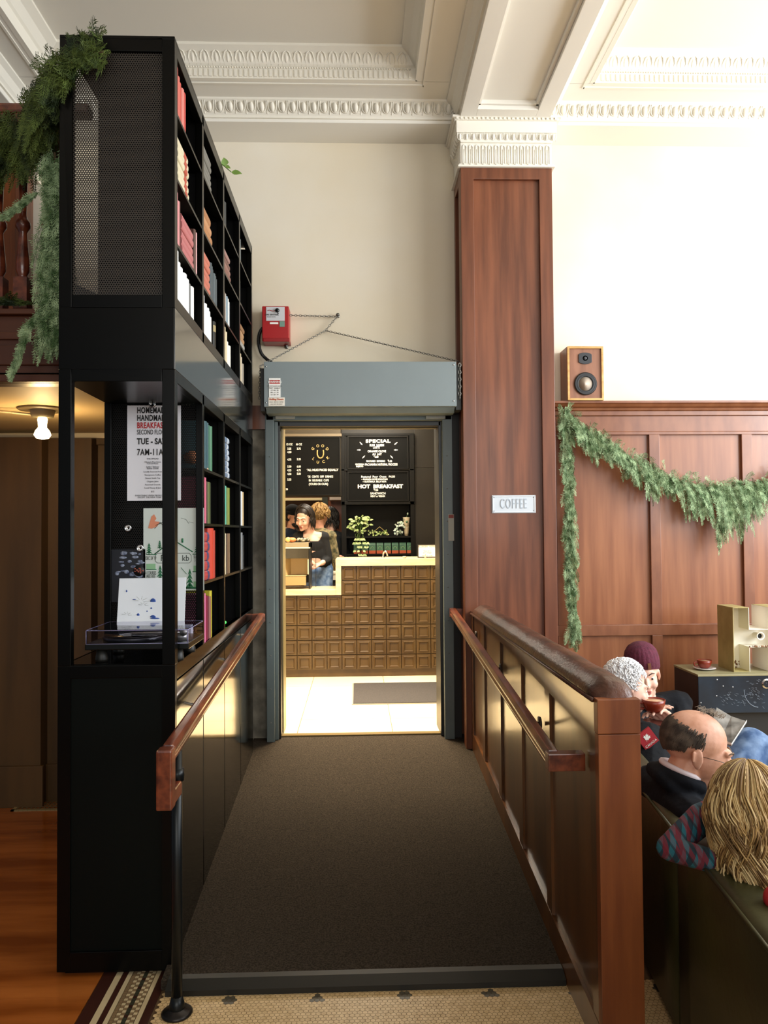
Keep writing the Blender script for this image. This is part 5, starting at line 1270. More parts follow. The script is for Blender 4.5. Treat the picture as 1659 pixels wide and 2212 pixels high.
m.box(a.x, b.x-0.01, 7.70, 7.72, zq(1243), zq(1206)); m.add([(a.x, 7.51, zq(1207)), (a.x+0.06, 7.70, zq(1207)), (a.x+0.06, 7.70, zq(1243)), (a.x, 7.51, zq(1243))], [(0, 1, 2, 3)]); MB().box(a.x, b.x-0.03, 7.51, 7.52, zq(1264), zq(1244)).build('lower_tan_panel', cm('#94784e', 0.6), r)
m.box(a.x, b.x-0.03, 7.51, 7.70, zq(1245), zq(1243.5)); m.build('tan_panel', tanm, r)
m = MB(); m.box(q7(668, 1207).x-0.012, q7(668, 1207).x-0.004, 7.50, 7.51, zq(1240), zq(1208)); m.build('pale_edge', cm('#e8d6a8'), r)
for i, (px, rx) in enumerate(((611, .03), (630, .045))):
    p = at(px, 1170, 7.6); zt7 = zq(1172)
    pr_ = thing('pastry', (p.x, 7.6, zt7), ['small glazed pastry at the left on top of the display case', 'larger round orange-brown pastry on top of the display case'][i], 'pastry')
    MB().ell((p.x, 7.6, zt7+0.026), (rx, 0.05, 0.026)).build('bun', mat('baked_crust_%d' % i, '#b5522a', 0.5, col2='#d98a52', vscale=20), pr_)
    MB().lathe((p.x-rx*0.7, 7.56, zt7+0.028), [(0.022, -0.006), (0.026, 0.0), (0.022, 0.006)], 16, 'y').build('rolled_end', cm('#e8b06a', 0.5), pr_)
p = at(655, 1168, 7.65); m = MB()
random.seed(2)
for k in range(14): m.ell((p.x+random.uniform(-.05, .05), 7.62+random.uniform(-.03, .03), zq(1172)+0.018+random.uniform(0, .02)), (.02, .02, .014), None, 8, 6)
tag(m.build('wrapped_tin', mat('crumpled_foil', '#4c4a40', 0.35, col2='#a59c80', vscale=30)), 'crumpled dark foil bundle on the case in front of the barista', 'bundle')
# back counter and room seen through the opening
r = thing('back_worktop', (-0.4, 8.7, DZ), 'pale worktop behind the barista with dark cupboards below', 'worktop')
z8 = at(715, 1243, 8.6).z
MB().box(-1.9, at(738, 1240, 8.7).x-0.02, 8.6, 8.98, z8-0.05, z8).build('top', cm('#c9c2b4', 0.5), r); MB().box(-1.9, at(738, 1240, 8.7).x-0.03, 8.64, 8.98, DZ, z8-0.05).build('cupboard', cm('#2a261f', 0.5), r)
for i, (px, c_) in enumerate(((706, '#c9bfa4'), (713, '#5a3a22'), (720, '#c9a860'), (727, '#e8dfca'), (733, '#b09a58'))):
    p = at(px, 1240, 8.75); m = MB(); m.lathe((p.x, 8.75, z8+0.0005), [(0.017, 0), (0.018, 0.10), (0.010, 0.13), (0.010, 0.15)], 14)
    tag(m.build('bottle', cm(c_, 0.4)), ['cream', 'brown', 'amber', 'white', 'olive'][i] + ' bottle on the back worktop behind the barista', 'bottle', 'bottles on the back worktop')
m = MB(); p = at(722, 1234, 8.66)
random.seed(6)
for k in range(10): m.ell((p.x+random.uniform(-.07, .05), 8.64, z8+0.02+random.uniform(0, .015)), (.035, .03, .02), None, 8, 6)
tag(m.build('folded_cloth', cm('#e6dccb', 0.9)), 'white bunched cloth on the edge of the back worktop', 'cloth')
YR = 11.0
struct(MB().box(-2.6, 1.0, YR, YR+0.1, DZ, 3.3).build('wall_far', mat('far_brown_panel', '#4a2a14', 0.45, col2='#5c3519', vscale=2)))
p, q = at(600, 1076, 10.9), at(696, 1081, 10.9); tag(MB().box(-2.4, q.x, 10.85, 11.0, q.z, p.z).build('pale_ledge', cm('#e0cfa0', 0.5)), 'pale ledge along the top of the far room behind the people', 'ledge')
p, q = at(696, 1076, 10.2), at(708, 1076, 10.2); struct(MB().box(p.x, q.x, 10.2, 10.3, DZ, 2.4).build('trim_14', cm('#4c5048', 0.5)))
p, q = at(709, 1082, 10.6), at(738, 1076, 10.6); struct(MB().box(p.x, q.x+0.3, 10.6, 10.7, DZ, p.z).build('door_3', M['mahog_fr']))
tag(MB().box(p.x+0.02, q.x, 10.55, 10.6, p.z+0.01, p.z+0.05).build('paper_strip', cm('#d8c8b8')), 'pale torn paper strip above the far brown door', 'paper')
l = bpy.data.lights.new('far_room_light', 'AREA'); l.energy = 25; l.size = 0.8; l.color = (1, 0.86, 0.68)
o = bpy.data.objects.new('far_room_light', l); C.objects.link(o); o.location = (-0.9, 9.9, 3.1)
# ------------------------------------------------------------------ right side: speaker, sofa, letters, box
A = at(1226, 757, 5.19); Bq = at(1301, 870, 5.19)
zs = wz + 0.0005
sp = thing('bookshelf_speaker', ((A.x+Bq.x)/2, 5.25, zs), 'wooden bookshelf speaker standing on the wainscot ledge beside the column', 'speaker')
H = 0.365; xa, xb = at(1226, 800, 5.17).x, at(1304, 800, 5.17).x; ya = 5.17
yb_ = 5.345
bev = cm('#c39a58', 0.4)
m = MB(); w = 0.014
m.box(xa, xa+w, ya, yb_, zs, zs+H).box(xb-w, xb, ya, yb_, zs, zs+H).box(xa+w, xb-w, ya, yb_, zs, zs+w).box(xa+w, xb-w, ya, yb_, zs+H-w, zs+H).box(xa+w, xb-w, yb_-0.01, yb_, zs+w, zs+H-w)
m.build('cabinet', mat('light_bamboo', '#b98d4c', 0.4, col2='#d3aa68', vscale=6, stretch=(1, 1, 6)), sp, bevel=0.0015)
MB().box(xa-0.002, xa+0.002, ya+0.012, yb_, zs+0.002, zs+H-0.002).build('side_veneer', M['mahog_wall'], sp)
MB().box(xa+w, xb-w, ya+0.012, ya+0.03, zs+w, zs+H-w).build('baffle', mat('walnut_baffle', '#7c5038', 0.5, col2='#94644a', vscale=6, stretch=(4, 4, .5)), sp)
xm = (xa+xb)/2
m = MB(); pts = [(0.052*math.cos(a), 0.034*math.sin(a)) for a in [k*math.pi/16 for k in range(32)]]
pts = [(max(-0.045, min(0.045, x*1.2)), z*1.15) for x, z in pts]
m.prism([(xm+x, zs+0.285+z) for x, z in pts], ya+0.004, ya+0.013, 'y'); m.build('tweeter_plate', cm('#22252a', 0.5), sp, bevel=0.002)
twp = bpy.data.objects['tweeter_plate']
MB().lathe((xm, ya+0.004, zs+0.285), [(0.018, 0.0), (0.014, 0.002), (0.011, 0.0), (0.006, -0.004), (0.001, -0.006)], 20, 'y').build('tweeter_dome', cm('#3c4046', 0.25), twp)
MB().lathe((xm, ya+0.012, zs+0.112), [(0.075, 0), (0.078, -0.008), (0.068, -0.013), (0.060, -0.006), (0.056, -0.012), (0.048, -0.005)], 36, 'y', cap=False).build('woofer_surround', cm('#17191c', 0.5), sp)
MB().lathe((xm, ya+0.012, zs+0.112), [(0.049, -0.003), (0.03, 0.006), (0.014, 0.008), (0.012, 0.0), (0.001, -0.003)], 36, 'y').build('woofer_cone', cm('#c9b9a8', 0.3), bpy.data.objects['woofer_surround'])

# sofa: back runs along the half wall
def sx(y): return 1.036 + 0.11*(y-2.835)
def sofa(name, y0_, y1_, label, ht):
    r = thing(name, (sx(y0_), y0_, 0), label, 'sofa')
    m = MB()
    def slab(xo0, xo1, z0_, z1_, ys0=y0_, ys1=y1_, mb=None, n=10):
        mb = mb or m; vs = []; K = 8
        for i in range(n+1):
            y = ys0 + (ys1-ys0)*i/n
            for (a, b) in ((xo0, z0_), (xo0, z1_-0.03), (xo0+0.012, z1_-0.008), (xo0+0.035, z1_), (xo1-0.035, z1_), (xo1-0.012, z1_-0.008), (xo1, z1_-0.03), (xo1, z0_)):
                vs.append((sx(y)+a, y, b))
        fs = [(i*K+k, i*K+(k+1) % K, (i+1)*K+(k+1) % K, (i+1)*K+k) for i in range(n) for k in range(K)] + [tuple(range(K)), tuple(range(n*K, n*K+K))]
        mb.add(vs, fs, True); return mb
    slab(0, 0.13, 0.03, ht).build('backrest', M['sofa'], r)
    m = MB(); slab(0.13, 0.80, 0.10, 0.33, mb=m).build('seat', M['sofa'], r)
    m = MB(); slab(0.14, 0.78, 0.335, 0.42, mb=m).build('seat_cushion', M['sofa'], r)
    m = MB(); slab(0.0, 0.8, 0.05, 0.52, y1_-0.10, y1_-0.002, m, 2).build('armrest', M['sofa'], r)
    for yy in (y0_+0.06, y1_-0.08):
        for xo in (0.04, 0.74): MB().box(sx(yy)+xo-0.02, sx(yy)+xo+0.02, yy-0.02, yy+0.02, 0, 0.06).build('leg', cm('#1a120a'), r)
    m = MB(); m.tube([(sx(y_)+0.004, y_, ht-0.012) for y_ in (y0_, (y0_+y1_)/2, y1_)], 0.006, 6); m.build('piping', M['sofa'], r)
    return r
sofa('sofa', 2.43, 4.15, 'olive leather sofa beside the half wall, its back to the ramp', 0.655)
sofa('armchair', 1.25, 2.415, 'olive leather armchair nearest the camera, where the blonde child sits', 0.665)

# chest with letter sculpture
YX0, YX1 = 4.70, 5.06
xb0 = at(1508, 1457, YX0).x; zt_b = at(1508, 1457, YX0).z; zb_b = at(1600, 1540, YX0).z
metal = mat('scuffed_blue_black_metal', '#0e1622', 0.35, col2='#1b2a3a', vscale=5, metal=0.3)
nt = metal.node_tree
r = thing('steel_trunk', (xb0, YX0, 0), 'scuffed blue-black steel box beneath the cream letter', 'metal box')
MB().box(xb0, xb0+1.6, YX0, YX1, zb_b, zt_b-0.012).build('body', metal, r, bevel=0.003)
MB().box(xb0-0.004, xb0+1.6, YX0-0.006, YX1, zt_b-0.012, zt_b).build('top_plate', cm('#8c8664', 0.45), r, bevel=0.002)
MB().box(xb0+0.02, xb0+1.6, YX0+0.05, YX1, 0.0, zb_b).build('base', cm('#0a0a0a', 0.6), r)
m = MB(); random.seed(12)
for (a, b) in ((1549, 1468), (1562, 1482), (1583, 1484), (1548, 1503), (1514, 1518)): m.ell(at(a, b, YX0-0.001), (0.004, 0.003, 0.004), None, 8, 6)
m.build('rivet', cm('#c9ccd0', 0.3), r)
m = MB()
for k in range(90):
    cx, cy = random.choice(((1622, 1478), (1635, 1495), (1600, 1510), (1570, 1508), (1640, 1515)))
    p = at(cx+random.gauss(0, 9), cy+random.gauss(0, 8), YX0-0.001); a = random.uniform(-1.2, 0.4); L = random.uniform(.006, .02)
    m.tube([p, p+Vector((math.cos(a)*L, 0, math.sin(a)*L))], 0.0007, 4)
m.tube([at(1610+ (math.cos(t)*-3), 1495, YX0-0.001) if False else at(1640-33*math.cos(t), 1490+38*math.sin(t), YX0-0.001) for t in [k*0.15 for k in range(11)]], 0.0018, 4)
m.build('scratch', cm('#7f8c9c', 0.5), r)
MB().lathe(at(1656, 1477, YX0-0.001), [(0.022, -0.006), (0.03, 0.0)], 20, 'y', cap=False).build('eyelet', M['chrome'], r)
# letter H in folded sheet metal
YH0, YH1 = 4.76, 4.97
def hp(px, py): v = at(px, py, YH0); return v.x, v.z
out = [hp(1586, 1455), hp(1584, 1314), hp(1619, 1312), hp(1620, 1360), hp(1661, 1361)]
cream, side, rust = cm('#ece6d6', 0.5), mat('yellowed_enamel', '#9c8e58', 0.5, col2='#b5a76e', vscale=7), mat('rusty_enamel', '#d6cfba', 0.6, col2='#7a4a2a', vscale=14)
r = thing('letter_sculpture', (hp(1586, 1455)[0], YH0, zt_b), 'large cream sheet metal letter with rusty edges on the dark box', 'letter')
x0h, x1h = hp(1585, 1400)[0], hp(1619, 1400)[0]; zH = hp(1584, 1313)[1]; zc1 = hp(1620, 1360)[1]; zc0 = hp(1620, 1398)[1]; zb = zt_b+0.0005
x2h = hp(1651, 1400)[0]; x3h = x2h + (x1h-x0h)
x2h = hp(1662, 1400)[0]; x3h = x2h + (x1h-x0h)
def wall(mb, pts, t=0.003):         # outline wall going back in depth
    for (a, b) in pts:
        dx, dz = b[0]-a[0], b[1]-a[1]
        if abs(dx) < 1e-6: mb.box(a[0]-t/2, a[0]+t/2, YH0, YH1, a[1], b[1])
        else: mb.box(a[0], b[0], YH0, YH1, a[1]-t/2, a[1]+t/2)
for L_ in ([((x0h, zb), (x0h, zH)), ((x0h, zH), (x1h, zH)), ((x0h, zb+.002), (x1h, zb+.002))], [((x3h, zb), (x3h, zH)), ((x2h, zH), (x3h, zH)), ((x2h, zb+.002), (x3h, zb+.002))]):
    m = MB(); wall(m, L_); m.build('outer_side', side, r)
for L_ in ([((x1h, zc1), (x1h, zH)), ((x2h, zc1), (x2h, zH)), ((x1h, zc1), (x2h, zc1))], [((x1h, zc0), (x2h, zc0)), ((x1h, zb), (x1h, zc0)), ((x2h, zb), (x2h, zc0))]):
    m = MB(); wall(m, L_); m.build('inner_side', cream, r)
yk = YH1-0.08
m = MB(); m.box(x0h, x1h, yk, yk+0.004, zb, zH).box(x2h, x3h, yk, yk+0.004, zb, zH).box(x1h, x2h, yk, yk+0.004, zc0, zc1); m.build('back_sheet', cream, r)
p = at(1650, 1376, YH0+0.02)
MB().lathe((p.x, YH0+0.06, p.z), [(0.018, 0.07), (0.018, 0.0), (0.026, -0.002), (0.026, 0.004)], 20, 'y', cap=False).build('socket', cream, r)
MB().lathe((p.x, YH0+0.075, p.z), [(0.014, -0.002), (0.014, 0.002)], 16, 'y').build('socket_hole', cm('#0a0a0a'), r)
m = MB(); random.seed(5)
for k in range(30):
    m.ell((random.uniform(x1h, x2h), YH0-0.001, zc0+random.uniform(0, .008)), (random.uniform(.003, .009), .002, random.uniform(.002, .005)), None, 7, 5)
    m.ell((random.uniform(x0h, x1h), yk-0.001, zb+random.uniform(0, .05)**1), (random.uniform(.004, .010), .002, random.uniform(.003, .010)), None, 7, 5)
m.build('rust', mat('rust_patch', '#5a3a22', 0.8, col2='#8a6444', vscale=30), r)
# cup and saucer
def cup(loc, label, s=1.0, sau=True):
    r = thing('coffee_cup', loc, label, 'cup'); x, y, z = loc
    if sau: MB().lathe((x, y, z), [(0.03*s, 0.0), (0.045*s, 0.004), (0.072*s, 0.012), (0.07*s, 0.015), (0.04*s, 0.008), (0.002, 0.008)], 32).build('saucer', cm('#d8d2cc', 0.25), r)
    MB().lathe((x, y, z+0.009*s), [(0.022*s, 0.0), (0.036*s, 0.012*s), (0.045*s, 0.035*s), (0.048*s, 0.055*s), (0.0455*s, 0.055*s), (0.042*s, 0.035*s), (0.03*s, 0.012*s), (0.002, 0.008*s)], 32).build('bowl', M['redcup'], r); bw_ = C.objects[-1]
    MB().lathe((x, y, z+0.009*s+0.048*s), [(0.044*s, 0.0), (0.044*s, 0.001)], 28).build('coffee', cm('#c9a684', 0.4), bw_)
    MB().tube(spline([(x-0.044*s, y, z+0.05*s), (x-0.068*s, y, z+0.048*s), (x-0.066*s, y, z+0.03*s), (x-0.042*s, y, z+0.025*s)], 6), 0.005*s, 8).build('handle', M['redcup'], bw_)
    return r
p = at(1522, 1450, 4.86)
cup((p.x, 4.86, zt_b), 'red-brown coffee cup on a white saucer on the dark steel box', 0.95)
# ------------------------------------------------------------------ people
def frame_rot(yaw, pitch, roll):
    return (Matrix.Rotation(R(yaw), 4, 'Z') @ Matrix.Rotation(R(pitch), 4, 'X') @ Matrix.Rotation(R(roll), 4, 'Y'))
def head_shape(mb, s, male=False, ears=True):
    e, c = mb.ell, mb.cap
    e((0, .018*s, .035*s), (.074*s, .096*s, .084*s), None, 24, 16)
    e((0, -.028*s, -.02*s), (.063*s, .068*s, .082*s), None, 24, 16)
    e((0, -.036*s, -.072*s), (.046*s if not male else .052*s, .048*s, .042*s), None, 20, 12)
    c((0, -.088*s, .006*s), (0, -.112*s, -.034*s), .009*s, .0125*s)
    for k in (-1, 1):
        e((k*.010*s, -.106*s, -.038*s), (.008*s, .010*s, .007*s)); e((k*.034*s, -.068*s, -.032*s), (.026*s, .026*s, .026*s))
        c((k*.012*s, -.090*s, .020*s), (k*.042*s, -.074*s, .022*s), .009*s, .008*s)
        e((k*.031*s, -.079*s, .002*s), (.014*s, .010*s, .009*s))
        if ears:
            e((k*.078*s, .012*s, -.006*s), (.006*s, .018*s, .030*s), frame_rot(k*18, -8, 0).to_3x3()); e((k*.077*s, .006*s, -.028*s), (.006*s, .009*s, .011*s))
            c((k*.084*s, .028*s, .012*s), (k*.085*s, .024*s, -.016*s), .004*s, .004*s)
    c((-.020*s, -.092*s, -.064*s), (.020*s, -.092*s, -.064*s), .006*s, .006*s); c((-.015*s, -.093*s, -.073*s), (.015*s, -.093*s, -.073*s), .0065*s, .0065*s)
    e((0, -.080*s, -.098*s), (.020*s, .018*s, .016*s)); c((-.03*s, -.03*s, -.088*s), (0, -.07*s, -.098*s), .02*s, .018*s); c((.03*s, -.03*s, -.088*s), (0, -.07*s, -.098*s), .02*s, .018*s)
def hand_shape(mb, wrist, dirn, palm_n, s=1.0, curl=0.5, thumb_side=1, spreadf=0.12):
    """wrist point, pointing direction, palm normal"""
    w = Vector(wrist); d = Vector(dirn).normalized(); n_ = Vector(palm_n); n_ = (n_ - d*n_.dot(d)).normalized(); side = d.cross(n_).normalized()*thumb_side
    for k in range(4):
        o_ = (k-1.5)*0.019*s; mb.cap(w + side*o_*0.55 + d*0.01*s, w + d*0.078*s + side*o_, .014*s, .0115*s)
    lens = [(.040, .025, .020), (.044, .028, .021), (.041, .026, .020), (.032, .020, .017)]
    for k in range(4):
        o_ = (1.5-k)*0.020*s; p = w + d*0.082*s + side*o_; dd = (d + side*(1.5-k)*spreadf*0.5).normalized(); a = curl*0.7
        for j, L in enumerate(lens[k]):
            dj = (dd*math.cos(a) + n_*math.sin(a)).normalized(); q = p + dj*L*s; r0 = (.0090 - j*.0009)*s; mb.cap(p, q, r0, r0*0.92, 8); p = q; a += curl
    p = w + d*0.025*s + side*0.026*s; dj = (d*0.6 + side*0.75 + n_*0.3).normalized()
    for L, rr_ in ((.038, .0125), (.03, .0105), (.024, .009)):
        q = p + dj*L*s; mb.cap(p, q, rr_*s, rr_*0.9*s, 8); p = q; dj = (dj + d*0.45 + n_*curl*0.5).normalized()
def eyes(mb_w, mb_i, s):
    for k in (-1, 1):
        mb_w.ell((k*.031*s, -.0795*s, .001*s), (.0115*s, .0115*s, .0085*s)); mb_i.ell((k*.031*s, -.0885*s, .000*s), (.0055*s, .0035*s, .0055*s))
def put_face(root, T, s, brow='#2a1a12', lips='#a8584e', lids=True, eyes_open=True):
    w, i = MB(), MB(); w.T = T; i.T = T; eyes(w, i, s)
    eo = w.build('eyes', cm('#d8d2cc', 0.3), root); i.build('irises', cm('#1c120c', 0.2), eo)
    b = MB(); b.T = T
    for k in (-1, 1): b.tube([(k*.014*s, -.0985*s, .022*s), (k*.03*s, -.0925*s, .029*s), (k*.047*s, -.078*s, .024*s)], [.0025*s, .003*s, .0015*s], 6)
    b.build('eyebrows', cm(brow, 0.8), root)
    b = MB(); b.T = T; b.cap((-.016*s, -.0965*s, -.0635*s), (.016*s, -.0965*s, -.0635*s), .0038*s, .0038*s); b.cap((-.013*s, -.0975*s, -.0715*s), (.013*s, -.0975*s, -.0715*s), .0045*s, .0045*s); b.build('lips', cm(lips, 0.45), root)
def strands(mb, T, s, n, length, az0, az1, seed=0, r0=0.0045, wav=0.012, part=0.0, start=(0.2, 1.5), gravity=(0, 0, -1), stop=None, rad=(.080, .104, .094), spread=1.0, curl=9, step=0.014, tin=0.35, lock=1, nm=1):
    """hair: strands leave the crown, follow the skull, then fall. azimuth 0 = face side (-Y)"""
    random.seed(seed); Ti = T.to_3x3().inverted(); g = (Ti @ Vector(gravity)).normalized()
    for k in range(n):
        if k % lock == 0: az_l = random.uniform(az0, az1); t0_l = random.uniform(*start); ph_l = random.uniform(0, 6.28); jit_l = random.uniform(0.95, 1.10); L_l = length*random.uniform(.80, 1.08); c_l = random.randrange(nm)
        mb.cur = c_l if random.random() < .6 else random.randrange(nm)
        e_ = 1 if lock == 1 else .35
        az = R(az_l + random.uniform(-6, 6)*(lock > 1)); t0 = t0_l + random.uniform(-.05, .05)*(lock > 1)
        ph = ph_l + random.uniform(-.5, .5)*(lock > 1); jit = jit_l*(1+random.uniform(-.03, .03)*(lock > 1)); L = L_l*random.uniform(.92, 1.04); pts = []; acc = 0; t = t0*tin*(random.uniform(.2, 1) if lock > 1 else 1)
        a_ = az
        while t < t0 and acc < L:
            p = Vector((math.sin(a_)*math.sin(t)*rad[0], -math.cos(a_)*math.sin(t)*rad[1] + .018, math.cos(t)*rad[2] + .035))*s*jit
            if pts: acc += (p-pts[-1]).length
            pts.append(p); t += 0.16
        if not pts: continue
        outd = Vector((math.sin(a_), -math.cos(a_), 0))
        p = pts[-1]; d = ((pts[-1]-pts[-2]).normalized() if len(pts) > 1 else outd)
        q = 0
        while acc < L:
            d = (d*0.62 + g*0.38*1.0).normalized()
            p = p + d*step*s
            # keep outside the skull
            e = Vector(((p.x)/(rad[0]*s), (p.y-.018*s)/(rad[1]*s), (p.z-.035*s)/(rad[2]*s)))
            if e.length < 1.04*jit and p.z > -0.09*s: e = e.normalized()*1.04*jit; p = Vector((e.x*rad[0]*s, e.y*rad[1]*s+.018*s, e.z*rad[2]*s+.035*s))
            acc += step*s; q += 1
            wv = Vector((math.sin(ph+q*curl*0.1), math.cos(ph*1.7+q*curl*0.1), 0))*wav*min(1, q/6)
            pts.append(p + wv)
        rs_ = [r0*s*(1 if i < len(pts)*0.7 else max(.15, (1-(i/len(pts)))/0.3)) for i in range(len(pts))]
        mb.tube(pts, rs_, 5, cap=False)
def T_(pos, yaw, pitch=0, roll=0): return Matrix.Translation(Vector(pos)) @ frame_rot(yaw, pitch, roll)
def torso(mb, neck, hip, sh_l, sh_r, depth=0.11, waist=0.12, fat=0.0):
    neck, hip, a, b = map(Vector, (neck, hip, sh_l, sh_r)); f0 = fat
    mb.cap(a, b, 0.054+f0, 0.054+f0); c = (a+b)/2
    ax = (b-a).normalized(); up = (neck-hip).normalized(); f = ax.cross(up).normalized(); up = f.cross(ax); rot = Matrix((ax, f, up)).transposed()
    W = (b-a).length/2
    mb.ell(c*0.72+hip*0.28, (W*0.98+f0, depth+f0*.5, (c-hip).length*0.42+f0), rot, 20, 12); mb.ell(c*0.4+hip*0.6, (max(waist, W*0.82)+f0, depth*0.98+f0*.5, (c-hip).length*0.45+f0), rot, 20, 12); mb.ell(hip, (max(waist, W*0.85)+f0*1.2, depth*1.05+f0*.6, 0.11), rot, 20, 12)
    mb.cap(a + (neck-a)*0.15, neck, 0.045+f0, 0.042+f0*1.2); mb.cap(b + (neck-b)*0.15, neck, 0.045+f0, 0.042+f0*1.2)

def part_strands(mb, T, s, n, length, urange=(-.55, .98), seed=0, r0=.003, wav=.008, gravity=(0, 0, -1), rad=(.088, .112, .098), stop=1.35, curl=4, step=.015, px=.0, nm=1):
    """long hair from a centre parting: strands run down both sides of the skull, then hang"""
    random.seed(seed); Ti = T.to_3x3().inverted(); g = (Ti @ Vector(gravity)).normalized()
    for k in range(n):
        mb.cur = random.choice((0, 0, 1, 2)) if nm > 1 else 0
        u = random.uniform(*urange); c = math.sqrt(max(0, 1-u*u)); sg = random.choice((-1, 1)); jit = random.uniform(.93, 1.10); ph = random.uniform(0, 6.28)
        L = length*random.uniform(.8, 1.06); pts = []; acc = 0; t = random.uniform(0.0, .12); tm = stop*random.uniform(.9, 1.08)
        du = random.uniform(.0, .12)
        while t < tm and acc < L:
            uu = min(.99, u + du*t); cc = math.sqrt(1-uu*uu)
            p = Vector((sg*math.sin(t)*cc*rad[0] + px*(1-t/tm), uu*rad[1]+.018, math.cos(t)*cc*rad[2]+.035))*s*jit
            if pts: acc += (p-pts[-1]).length
            pts.append(p); t += .15
        d = (pts[-1]-pts[-2]).normalized() if len(pts) > 1 else Vector((0, 0, -1)); p = pts[-1]; q = 0
        while acc < L:
            d = (d*.66 + g*.34).normalized(); p = p + d*step*s
            e = Vector((p.x/(rad[0]*s), (p.y-.018*s)/(rad[1]*s), (p.z-.035*s)/(rad[2]*s)))
            if e.length < 1.03*jit and p.z > -.09*s: e = e.normalized()*1.03*jit; p = Vector((e.x*rad[0]*s, e.y*rad[1]*s+.018*s, e.z*rad[2]*s+.035*s))
            acc += step*s; q += 1
            pts.append(p + Vector((math.sin(ph+q*curl*.1), math.cos(ph*1.7+q*curl*.1), 0))*wav*min(1, q/6))
        mb.tube(pts, [r0*s*(1 if i < len(pts)*.7 else max(.15, (1-i/len(pts))/.3)) for i in range(len(pts))], 4, cap=False)

# ---- barista
YP = 8.12
def b8(px, py, dy=0): return at(px, py, YP+dy)
hc = b8(657, 1119, -0.06); T = T_(hc, -22, 20, 6)
per = thing('person', (hc.x, YP, DZ), 'dark-haired woman in a black scoop-neck top and blue jeans behind the counter, looking down', 'person')
neck = b8(668, 1150); shl, shr = b8(645, 1160, 0.02), b8(699, 1160, 0.0); hip = b8(688, 1232, .06)
body = MB(); body.T = T; head_shape(body, 1.02); body.T = None
body.cap(neck+Vector((0, .02, .06)), neck+Vector((0.01, .02, -.03)), .048, .055)
torso(body, neck+Vector((.01, .02, -.02)), hip, shl, shr, 0.095, 0.13)
wr = b8(694, 1217, -.16); el_r = b8(709, 1208, 0.02); body.cap(shr, el_r, .045, .038); body.cap(el_r, wr, .036, .026)
wr2 = b8(683, 1219, -.18)
hand_shape(body, wr + Vector((-.01, 0, 0)), b8(676, 1228, -.2)-wr, (0, -.2, 1), 1.0, 0.35, 1)
el_l = b8(634, 1190, -.1); body.cap(shl, el_l, .044, .038); body.cap(el_l, b8(655, 1205, -.25), .036, .028); hand_shape(body, b8(655, 1205, -.25), (0.9, -.2, -.3), (0, 0, -1), 0.95, 0.4, -1)
remeshed(body, 'body', M['skin_pale'], per, 0.0065, 2)
for sg_ in (-1, 1):
    pass
top = MB(); nk2 = neck+Vector((.01, .02, -.085)); torso(top, nk2, hip+Vector((0, 0, .04)), shl, shr, 0.095, 0.13, fat=.010)
top.cap(shr, el_r, .056, .050); top.cap(el_r, el_r*0.35+wr*0.65, .046, .036); top.cap(shl, el_l, .056, .048); top.cap(el_l, b8(652, 1203, -.2), .045, .036)
o = remeshed(top, 'black_top', mat('black_jersey', '#101216', 0.9, bump=0.2, bscale=30), per, 0.008, 3)
# scoop neckline: remove the cloth in front of the upper chest
bm = bmesh.new(); bm.from_mesh(o.data); cN = b8(674, 1151, -.1) - ORG[per.name]
kill = [f for f in bm.faces if ((f.calc_center_median()-cN)*Vector((1, .6, 1.0))).length < 0.105 and f.calc_center_median().z > cN.z-0.085]
bmesh.ops.delete(bm, geom=kill, context='FACES'); bm.to_mesh(o.data); bm.free()
jn = MB(); jn.cap(hip+Vector((-.06, 0, .02)), hip+Vector((-.065, 0, -.45)), .10, .075); jn.cap(hip+Vector((.06, 0, .02)), hip+Vector((.065, 0, -.45)), .10, .075); jn.ell(hip+Vector((0, 0, .0)), (.15, .115, .11)); jn.cap(hip+Vector((-.065, 0, -.45)), Vector((hip.x-.065, hip.y+.03, DZ+.05)), .072, .05); jn.cap(hip+Vector((.065, 0, -.45)), Vector((hip.x+.065, hip.y+.03, DZ+.05)), .072, .05)
remeshed(jn, 'jeans', M['denim'], per, 0.012, 3)
put_face(per, T, 1.02, eyes_open=True)
hr = MB(); hr.T = T; hr.ell((0, .026, .045), (.080, .100, .088), None, 24, 16); cap_ = hr
part_strands(hr, T, .98, 420, .27, (-.42, .98), 3, r0=.0045, wav=.010, rad=(.084, .108, .095), curl=8, step=.012, gravity=(.05, .12, -1), px=-.02)
# hairline: keep the skull cap off the face
hr.build('hair', mat('dark_wavy_hair', '#0e0a08', 0.45, col2='#2c211b', vscale=30), per)

def simple_person(pos, yaw, pitch, label, s=1.0, shirt=None, hips=0.55, male=True, skinm='skin', shw=0.17, voxel=0.009, lean=(0, 0, 0)):
    pos = Vector(pos); per = thing('person', (pos.x, pos.y, DZ), label, 'person'); T = T_(pos, yaw, pitch)
    b = MB(); b.T = T; head_shape(b, s, male); b.T = None
    Rz = Matrix.Rotation(R(yaw), 3, 'Z'); L = Vector(lean)
    nk = pos + Rz @ Vector((0, .035, -.135))*s; sl, sr_ = nk + Rz @ Vector((-shw, .02, -.09)) + L*0.3, nk + Rz @ Vector((shw, .02, -.09)) + L*0.3; hp_ = nk + Vector((0, 0, -hips)) + L
    b.cap(pos + Rz @ Vector((0, .02, -.05))*s, nk, .05*s, .055*s); torso(b, nk+Vector((0, 0, -.02)), hp_, sl, sr_, .10)
    return per, b, T, nk, sl, sr_, hp_, Rz
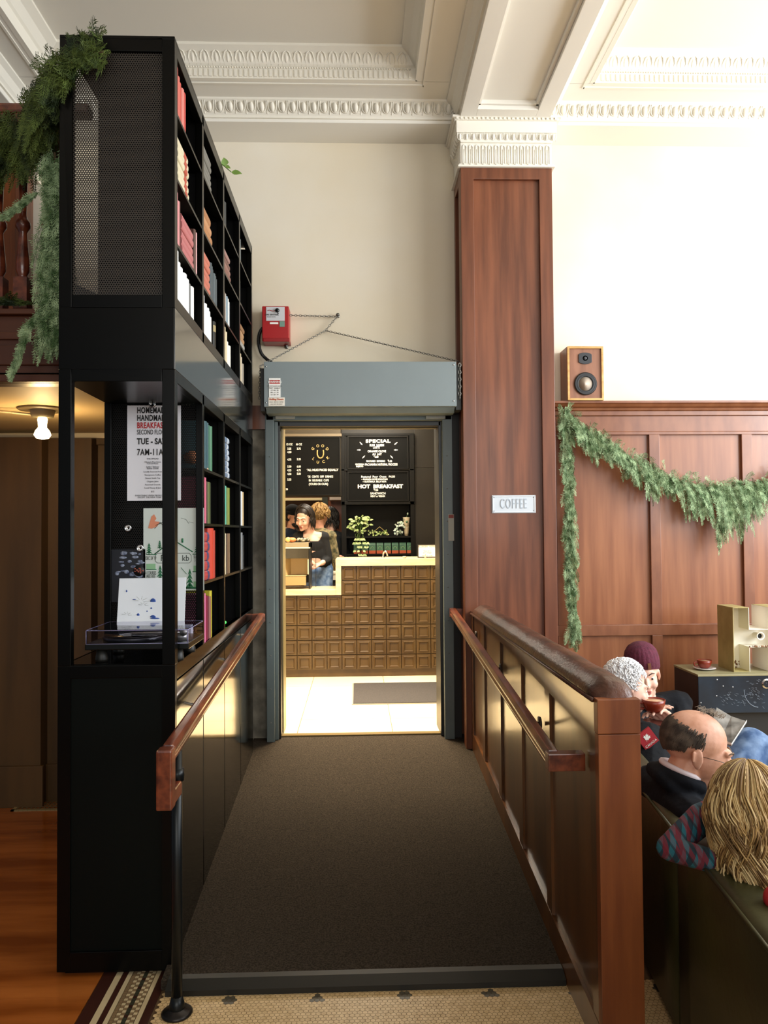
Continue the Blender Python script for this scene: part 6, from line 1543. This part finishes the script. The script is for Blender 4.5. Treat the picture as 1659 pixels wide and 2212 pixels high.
def clothe(per, nk, hp_, sl, sr_, matl, arms=(), name='shirt', voxel=0.009, fat=1.12, depth=.115, post=3):
    m = MB(); torso(m, nk+Vector((0, 0, -.035)), hp_, sl, sr_, .10, .12, fat=.013)
    for (a, b, r0, r1) in arms: m.cap(a, b, r0, r1)
    return remeshed(m, name, matl, per, voxel, post)
# ---- man with black beanie
pp = at(634, 1117, 9.45); per, b, T, nk, sl, sr_, hp_, Rz = simple_person(pp, 62, 14, 'bearded man in a black beanie and navy shirt behind the barista', 1.0)
el = sl + Vector((-.05, 0, -.28)); b.cap(sl, el, .045, .036); b.cap(el, el+Rz @ Vector((.1, -.2, 0)), .036, .028); hand_shape(b, el+Rz @ Vector((.1, -.2, 0)), Rz @ Vector((.3, -1, 0)), (0, 0, -1), 1, .4, 1)
el2 = sr_ + Vector((.04, 0, -.28)); b.cap(sr_, el2, .045, .036); b.cap(el2, el2+Rz @ Vector((-.1, -.2, 0)), .036, .028); hand_shape(b, el2+Rz @ Vector((-.1, -.2, 0)), Rz @ Vector((-.3, -1, 0)), (0, 0, -1), 1, .4, -1)
remeshed(b, 'body', M['skin'], per, .008); clothe(per, nk, hp_, sl, sr_, cm('#1c2738', 0.9), [(sl, el, .056, .046), (sr_, el2, .056, .046)], 'navy_shirt')
m = MB(); m.T = T; m.ell((0, .022, .062), (.085, .105, .085), None, 24, 14); m.ell((0, -.045, -.078), (.052, .052, .042)); 
m2 = MB(); m2.T = T; m2.ell((0, .024, .066), (.086, .106, .088), None, 24, 14); m2.lathe((0, .022, .045), [(.088, -.018), (.092, 0), (.088, .02)], 24); m2.build('beanie', cm('#0b0c0f', .95), per)
m = MB(); m.T = T; m.ell((0, -.046, -.078), (.054, .056, .040)); m.ell((0, .05, -.01), (.078, .07, .06)); m.build('beard_and_hair', cm('#15100c', .8), per)
put_face(per, T, 1.0)
# ---- person cut by the door frame, dark cap with white marks
pp = at(603, 1113, 9.7); per, b, T, nk, sl, sr_, hp_, Rz = simple_person(pp, 30, 0, 'person in a dark cap with white stitching, mostly hidden by the door frame', 1.0, skinm='skin_pale')
remeshed(b, 'body', M['skin_pale'], per, .010); clothe(per, nk, hp_, sl, sr_, cm('#b09a90', .9), [(sl, sl+Vector((0, 0, -.3)), .055, .045), (sr_, sr_+Vector((0, 0, -.3)), .055, .045)], 'pale_shirt', .011)
m2 = MB(); m2.T = T; m2.ell((0, .024, .062), (.086, .106, .085), None, 24, 14); m2.ell((0, -.11, .04), (.06, .06, .008)); m2.build('cap', cm('#1a2030', .9), per)
m2 = MB(); m2.T = T; m2.box(-.03, .03, -.088, -.083, .065, .085).box(.05, .09, -.03, -.0, .07, .08); m2.build('cap_mark', M['white'], per)
put_face(per, T, 1.0)
# ---- curly blonde person behind the barista
pp = at(692, 1115, 8.72); per, b, T, nk, sl, sr_, hp_, Rz = simple_person(pp, 160, 0, 'curly blonde person in a patterned shirt, half hidden behind the barista', .98, male=False, shw=.15)
el = sl + Vector((.05, 0, -.26)); b.cap(sl, el, .042, .034); b.cap(el, el+Vector((.05, .18, .02)), .034, .026); hand_shape(b, el+Vector((.05, .18, .02)), (0, 1, 0), (0, 0, -1), 1, .4, 1)
remeshed(b, 'body', M['skin'], per, .009)
pat_ = mat('patterned_shirt', '#3b3f2c', .9, col2='#9c8d66', vscale=22); clothe(per, nk, hp_, sl, sr_, pat_, [(sl, el, .056, .05), (sr_, sr_+Vector((0, 0, -.28)), .055, .05)], 'patterned_shirt')
m = MB(); m.T = T; m.ell((0, .03, .04), (.082, .104, .09), None, 20, 14)
strands(m, T, 1.05, 150, .17, 40, 320, 4, r0=.006, wav=.016, start=(.5, 1.5), rad=(.088, .112, .1), curl=14); m.build('curly_hair', mat('blonde_curls', '#6a4a22', .6, col2='#ab8850', vscale=40), per)
# ---- dark haired person in black, back turned
pp = at(712, 1122, 9.25); per, b, T, nk, sl, sr_, hp_, Rz = simple_person(pp, 200, 8, 'person with dark hair and a black top turned away at the right of the opening', .98, male=False, shw=.16)
remeshed(b, 'body', M['skin_pale'], per, .009); clothe(per, nk, hp_, sl, sr_, cm('#101418', .9), [(sl, sl+Vector((.05, 0, -.3)), .056, .048), (sr_, sr_+Vector((-.02, 0, -.3)), .056, .048)], 'black_top')
m = MB(); m.T = T; m.ell((0, .03, .04), (.082, .104, .09), None, 20, 14); strands(m, T, 1.05, 130, .27, 40, 320, 8, r0=.006, wav=.006, start=(.8, 1.5), rad=(.084, .108, .096)); m.build('dark_hair', cm('#120d0a', .5), per)

# ================= seated group on the right (floor level 0)
def seated(pos, yaw, pitch, roll, label, s, body_off=(0, .05), shw=.18, neckv=(0, .045, -.15)):
    pos = Vector(pos); per = thing('person', (pos.x, pos.y, 0), label, 'person'); T = T_(pos, yaw, pitch, roll)
    return per, T
# ---- balding man, dark jacket, reading
hc = at(1506, 1622, 2.72); T = T_(hc, 76, 14, 0); s = 1.15
per = thing('person', (hc.x, hc.y, 0), 'balding man with glasses, dark jacket and blue jeans, reading on the olive sofa', 'person')
nk = at(1468, 1690, 2.74); shl = at(1418, 1722, 2.96) ; shr = at(1470, 1758, 2.56)
shl, shr = Vector((nk.x-.03, 2.92, nk.z-.06)), Vector((nk.x-.02, 2.56, nk.z-.075))
hip = Vector((1.28, 2.78, .50)); hip2 = hip
b = MB(); b.T = T; head_shape(b, s, True); b.T = None
b.cap(hc+Vector((-.035, 0, -.05)), nk+Vector((.0, 0, -.02)), .066, .072); torso(b, nk+Vector((0, 0, -.03)), hip, shl, shr, .12, .15)
elr = Vector((1.32, 2.50, .56)); wr = Vector((1.50, 2.68, .66)); b.cap(shr, elr, .05, .042); b.cap(elr, wr, .042, .03); hand_shape(b, wr, (.9, .35, .25), (-.2, .2, .9), 1.0, .45, -1)
ell_ = Vector((1.34, 3.02, .60)); wl = Vector((1.35, 3.0, .70)); b.cap(shl, ell_, .05, .042); b.cap(ell_, wl, .042, .03); hand_shape(b, wl, (.15, -.1, .9), (.9, 0, -.2), 1.0, .45, 1)
remeshed(b, 'body', mat('skin_ruddy', '#c08a6e', .5, col2='#d3a088', vscale=22, bump=.05, bscale=150), per, .0045, 3)
jk = MB(); torso(jk, nk+Vector((-.02, 0, -.045)), hip, shl, shr, .125, .15, fat=.02); jk.cap(shr, elr, .068, .058); jk.cap(elr, elr.lerp(wr, .85), .056, .042); jk.cap(shl, ell_, .068, .058); jk.cap(ell_, ell_.lerp(wl, .85), .056, .042)
jk.cap(nk+Vector((-.075, -.03, .03)), nk+Vector((-.075, .05, .035)), .028, .028); jk.cap(nk+Vector((-.06, -.07, .01)), nk+Vector((.04, -.085, -.05)), .024, .028); jk.cap(nk+Vector((-.075, -.03, .03)), nk+Vector((-.06, -.07, .01)), .028, .024)
cr_ = [nk + Vector((math.cos(R(75+k*13.1))*.086+.024, math.sin(R(75+k*13.1))*.090, .012-math.cos(R(75+k*13.1))*.03)) for k in range(17)]
jk.tube(spline(cr_, 3), .026, 10)
remeshed(jk, 'jacket', M['navy'], per, .007, 3)
m = MB(); ring_ = []
for k in range(17):
    a = R(80+k*12.5); ring_.append(nk + Vector((math.cos(a)*.080+.024, math.sin(a)*.084, .040-math.cos(a)*.03)))
m.tube(ring_, [.004]+[.011]*15+[.004], 8); m.build('shirt_collar', cm('#d6ccd2', .7), per)
put_face(per, T, s, '#6a5a48')
hr = MB(); hr.T = T
random.seed(14)
for k in range(6500):
    az = random.uniform(72, 288); t = random.uniform(.85, 2.15)
    lim = 1.12 - 0.24*max(0, math.cos(R(az-180)))
    if t < lim or random.random() > (t-lim)/.28+.03: continue
    if abs(az-180) > 74 and t > 1.60: continue
    if abs(az-180) > 88 + random.uniform(0, 14): continue
    if t > 2.12-abs(az-180)*.004: continue
    rx, ry, rz = .0755, .0975, .0855
    p = Vector((math.sin(R(az))*math.sin(t)*rx, -math.cos(R(az))*math.sin(t)*ry+.018, math.cos(t)*rz+.035))*s
    out_ = Vector((p.x, p.y-.018, p.z-.035)).normalized(); dn = Vector((0, .25, -1)); dn = (dn-out_*dn.dot(out_)).normalized()
    hr.tube([p, p+dn*.010+out_*.002, p+dn*.019+out_*.0005], [.0020, .0018, .0007], 4, cap=False)
hr.build('hair', mat('brown_grey_hair', '#2c221a', .7, col2='#554a3e', vscale=30), per)
hr = MB(); hr.T = T
for k in range(70):
    p = Vector((random.uniform(-.03, .03), random.uniform(-.05, .02), .118))*s; d = Vector((random.uniform(-.3, .3), random.uniform(-1, .6), random.uniform(.5, 1))).normalized()
    hr.tube([p, p+d*.012, p+d*.022+Vector((0, .006, -.002)), p+d*.024+Vector((0, .014, -.01))], .0006, 4, cap=False)
hr.build('wispy_top_hair', cm('#8c8070', .7), per)
gl = MB(); gl.T = T
for k in (-1, 1):
    gl.tube([(k*.078*s, .0, .004*s), (k*.074*s, -.05*s, .004*s), (k*.062*s, -.095*s, .0)], .0011, 5)
    gl.tube([(k*.034*s+.026*s*math.cos(a), -.108*s, -.004*s+.017*s*math.sin(a)) for a in [q*math.pi/8 for q in range(17)]], .0009, 5)
gl.tube([(-.008*s, -.112*s, .002), (.008*s, -.112*s, .002)], .001, 5)
gl.build('glasses', cm('#3a3228', .3), per)
legs = MB(); K1 = at(1622, 1612, 3.02); F1 = at(1800, 1712, 2.98); K2 = Vector((1.74, 2.72, .52))
legs.cap(hip+Vector((.02, .08, .02)), K1, .095, .076); legs.cap(K1, F1, .074, .055)
legs.cap(hip+Vector((.02, -.09, 0)), K2, .09, .07); legs.cap(K2, Vector((1.84, 2.74, .12)), .066, .05); legs.ell(hip, (.14, .18, .11))
remeshed(legs, 'blue_jeans', M['denim'], per, .010, 3)
sh_ = MB(); sh_.cap((1.82, 2.74, .04), (2.02, 2.74, .035), .045, .035); sh_.build('shoe', cm('#201812', .5), per)
sh_ = MB(); sh_.cap(F1+Vector((.02, 0, .0)), F1+Vector((.14, -.02, .12)), .045, .035); sh_.build('shoe', cm('#201812', .5), per)
# magazine in his hands
A1, A2, A3, A4 = at(1548, 1531, 3.05), at(1613, 1561, 2.95), at(1580, 1612, 2.80), at(1530, 1590, 2.9)
mg = thing('magazine', tuple((A1+A3)/2), 'folded magazine with a grey printed page held by the balding man', 'magazine')
n_ = (A2-A1).cross(A4-A1).normalized()*0.006; m = MB(); mid1 = (A1+A2)/2 + n_*1.5; mid2 = (A4+A3)/2 + n_*1.5
vs = [A1, mid1, A2, A3, mid2, A4]; vs += [v - n_ for v in vs]
m.add(vs, [(0, 1, 4, 5), (1, 2, 3, 4), (6, 11, 10, 7), (7, 10, 9, 8), (0, 6, 7, 1), (1, 7, 8, 2), (2, 8, 9, 3), (3, 9, 10, 4), (4, 10, 11, 5), (5, 11, 6, 0)])
m.build('pages', mat('printed_page', '#4c4a48', .5, col2='#8c8984', vscale=16), mg)
m = MB(); e = n_*0.1
def onp(u, v): return A1*(1-u)*(1-v)+mid1*u*(1-v)+mid2*u*v+A4*(1-u)*v + e*2
m.quad(onp(.15, .05), onp(.5, .05), onp(.5, .35), onp(.15, .35)); m.build('photo_print', mat('photo_print', '#7f93b0', .5, col2='#c9b46a', vscale=25), mg)
m = MB(); m.quad(A2, A3, A3-n_*2.2, A2-n_*2.2); m.quad(A3, A4, A4-n_*2.2, A3-n_*2.2); m.build('page_edge', M['white'], mg)

# ---- woman in a maroon beanie facing the camera
hc = at(1390, 1457, 4.15); T = T_(hc, -12, 6, -6); s = 1.02
per = thing('person', (hc.x, hc.y, 0), 'woman in a ribbed maroon beanie and dark puffer jacket facing the camera', 'person')
b = MB(); b.T = T; head_shape(b, s); b.T = None
nk = hc+Vector((.03, .04, -.15)); shl = at(1372, 1535, 4.22); shr = at(1466, 1520, 4.2); hip = Vector((hc.x+.02, 4.22, .44))
b.cap(hc+Vector((0, .02, -.05)), nk, .05, .055); torso(b, nk+Vector((0, 0, -.02)), hip, shl, shr, .11, .14)
el = at(1478, 1590, 4.05); wr = at(1456, 1572, 3.80); b.cap(shr, el, .045, .038); b.cap(el, wr, .038, .028)
hand_shape(b, wr, (-.75, -.25, .75), (-.4, -.5, -.3), 1.25, .5, -1)
el2 = at(1380, 1590, 4.0); wr2 = at(1398, 1568, 3.85); b.cap(shl, el2, .045, .038); b.cap(el2, wr2, .038, .028); hand_shape(b, wr2, (.4, -.2, .8), (.5, -.3, 0), 1.0, .5, 1)
remeshed(b, 'body', M['skin_pale'], per, .006, 2); put_face(per, T, s, '#3a2418', '#b8605a')
jk = MB(); torso(jk, nk+Vector((0, 0, -.04)), hip, shl, shr, .115, .14, fat=.022); jk.cap(shr, el, .064, .056); jk.cap(el, el.lerp(wr, .6), .055, .045); jk.cap(shl, el2, .064, .056); jk.cap(el2, el2.lerp(wr2, .6), .055, .045)
for k in range(10):
    a = k*math.pi*2/10; jk.ell(nk+Vector((math.cos(a)*.07, math.sin(a)*.06, .0)), (.03, .03, .035))
for a_, b_ in ((shr, el), (shl, el2)):
    for k in range(5): jk.ell(a_.lerp(b_, (k+.3)/5), (.069, .069, .03))
remeshed(jk, 'puffer_jacket', M['jacket'], per, .008, 2)
bn = MB(); bn.T = T
n = 72; vs = []; prof = [(.083, -.012), (.088, .0), (.089, .03), (.087, .06), (.079, .09), (.062, .115), (.036, .130), (.008, .135)]
for (rr_, hh) in prof:
    for k in range(n):
        a = 2*math.pi*k/n; q = rr_*(1+(.03 if k % 3 == 0 else 0)); tilt = .30
        x, y = q*math.cos(a), q*math.sin(a)*1.2+.02; z = hh + .028 - y*tilt*-0.6 if False else hh + .036 - (y)*0.28*(1 - max(0, hh)/.14)
        vs.append((x*s, y*s, z*s))
bn.add(vs, [(i*n+k, i*n+(k+1) % n, (i+1)*n+(k+1) % n, (i+1)*n+k) for i in range(len(prof)-1) for k in range(n)] + [tuple(range((len(prof)-1)*n, len(prof)*n))], True)
bo = bn.build('beanie', M['beanie'], per)
m = MB(); m.T = T; m.box(-.004+.02, .012+.02, -.094, -.090, .05, .085); m.build('leather_tag', cm('#7a4c34', .6), bo)
lg = MB(); lg.cap(hip+Vector((-.09, -.02, 0)), hip+Vector((-.12, -.42, .02)), .085, .065); lg.cap(hip+Vector((.09, -.02, 0)), hip+Vector((.10, -.42, .02)), .085, .065); lg.cap(hip+Vector((-.12, -.42, .02)), Vector((hip.x-.12, hip.y-.44, .1)), .062, .045); lg.cap(hip+Vector((.10, -.42, .02)), Vector((hip.x+.10, hip.y-.44, .1)), .062, .045)
remeshed(lg, 'dark_trousers', cm('#15171c', .9), per, .013, 3)
st_ = thing('wooden_stool', (hip.x, hip.y, 0), 'low wooden stool under the woman in the beanie', 'stool'); MB().box(hip.x-.19, hip.x+.19, hip.y-.16, hip.y+.2, .30, .34).build('seat', M['mahog_fr'], st_, bevel=.006)
for a in (-1, 1):
    for c_ in (-1, 1): MB().box(hip.x+a*.15-.018, hip.x+a*.15+.018, hip.y+.02+c_*.14-.018, hip.y+.02+c_*.14+.018, 0, .30).build('leg', M['mahog_fr'], st_)
p = at(1412, 1530, 3.74)
cup((p.x, 3.74, p.z-.03), 'large red-brown coffee cup held up between the seated women', 1.15, False)
p = at(1425, 1566, 3.74)
m = MB(); m.lathe((p.x, 3.74, p.z), [(0.03, 0.0), (0.05, 0.004), (0.08, 0.014), (0.078, 0.017), (0.04, 0.008), (0.002, 0.008)], 32); tag(m.build('saucer', cm('#5a2a22', .3)), 'small dark saucer held below the large red cup', 'saucer')

# ---- white-haired person, black jacket with a red patch
hc = at(1354, 1484, 3.80); T = T_(hc, 92, 12, 0); s = 1.0
per = thing('person', (hc.x, hc.y, 0), 'white-haired person in a black jacket with a red maple leaf patch', 'person')
nk = hc+Vector((-.03, 0, -.15)); shl = Vector((nk.x-.0, 3.90, nk.z-.07)); shr = Vector((nk.x+.02, 3.56, nk.z-.09)); hip = Vector((1.36, 3.74, .44))
b = MB(); b.T = T; head_shape(b, s); b.T = None
b.cap(hc+Vector((-.02, 0, -.05)), nk, .052, .06); torso(b, nk+Vector((0, 0, -.03)), hip, shl, shr, .12, .15)
shr = at(1398, 1602, 3.44); el = at(1425, 1660, 3.38); wr = Vector((1.62, 3.62, .60)); b.cap(shr, el, .05, .042); b.cap(el, wr, .04, .03); hand_shape(b, wr, (.9, .3, 0), (0, 0, -1), 1, .4, -1)
el2 = Vector((1.45, 4.0, .56)); b.cap(shl, el2, .05, .042); b.cap(el2, el2+Vector((.2, -.1, .03)), .04, .03); hand_shape(b, el2+Vector((.2, -.1, .03)), (.9, -.2, 0), (0, 0, -1), 1, .4, 1)
b.cap(shr, nk+Vector((0, -.08, -.09)), .06, .06)
remeshed(b, 'body', M['skin_pale'], per, .006, 2); put_face(per, T, s, '#b8b0a8')
jk = MB(); torso(jk, nk+Vector((-.01, 0, -.045)), hip, shl, shr, .125, .155, fat=.02); jk.cap(shr, el, .074, .066); jk.cap(el, el.lerp(wr, .85), .064, .05); jk.cap(shl, el2, .07, .06); jk.cap(el2, el2.lerp(el2+Vector((.2, -.1, .03)), .8), .058, .045); jk.cap(nk+Vector((-.06, -.03, .0)), nk+Vector((-.06, .04, .0)), .035, .035)
jk.cap(shr, Vector((1.22, 3.3, .5)), .09, .10)
remeshed(jk, 'jacket', M['jacket'], per, .008, 2)
hr = MB(); hr.T = T; hr.ell((0, .03, .048), (.078, .096, .083), None, 24, 14)
random.seed(4)
for k in range(900):
    az = random.uniform(35, 325); t = random.uniform(.05, 1.95)
    if abs(az-180) > 110 and t > 1.2: continue
    p = Vector((math.sin(R(az))*math.sin(t)*.080, -math.cos(R(az))*math.sin(t)*.102+.02, math.cos(t)*.092+.038))*s
    out_ = Vector((p.x, p.y-.018, p.z-.035)).normalized(); r1 = Vector((random.uniform(-1, 1), random.uniform(-1, 1), random.uniform(-1.2, .4))); r1 = (r1-out_*r1.dot(out_)).normalized()
    hr.tube([p, p+r1*.012+out_*.008, p+r1*.026+out_*.008, p+r1*.034], [.003, .003, .0025, .001], 5, cap=False)
hr.build('white_curly_hair', mat('white_hair', '#c4c4c6', .7, col2='#f0f0f0', vscale=40), per)
# square red patch with a white maple leaf on the sleeve
pc = at(1399, 1596, 3.325)
pm = MB(); k = .036
ax = Vector((.80, .0, .60)); ay = Vector((-.60, 0, .80))
pm.add([pc-ax*k-ay*k, pc+ax*k-ay*k, pc+ax*k+ay*k, pc-ax*k+ay*k] + [v+Vector((0, .012, 0)) for v in (pc-ax*k-ay*k, pc+ax*k-ay*k, pc+ax*k+ay*k, pc-ax*k+ay*k)], [(0, 1, 2, 3), (4, 7, 6, 5), (0, 4, 5, 1), (1, 5, 6, 2), (2, 6, 7, 3), (3, 7, 4, 0)])
pmo = pm.build('red_patch', cm('#a8202c', .7), per)
lp = [(0, -1), (.08, -.45), (.5, -.5), (.42, -.3), (.95, .1), (.78, .2), (.85, .5), (.5, .42), (.3, .2), (.4, .75), (.18, .65), (0, 1)]
lp = lp + [(-a, b_) for a, b_ in lp[-2:0:-1]]
m = MB(); c2 = pc+ay*.006+Vector((0, -.0015, 0)); m.add([c2 + Vector((a*.017, 0, b_*.019)) for a, b_ in lp], [tuple(range(len(lp)))]); 
text_into(m, 'CANADA', pc-ay*.024+Vector((0, -.002, 0)), .014, right=ax, up=ay)
m.build('maple_leaf', M['white'], pmo)
lg = MB(); lg.cap(hip+Vector((.02, -.09, 0)), Vector((1.78, 3.55, .48)), .085, .065); lg.cap(Vector((1.78, 3.55, .48)), Vector((1.84, 3.55, .1)), .062, .045); lg.cap(hip+Vector((.02, .09, 0)), Vector((1.74, 3.86, .46)), .085, .065); lg.cap(Vector((1.74, 3.86, .46)), Vector((1.8, 3.86, .1)), .062, .045)
remeshed(lg, 'dark_trousers', cm('#17181c', .9), per, .013, 3)
# ---- child with long blonde hair
hc = at(1616, 1758, 2.20); T = T_(hc, 150, 12, 0); s = .92
per = thing('person', (hc.x, hc.y, 0), 'child with long blonde hair and a plaid shirt, elbow on the sofa back', 'person')
nk = hc+Vector((-.0, -.0, -.15)); shl = at(1520, 1765, 2.33); shr = hc+Vector((.15, -.10, -.24)); hip = Vector((1.26, 2.2, .48))
b = MB(); b.T = T; head_shape(b, s); b.T = None
b.cap(hc+Vector((0, 0, -.05)), nk, .042, .045); torso(b, nk+Vector((0, 0, -.03)), hip, shl+Vector((.10, 0, 0)), shr, .085, .10)
el = at(1444, 1832, 2.28); wr = at(1545, 1862, 2.17)
b.cap(shl, el, .030, .026); b.cap(el, wr, .026, .022); hand_shape(b, wr, (.8, .5, -.02), (0, 0, -1), .8, .3, -1)
remeshed(b, 'body', M['skin_pale'], per, .005, 2); put_face(per, T, s)
sh_ = MB(); torso(sh_, nk+Vector((0, 0, -.05)), hip, shl+Vector((.10, 0, 0)), shr, .085, .10, fat=.012); sh_.cap(shl+Vector((.06, 0, 0)), shl, .05, .046); sh_.cap(shl, el, .046, .036); sh_.cap(el, el.lerp(wr, .92), .036, .034)
plaid = mat('plaid_flannel', '#123a4c', .9); nt = plaid.node_tree; bs = nt.nodes['Principled BSDF']
tc = nt.nodes.new('ShaderNodeTexCoord'); last = None
def chk(col_a, scale, rotz, prev, fac):
    mp = nt.nodes.new('ShaderNodeMapping'); mp.inputs['Rotation'].default_value = (0.5, rotz, 0.35); nt.links.new(tc.outputs['Object'], mp.inputs[0])
    w = nt.nodes.new('ShaderNodeTexWave'); w.inputs['Scale'].default_value = scale; w.bands_direction = 'X' if rotz < 1 else 'Z'; nt.links.new(mp.outputs[0], w.inputs['Vector'])
    th = nt.nodes.new('ShaderNodeMath'); th.operation = 'GREATER_THAN'; th.inputs[1].default_value = fac; nt.links.new(w.outputs['Fac'], th.inputs[0])
    mu = nt.nodes.new('ShaderNodeMath'); mu.operation = 'MULTIPLY'; mu.inputs[1].default_value = .62; nt.links.new(th.outputs[0], mu.inputs[0])
    mx = nt.nodes.new('ShaderNodeMix'); mx.data_type = 'RGBA'; nt.links.new(mu.outputs[0], mx.inputs['Factor'])
    if prev is None: mx.inputs[6].default_value = srgb('#16323f')
    else: nt.links.new(prev, mx.inputs[6])
    mx.inputs[7].default_value = srgb(col_a); return mx.outputs[2]
o1 = chk('#7a1828', 11, 0.35, None, .55); o2 = chk('#20707e', 11, 1.2, o1, .55); o3 = chk('#14161e', 14, 0.5, o2, .8); o4 = chk('#7a1828', 9, 1.5, o3, .75)
nt.links.new(o4, bs.inputs['Base Color'])
remeshed(sh_, 'plaid_shirt', plaid, per, .006, 2)
hr = MB(); hr.T = T; hr.ell((0, .026, .045), (.080, .103, .090), None, 24, 16)
strands(hr, T, 1.0, 3200, .68, 42, 318, 6, r0=.0020, wav=.020, rad=(.090, .114, .100), gravity=(.08, -.17, -1), curl=5, start=(1.0, 1.5), tin=.25, lock=14, nm=3, step=.016)
hr.build('blonde_hair', [mat('blonde_hair', '#8f6f40', .6, col2='#b8955c', vscale=9), mat('blonde_hair_light', '#cbb07c', .6), mat('blonde_hair_dark', '#6e5028', .6)], per)
lg = MB(); lg.cap(hip, Vector((1.55, 2.2, .47)), .09, .06); lg.cap(Vector((1.55, 2.2, .47)), Vector((1.6, 2.2, .1)), .055, .04); lg.cap(hip+Vector((0, -.1, 0)), Vector((1.55, 1.98, .47)), .08, .06); lg.cap(Vector((1.55, 1.98, .47)), Vector((1.6, 1.98, .1)), .055, .04)
remeshed(lg, 'leggings', cm('#1c2233', .9), per, .013, 3)
m = MB(); p = at(1676, 1942, 1.93); m.ell(p, (.030, .03, .032)); tag(m.build('red_mitten', cm('#b32222', .7)), 'small red mitten on the armchair back at the right edge', 'mitten')
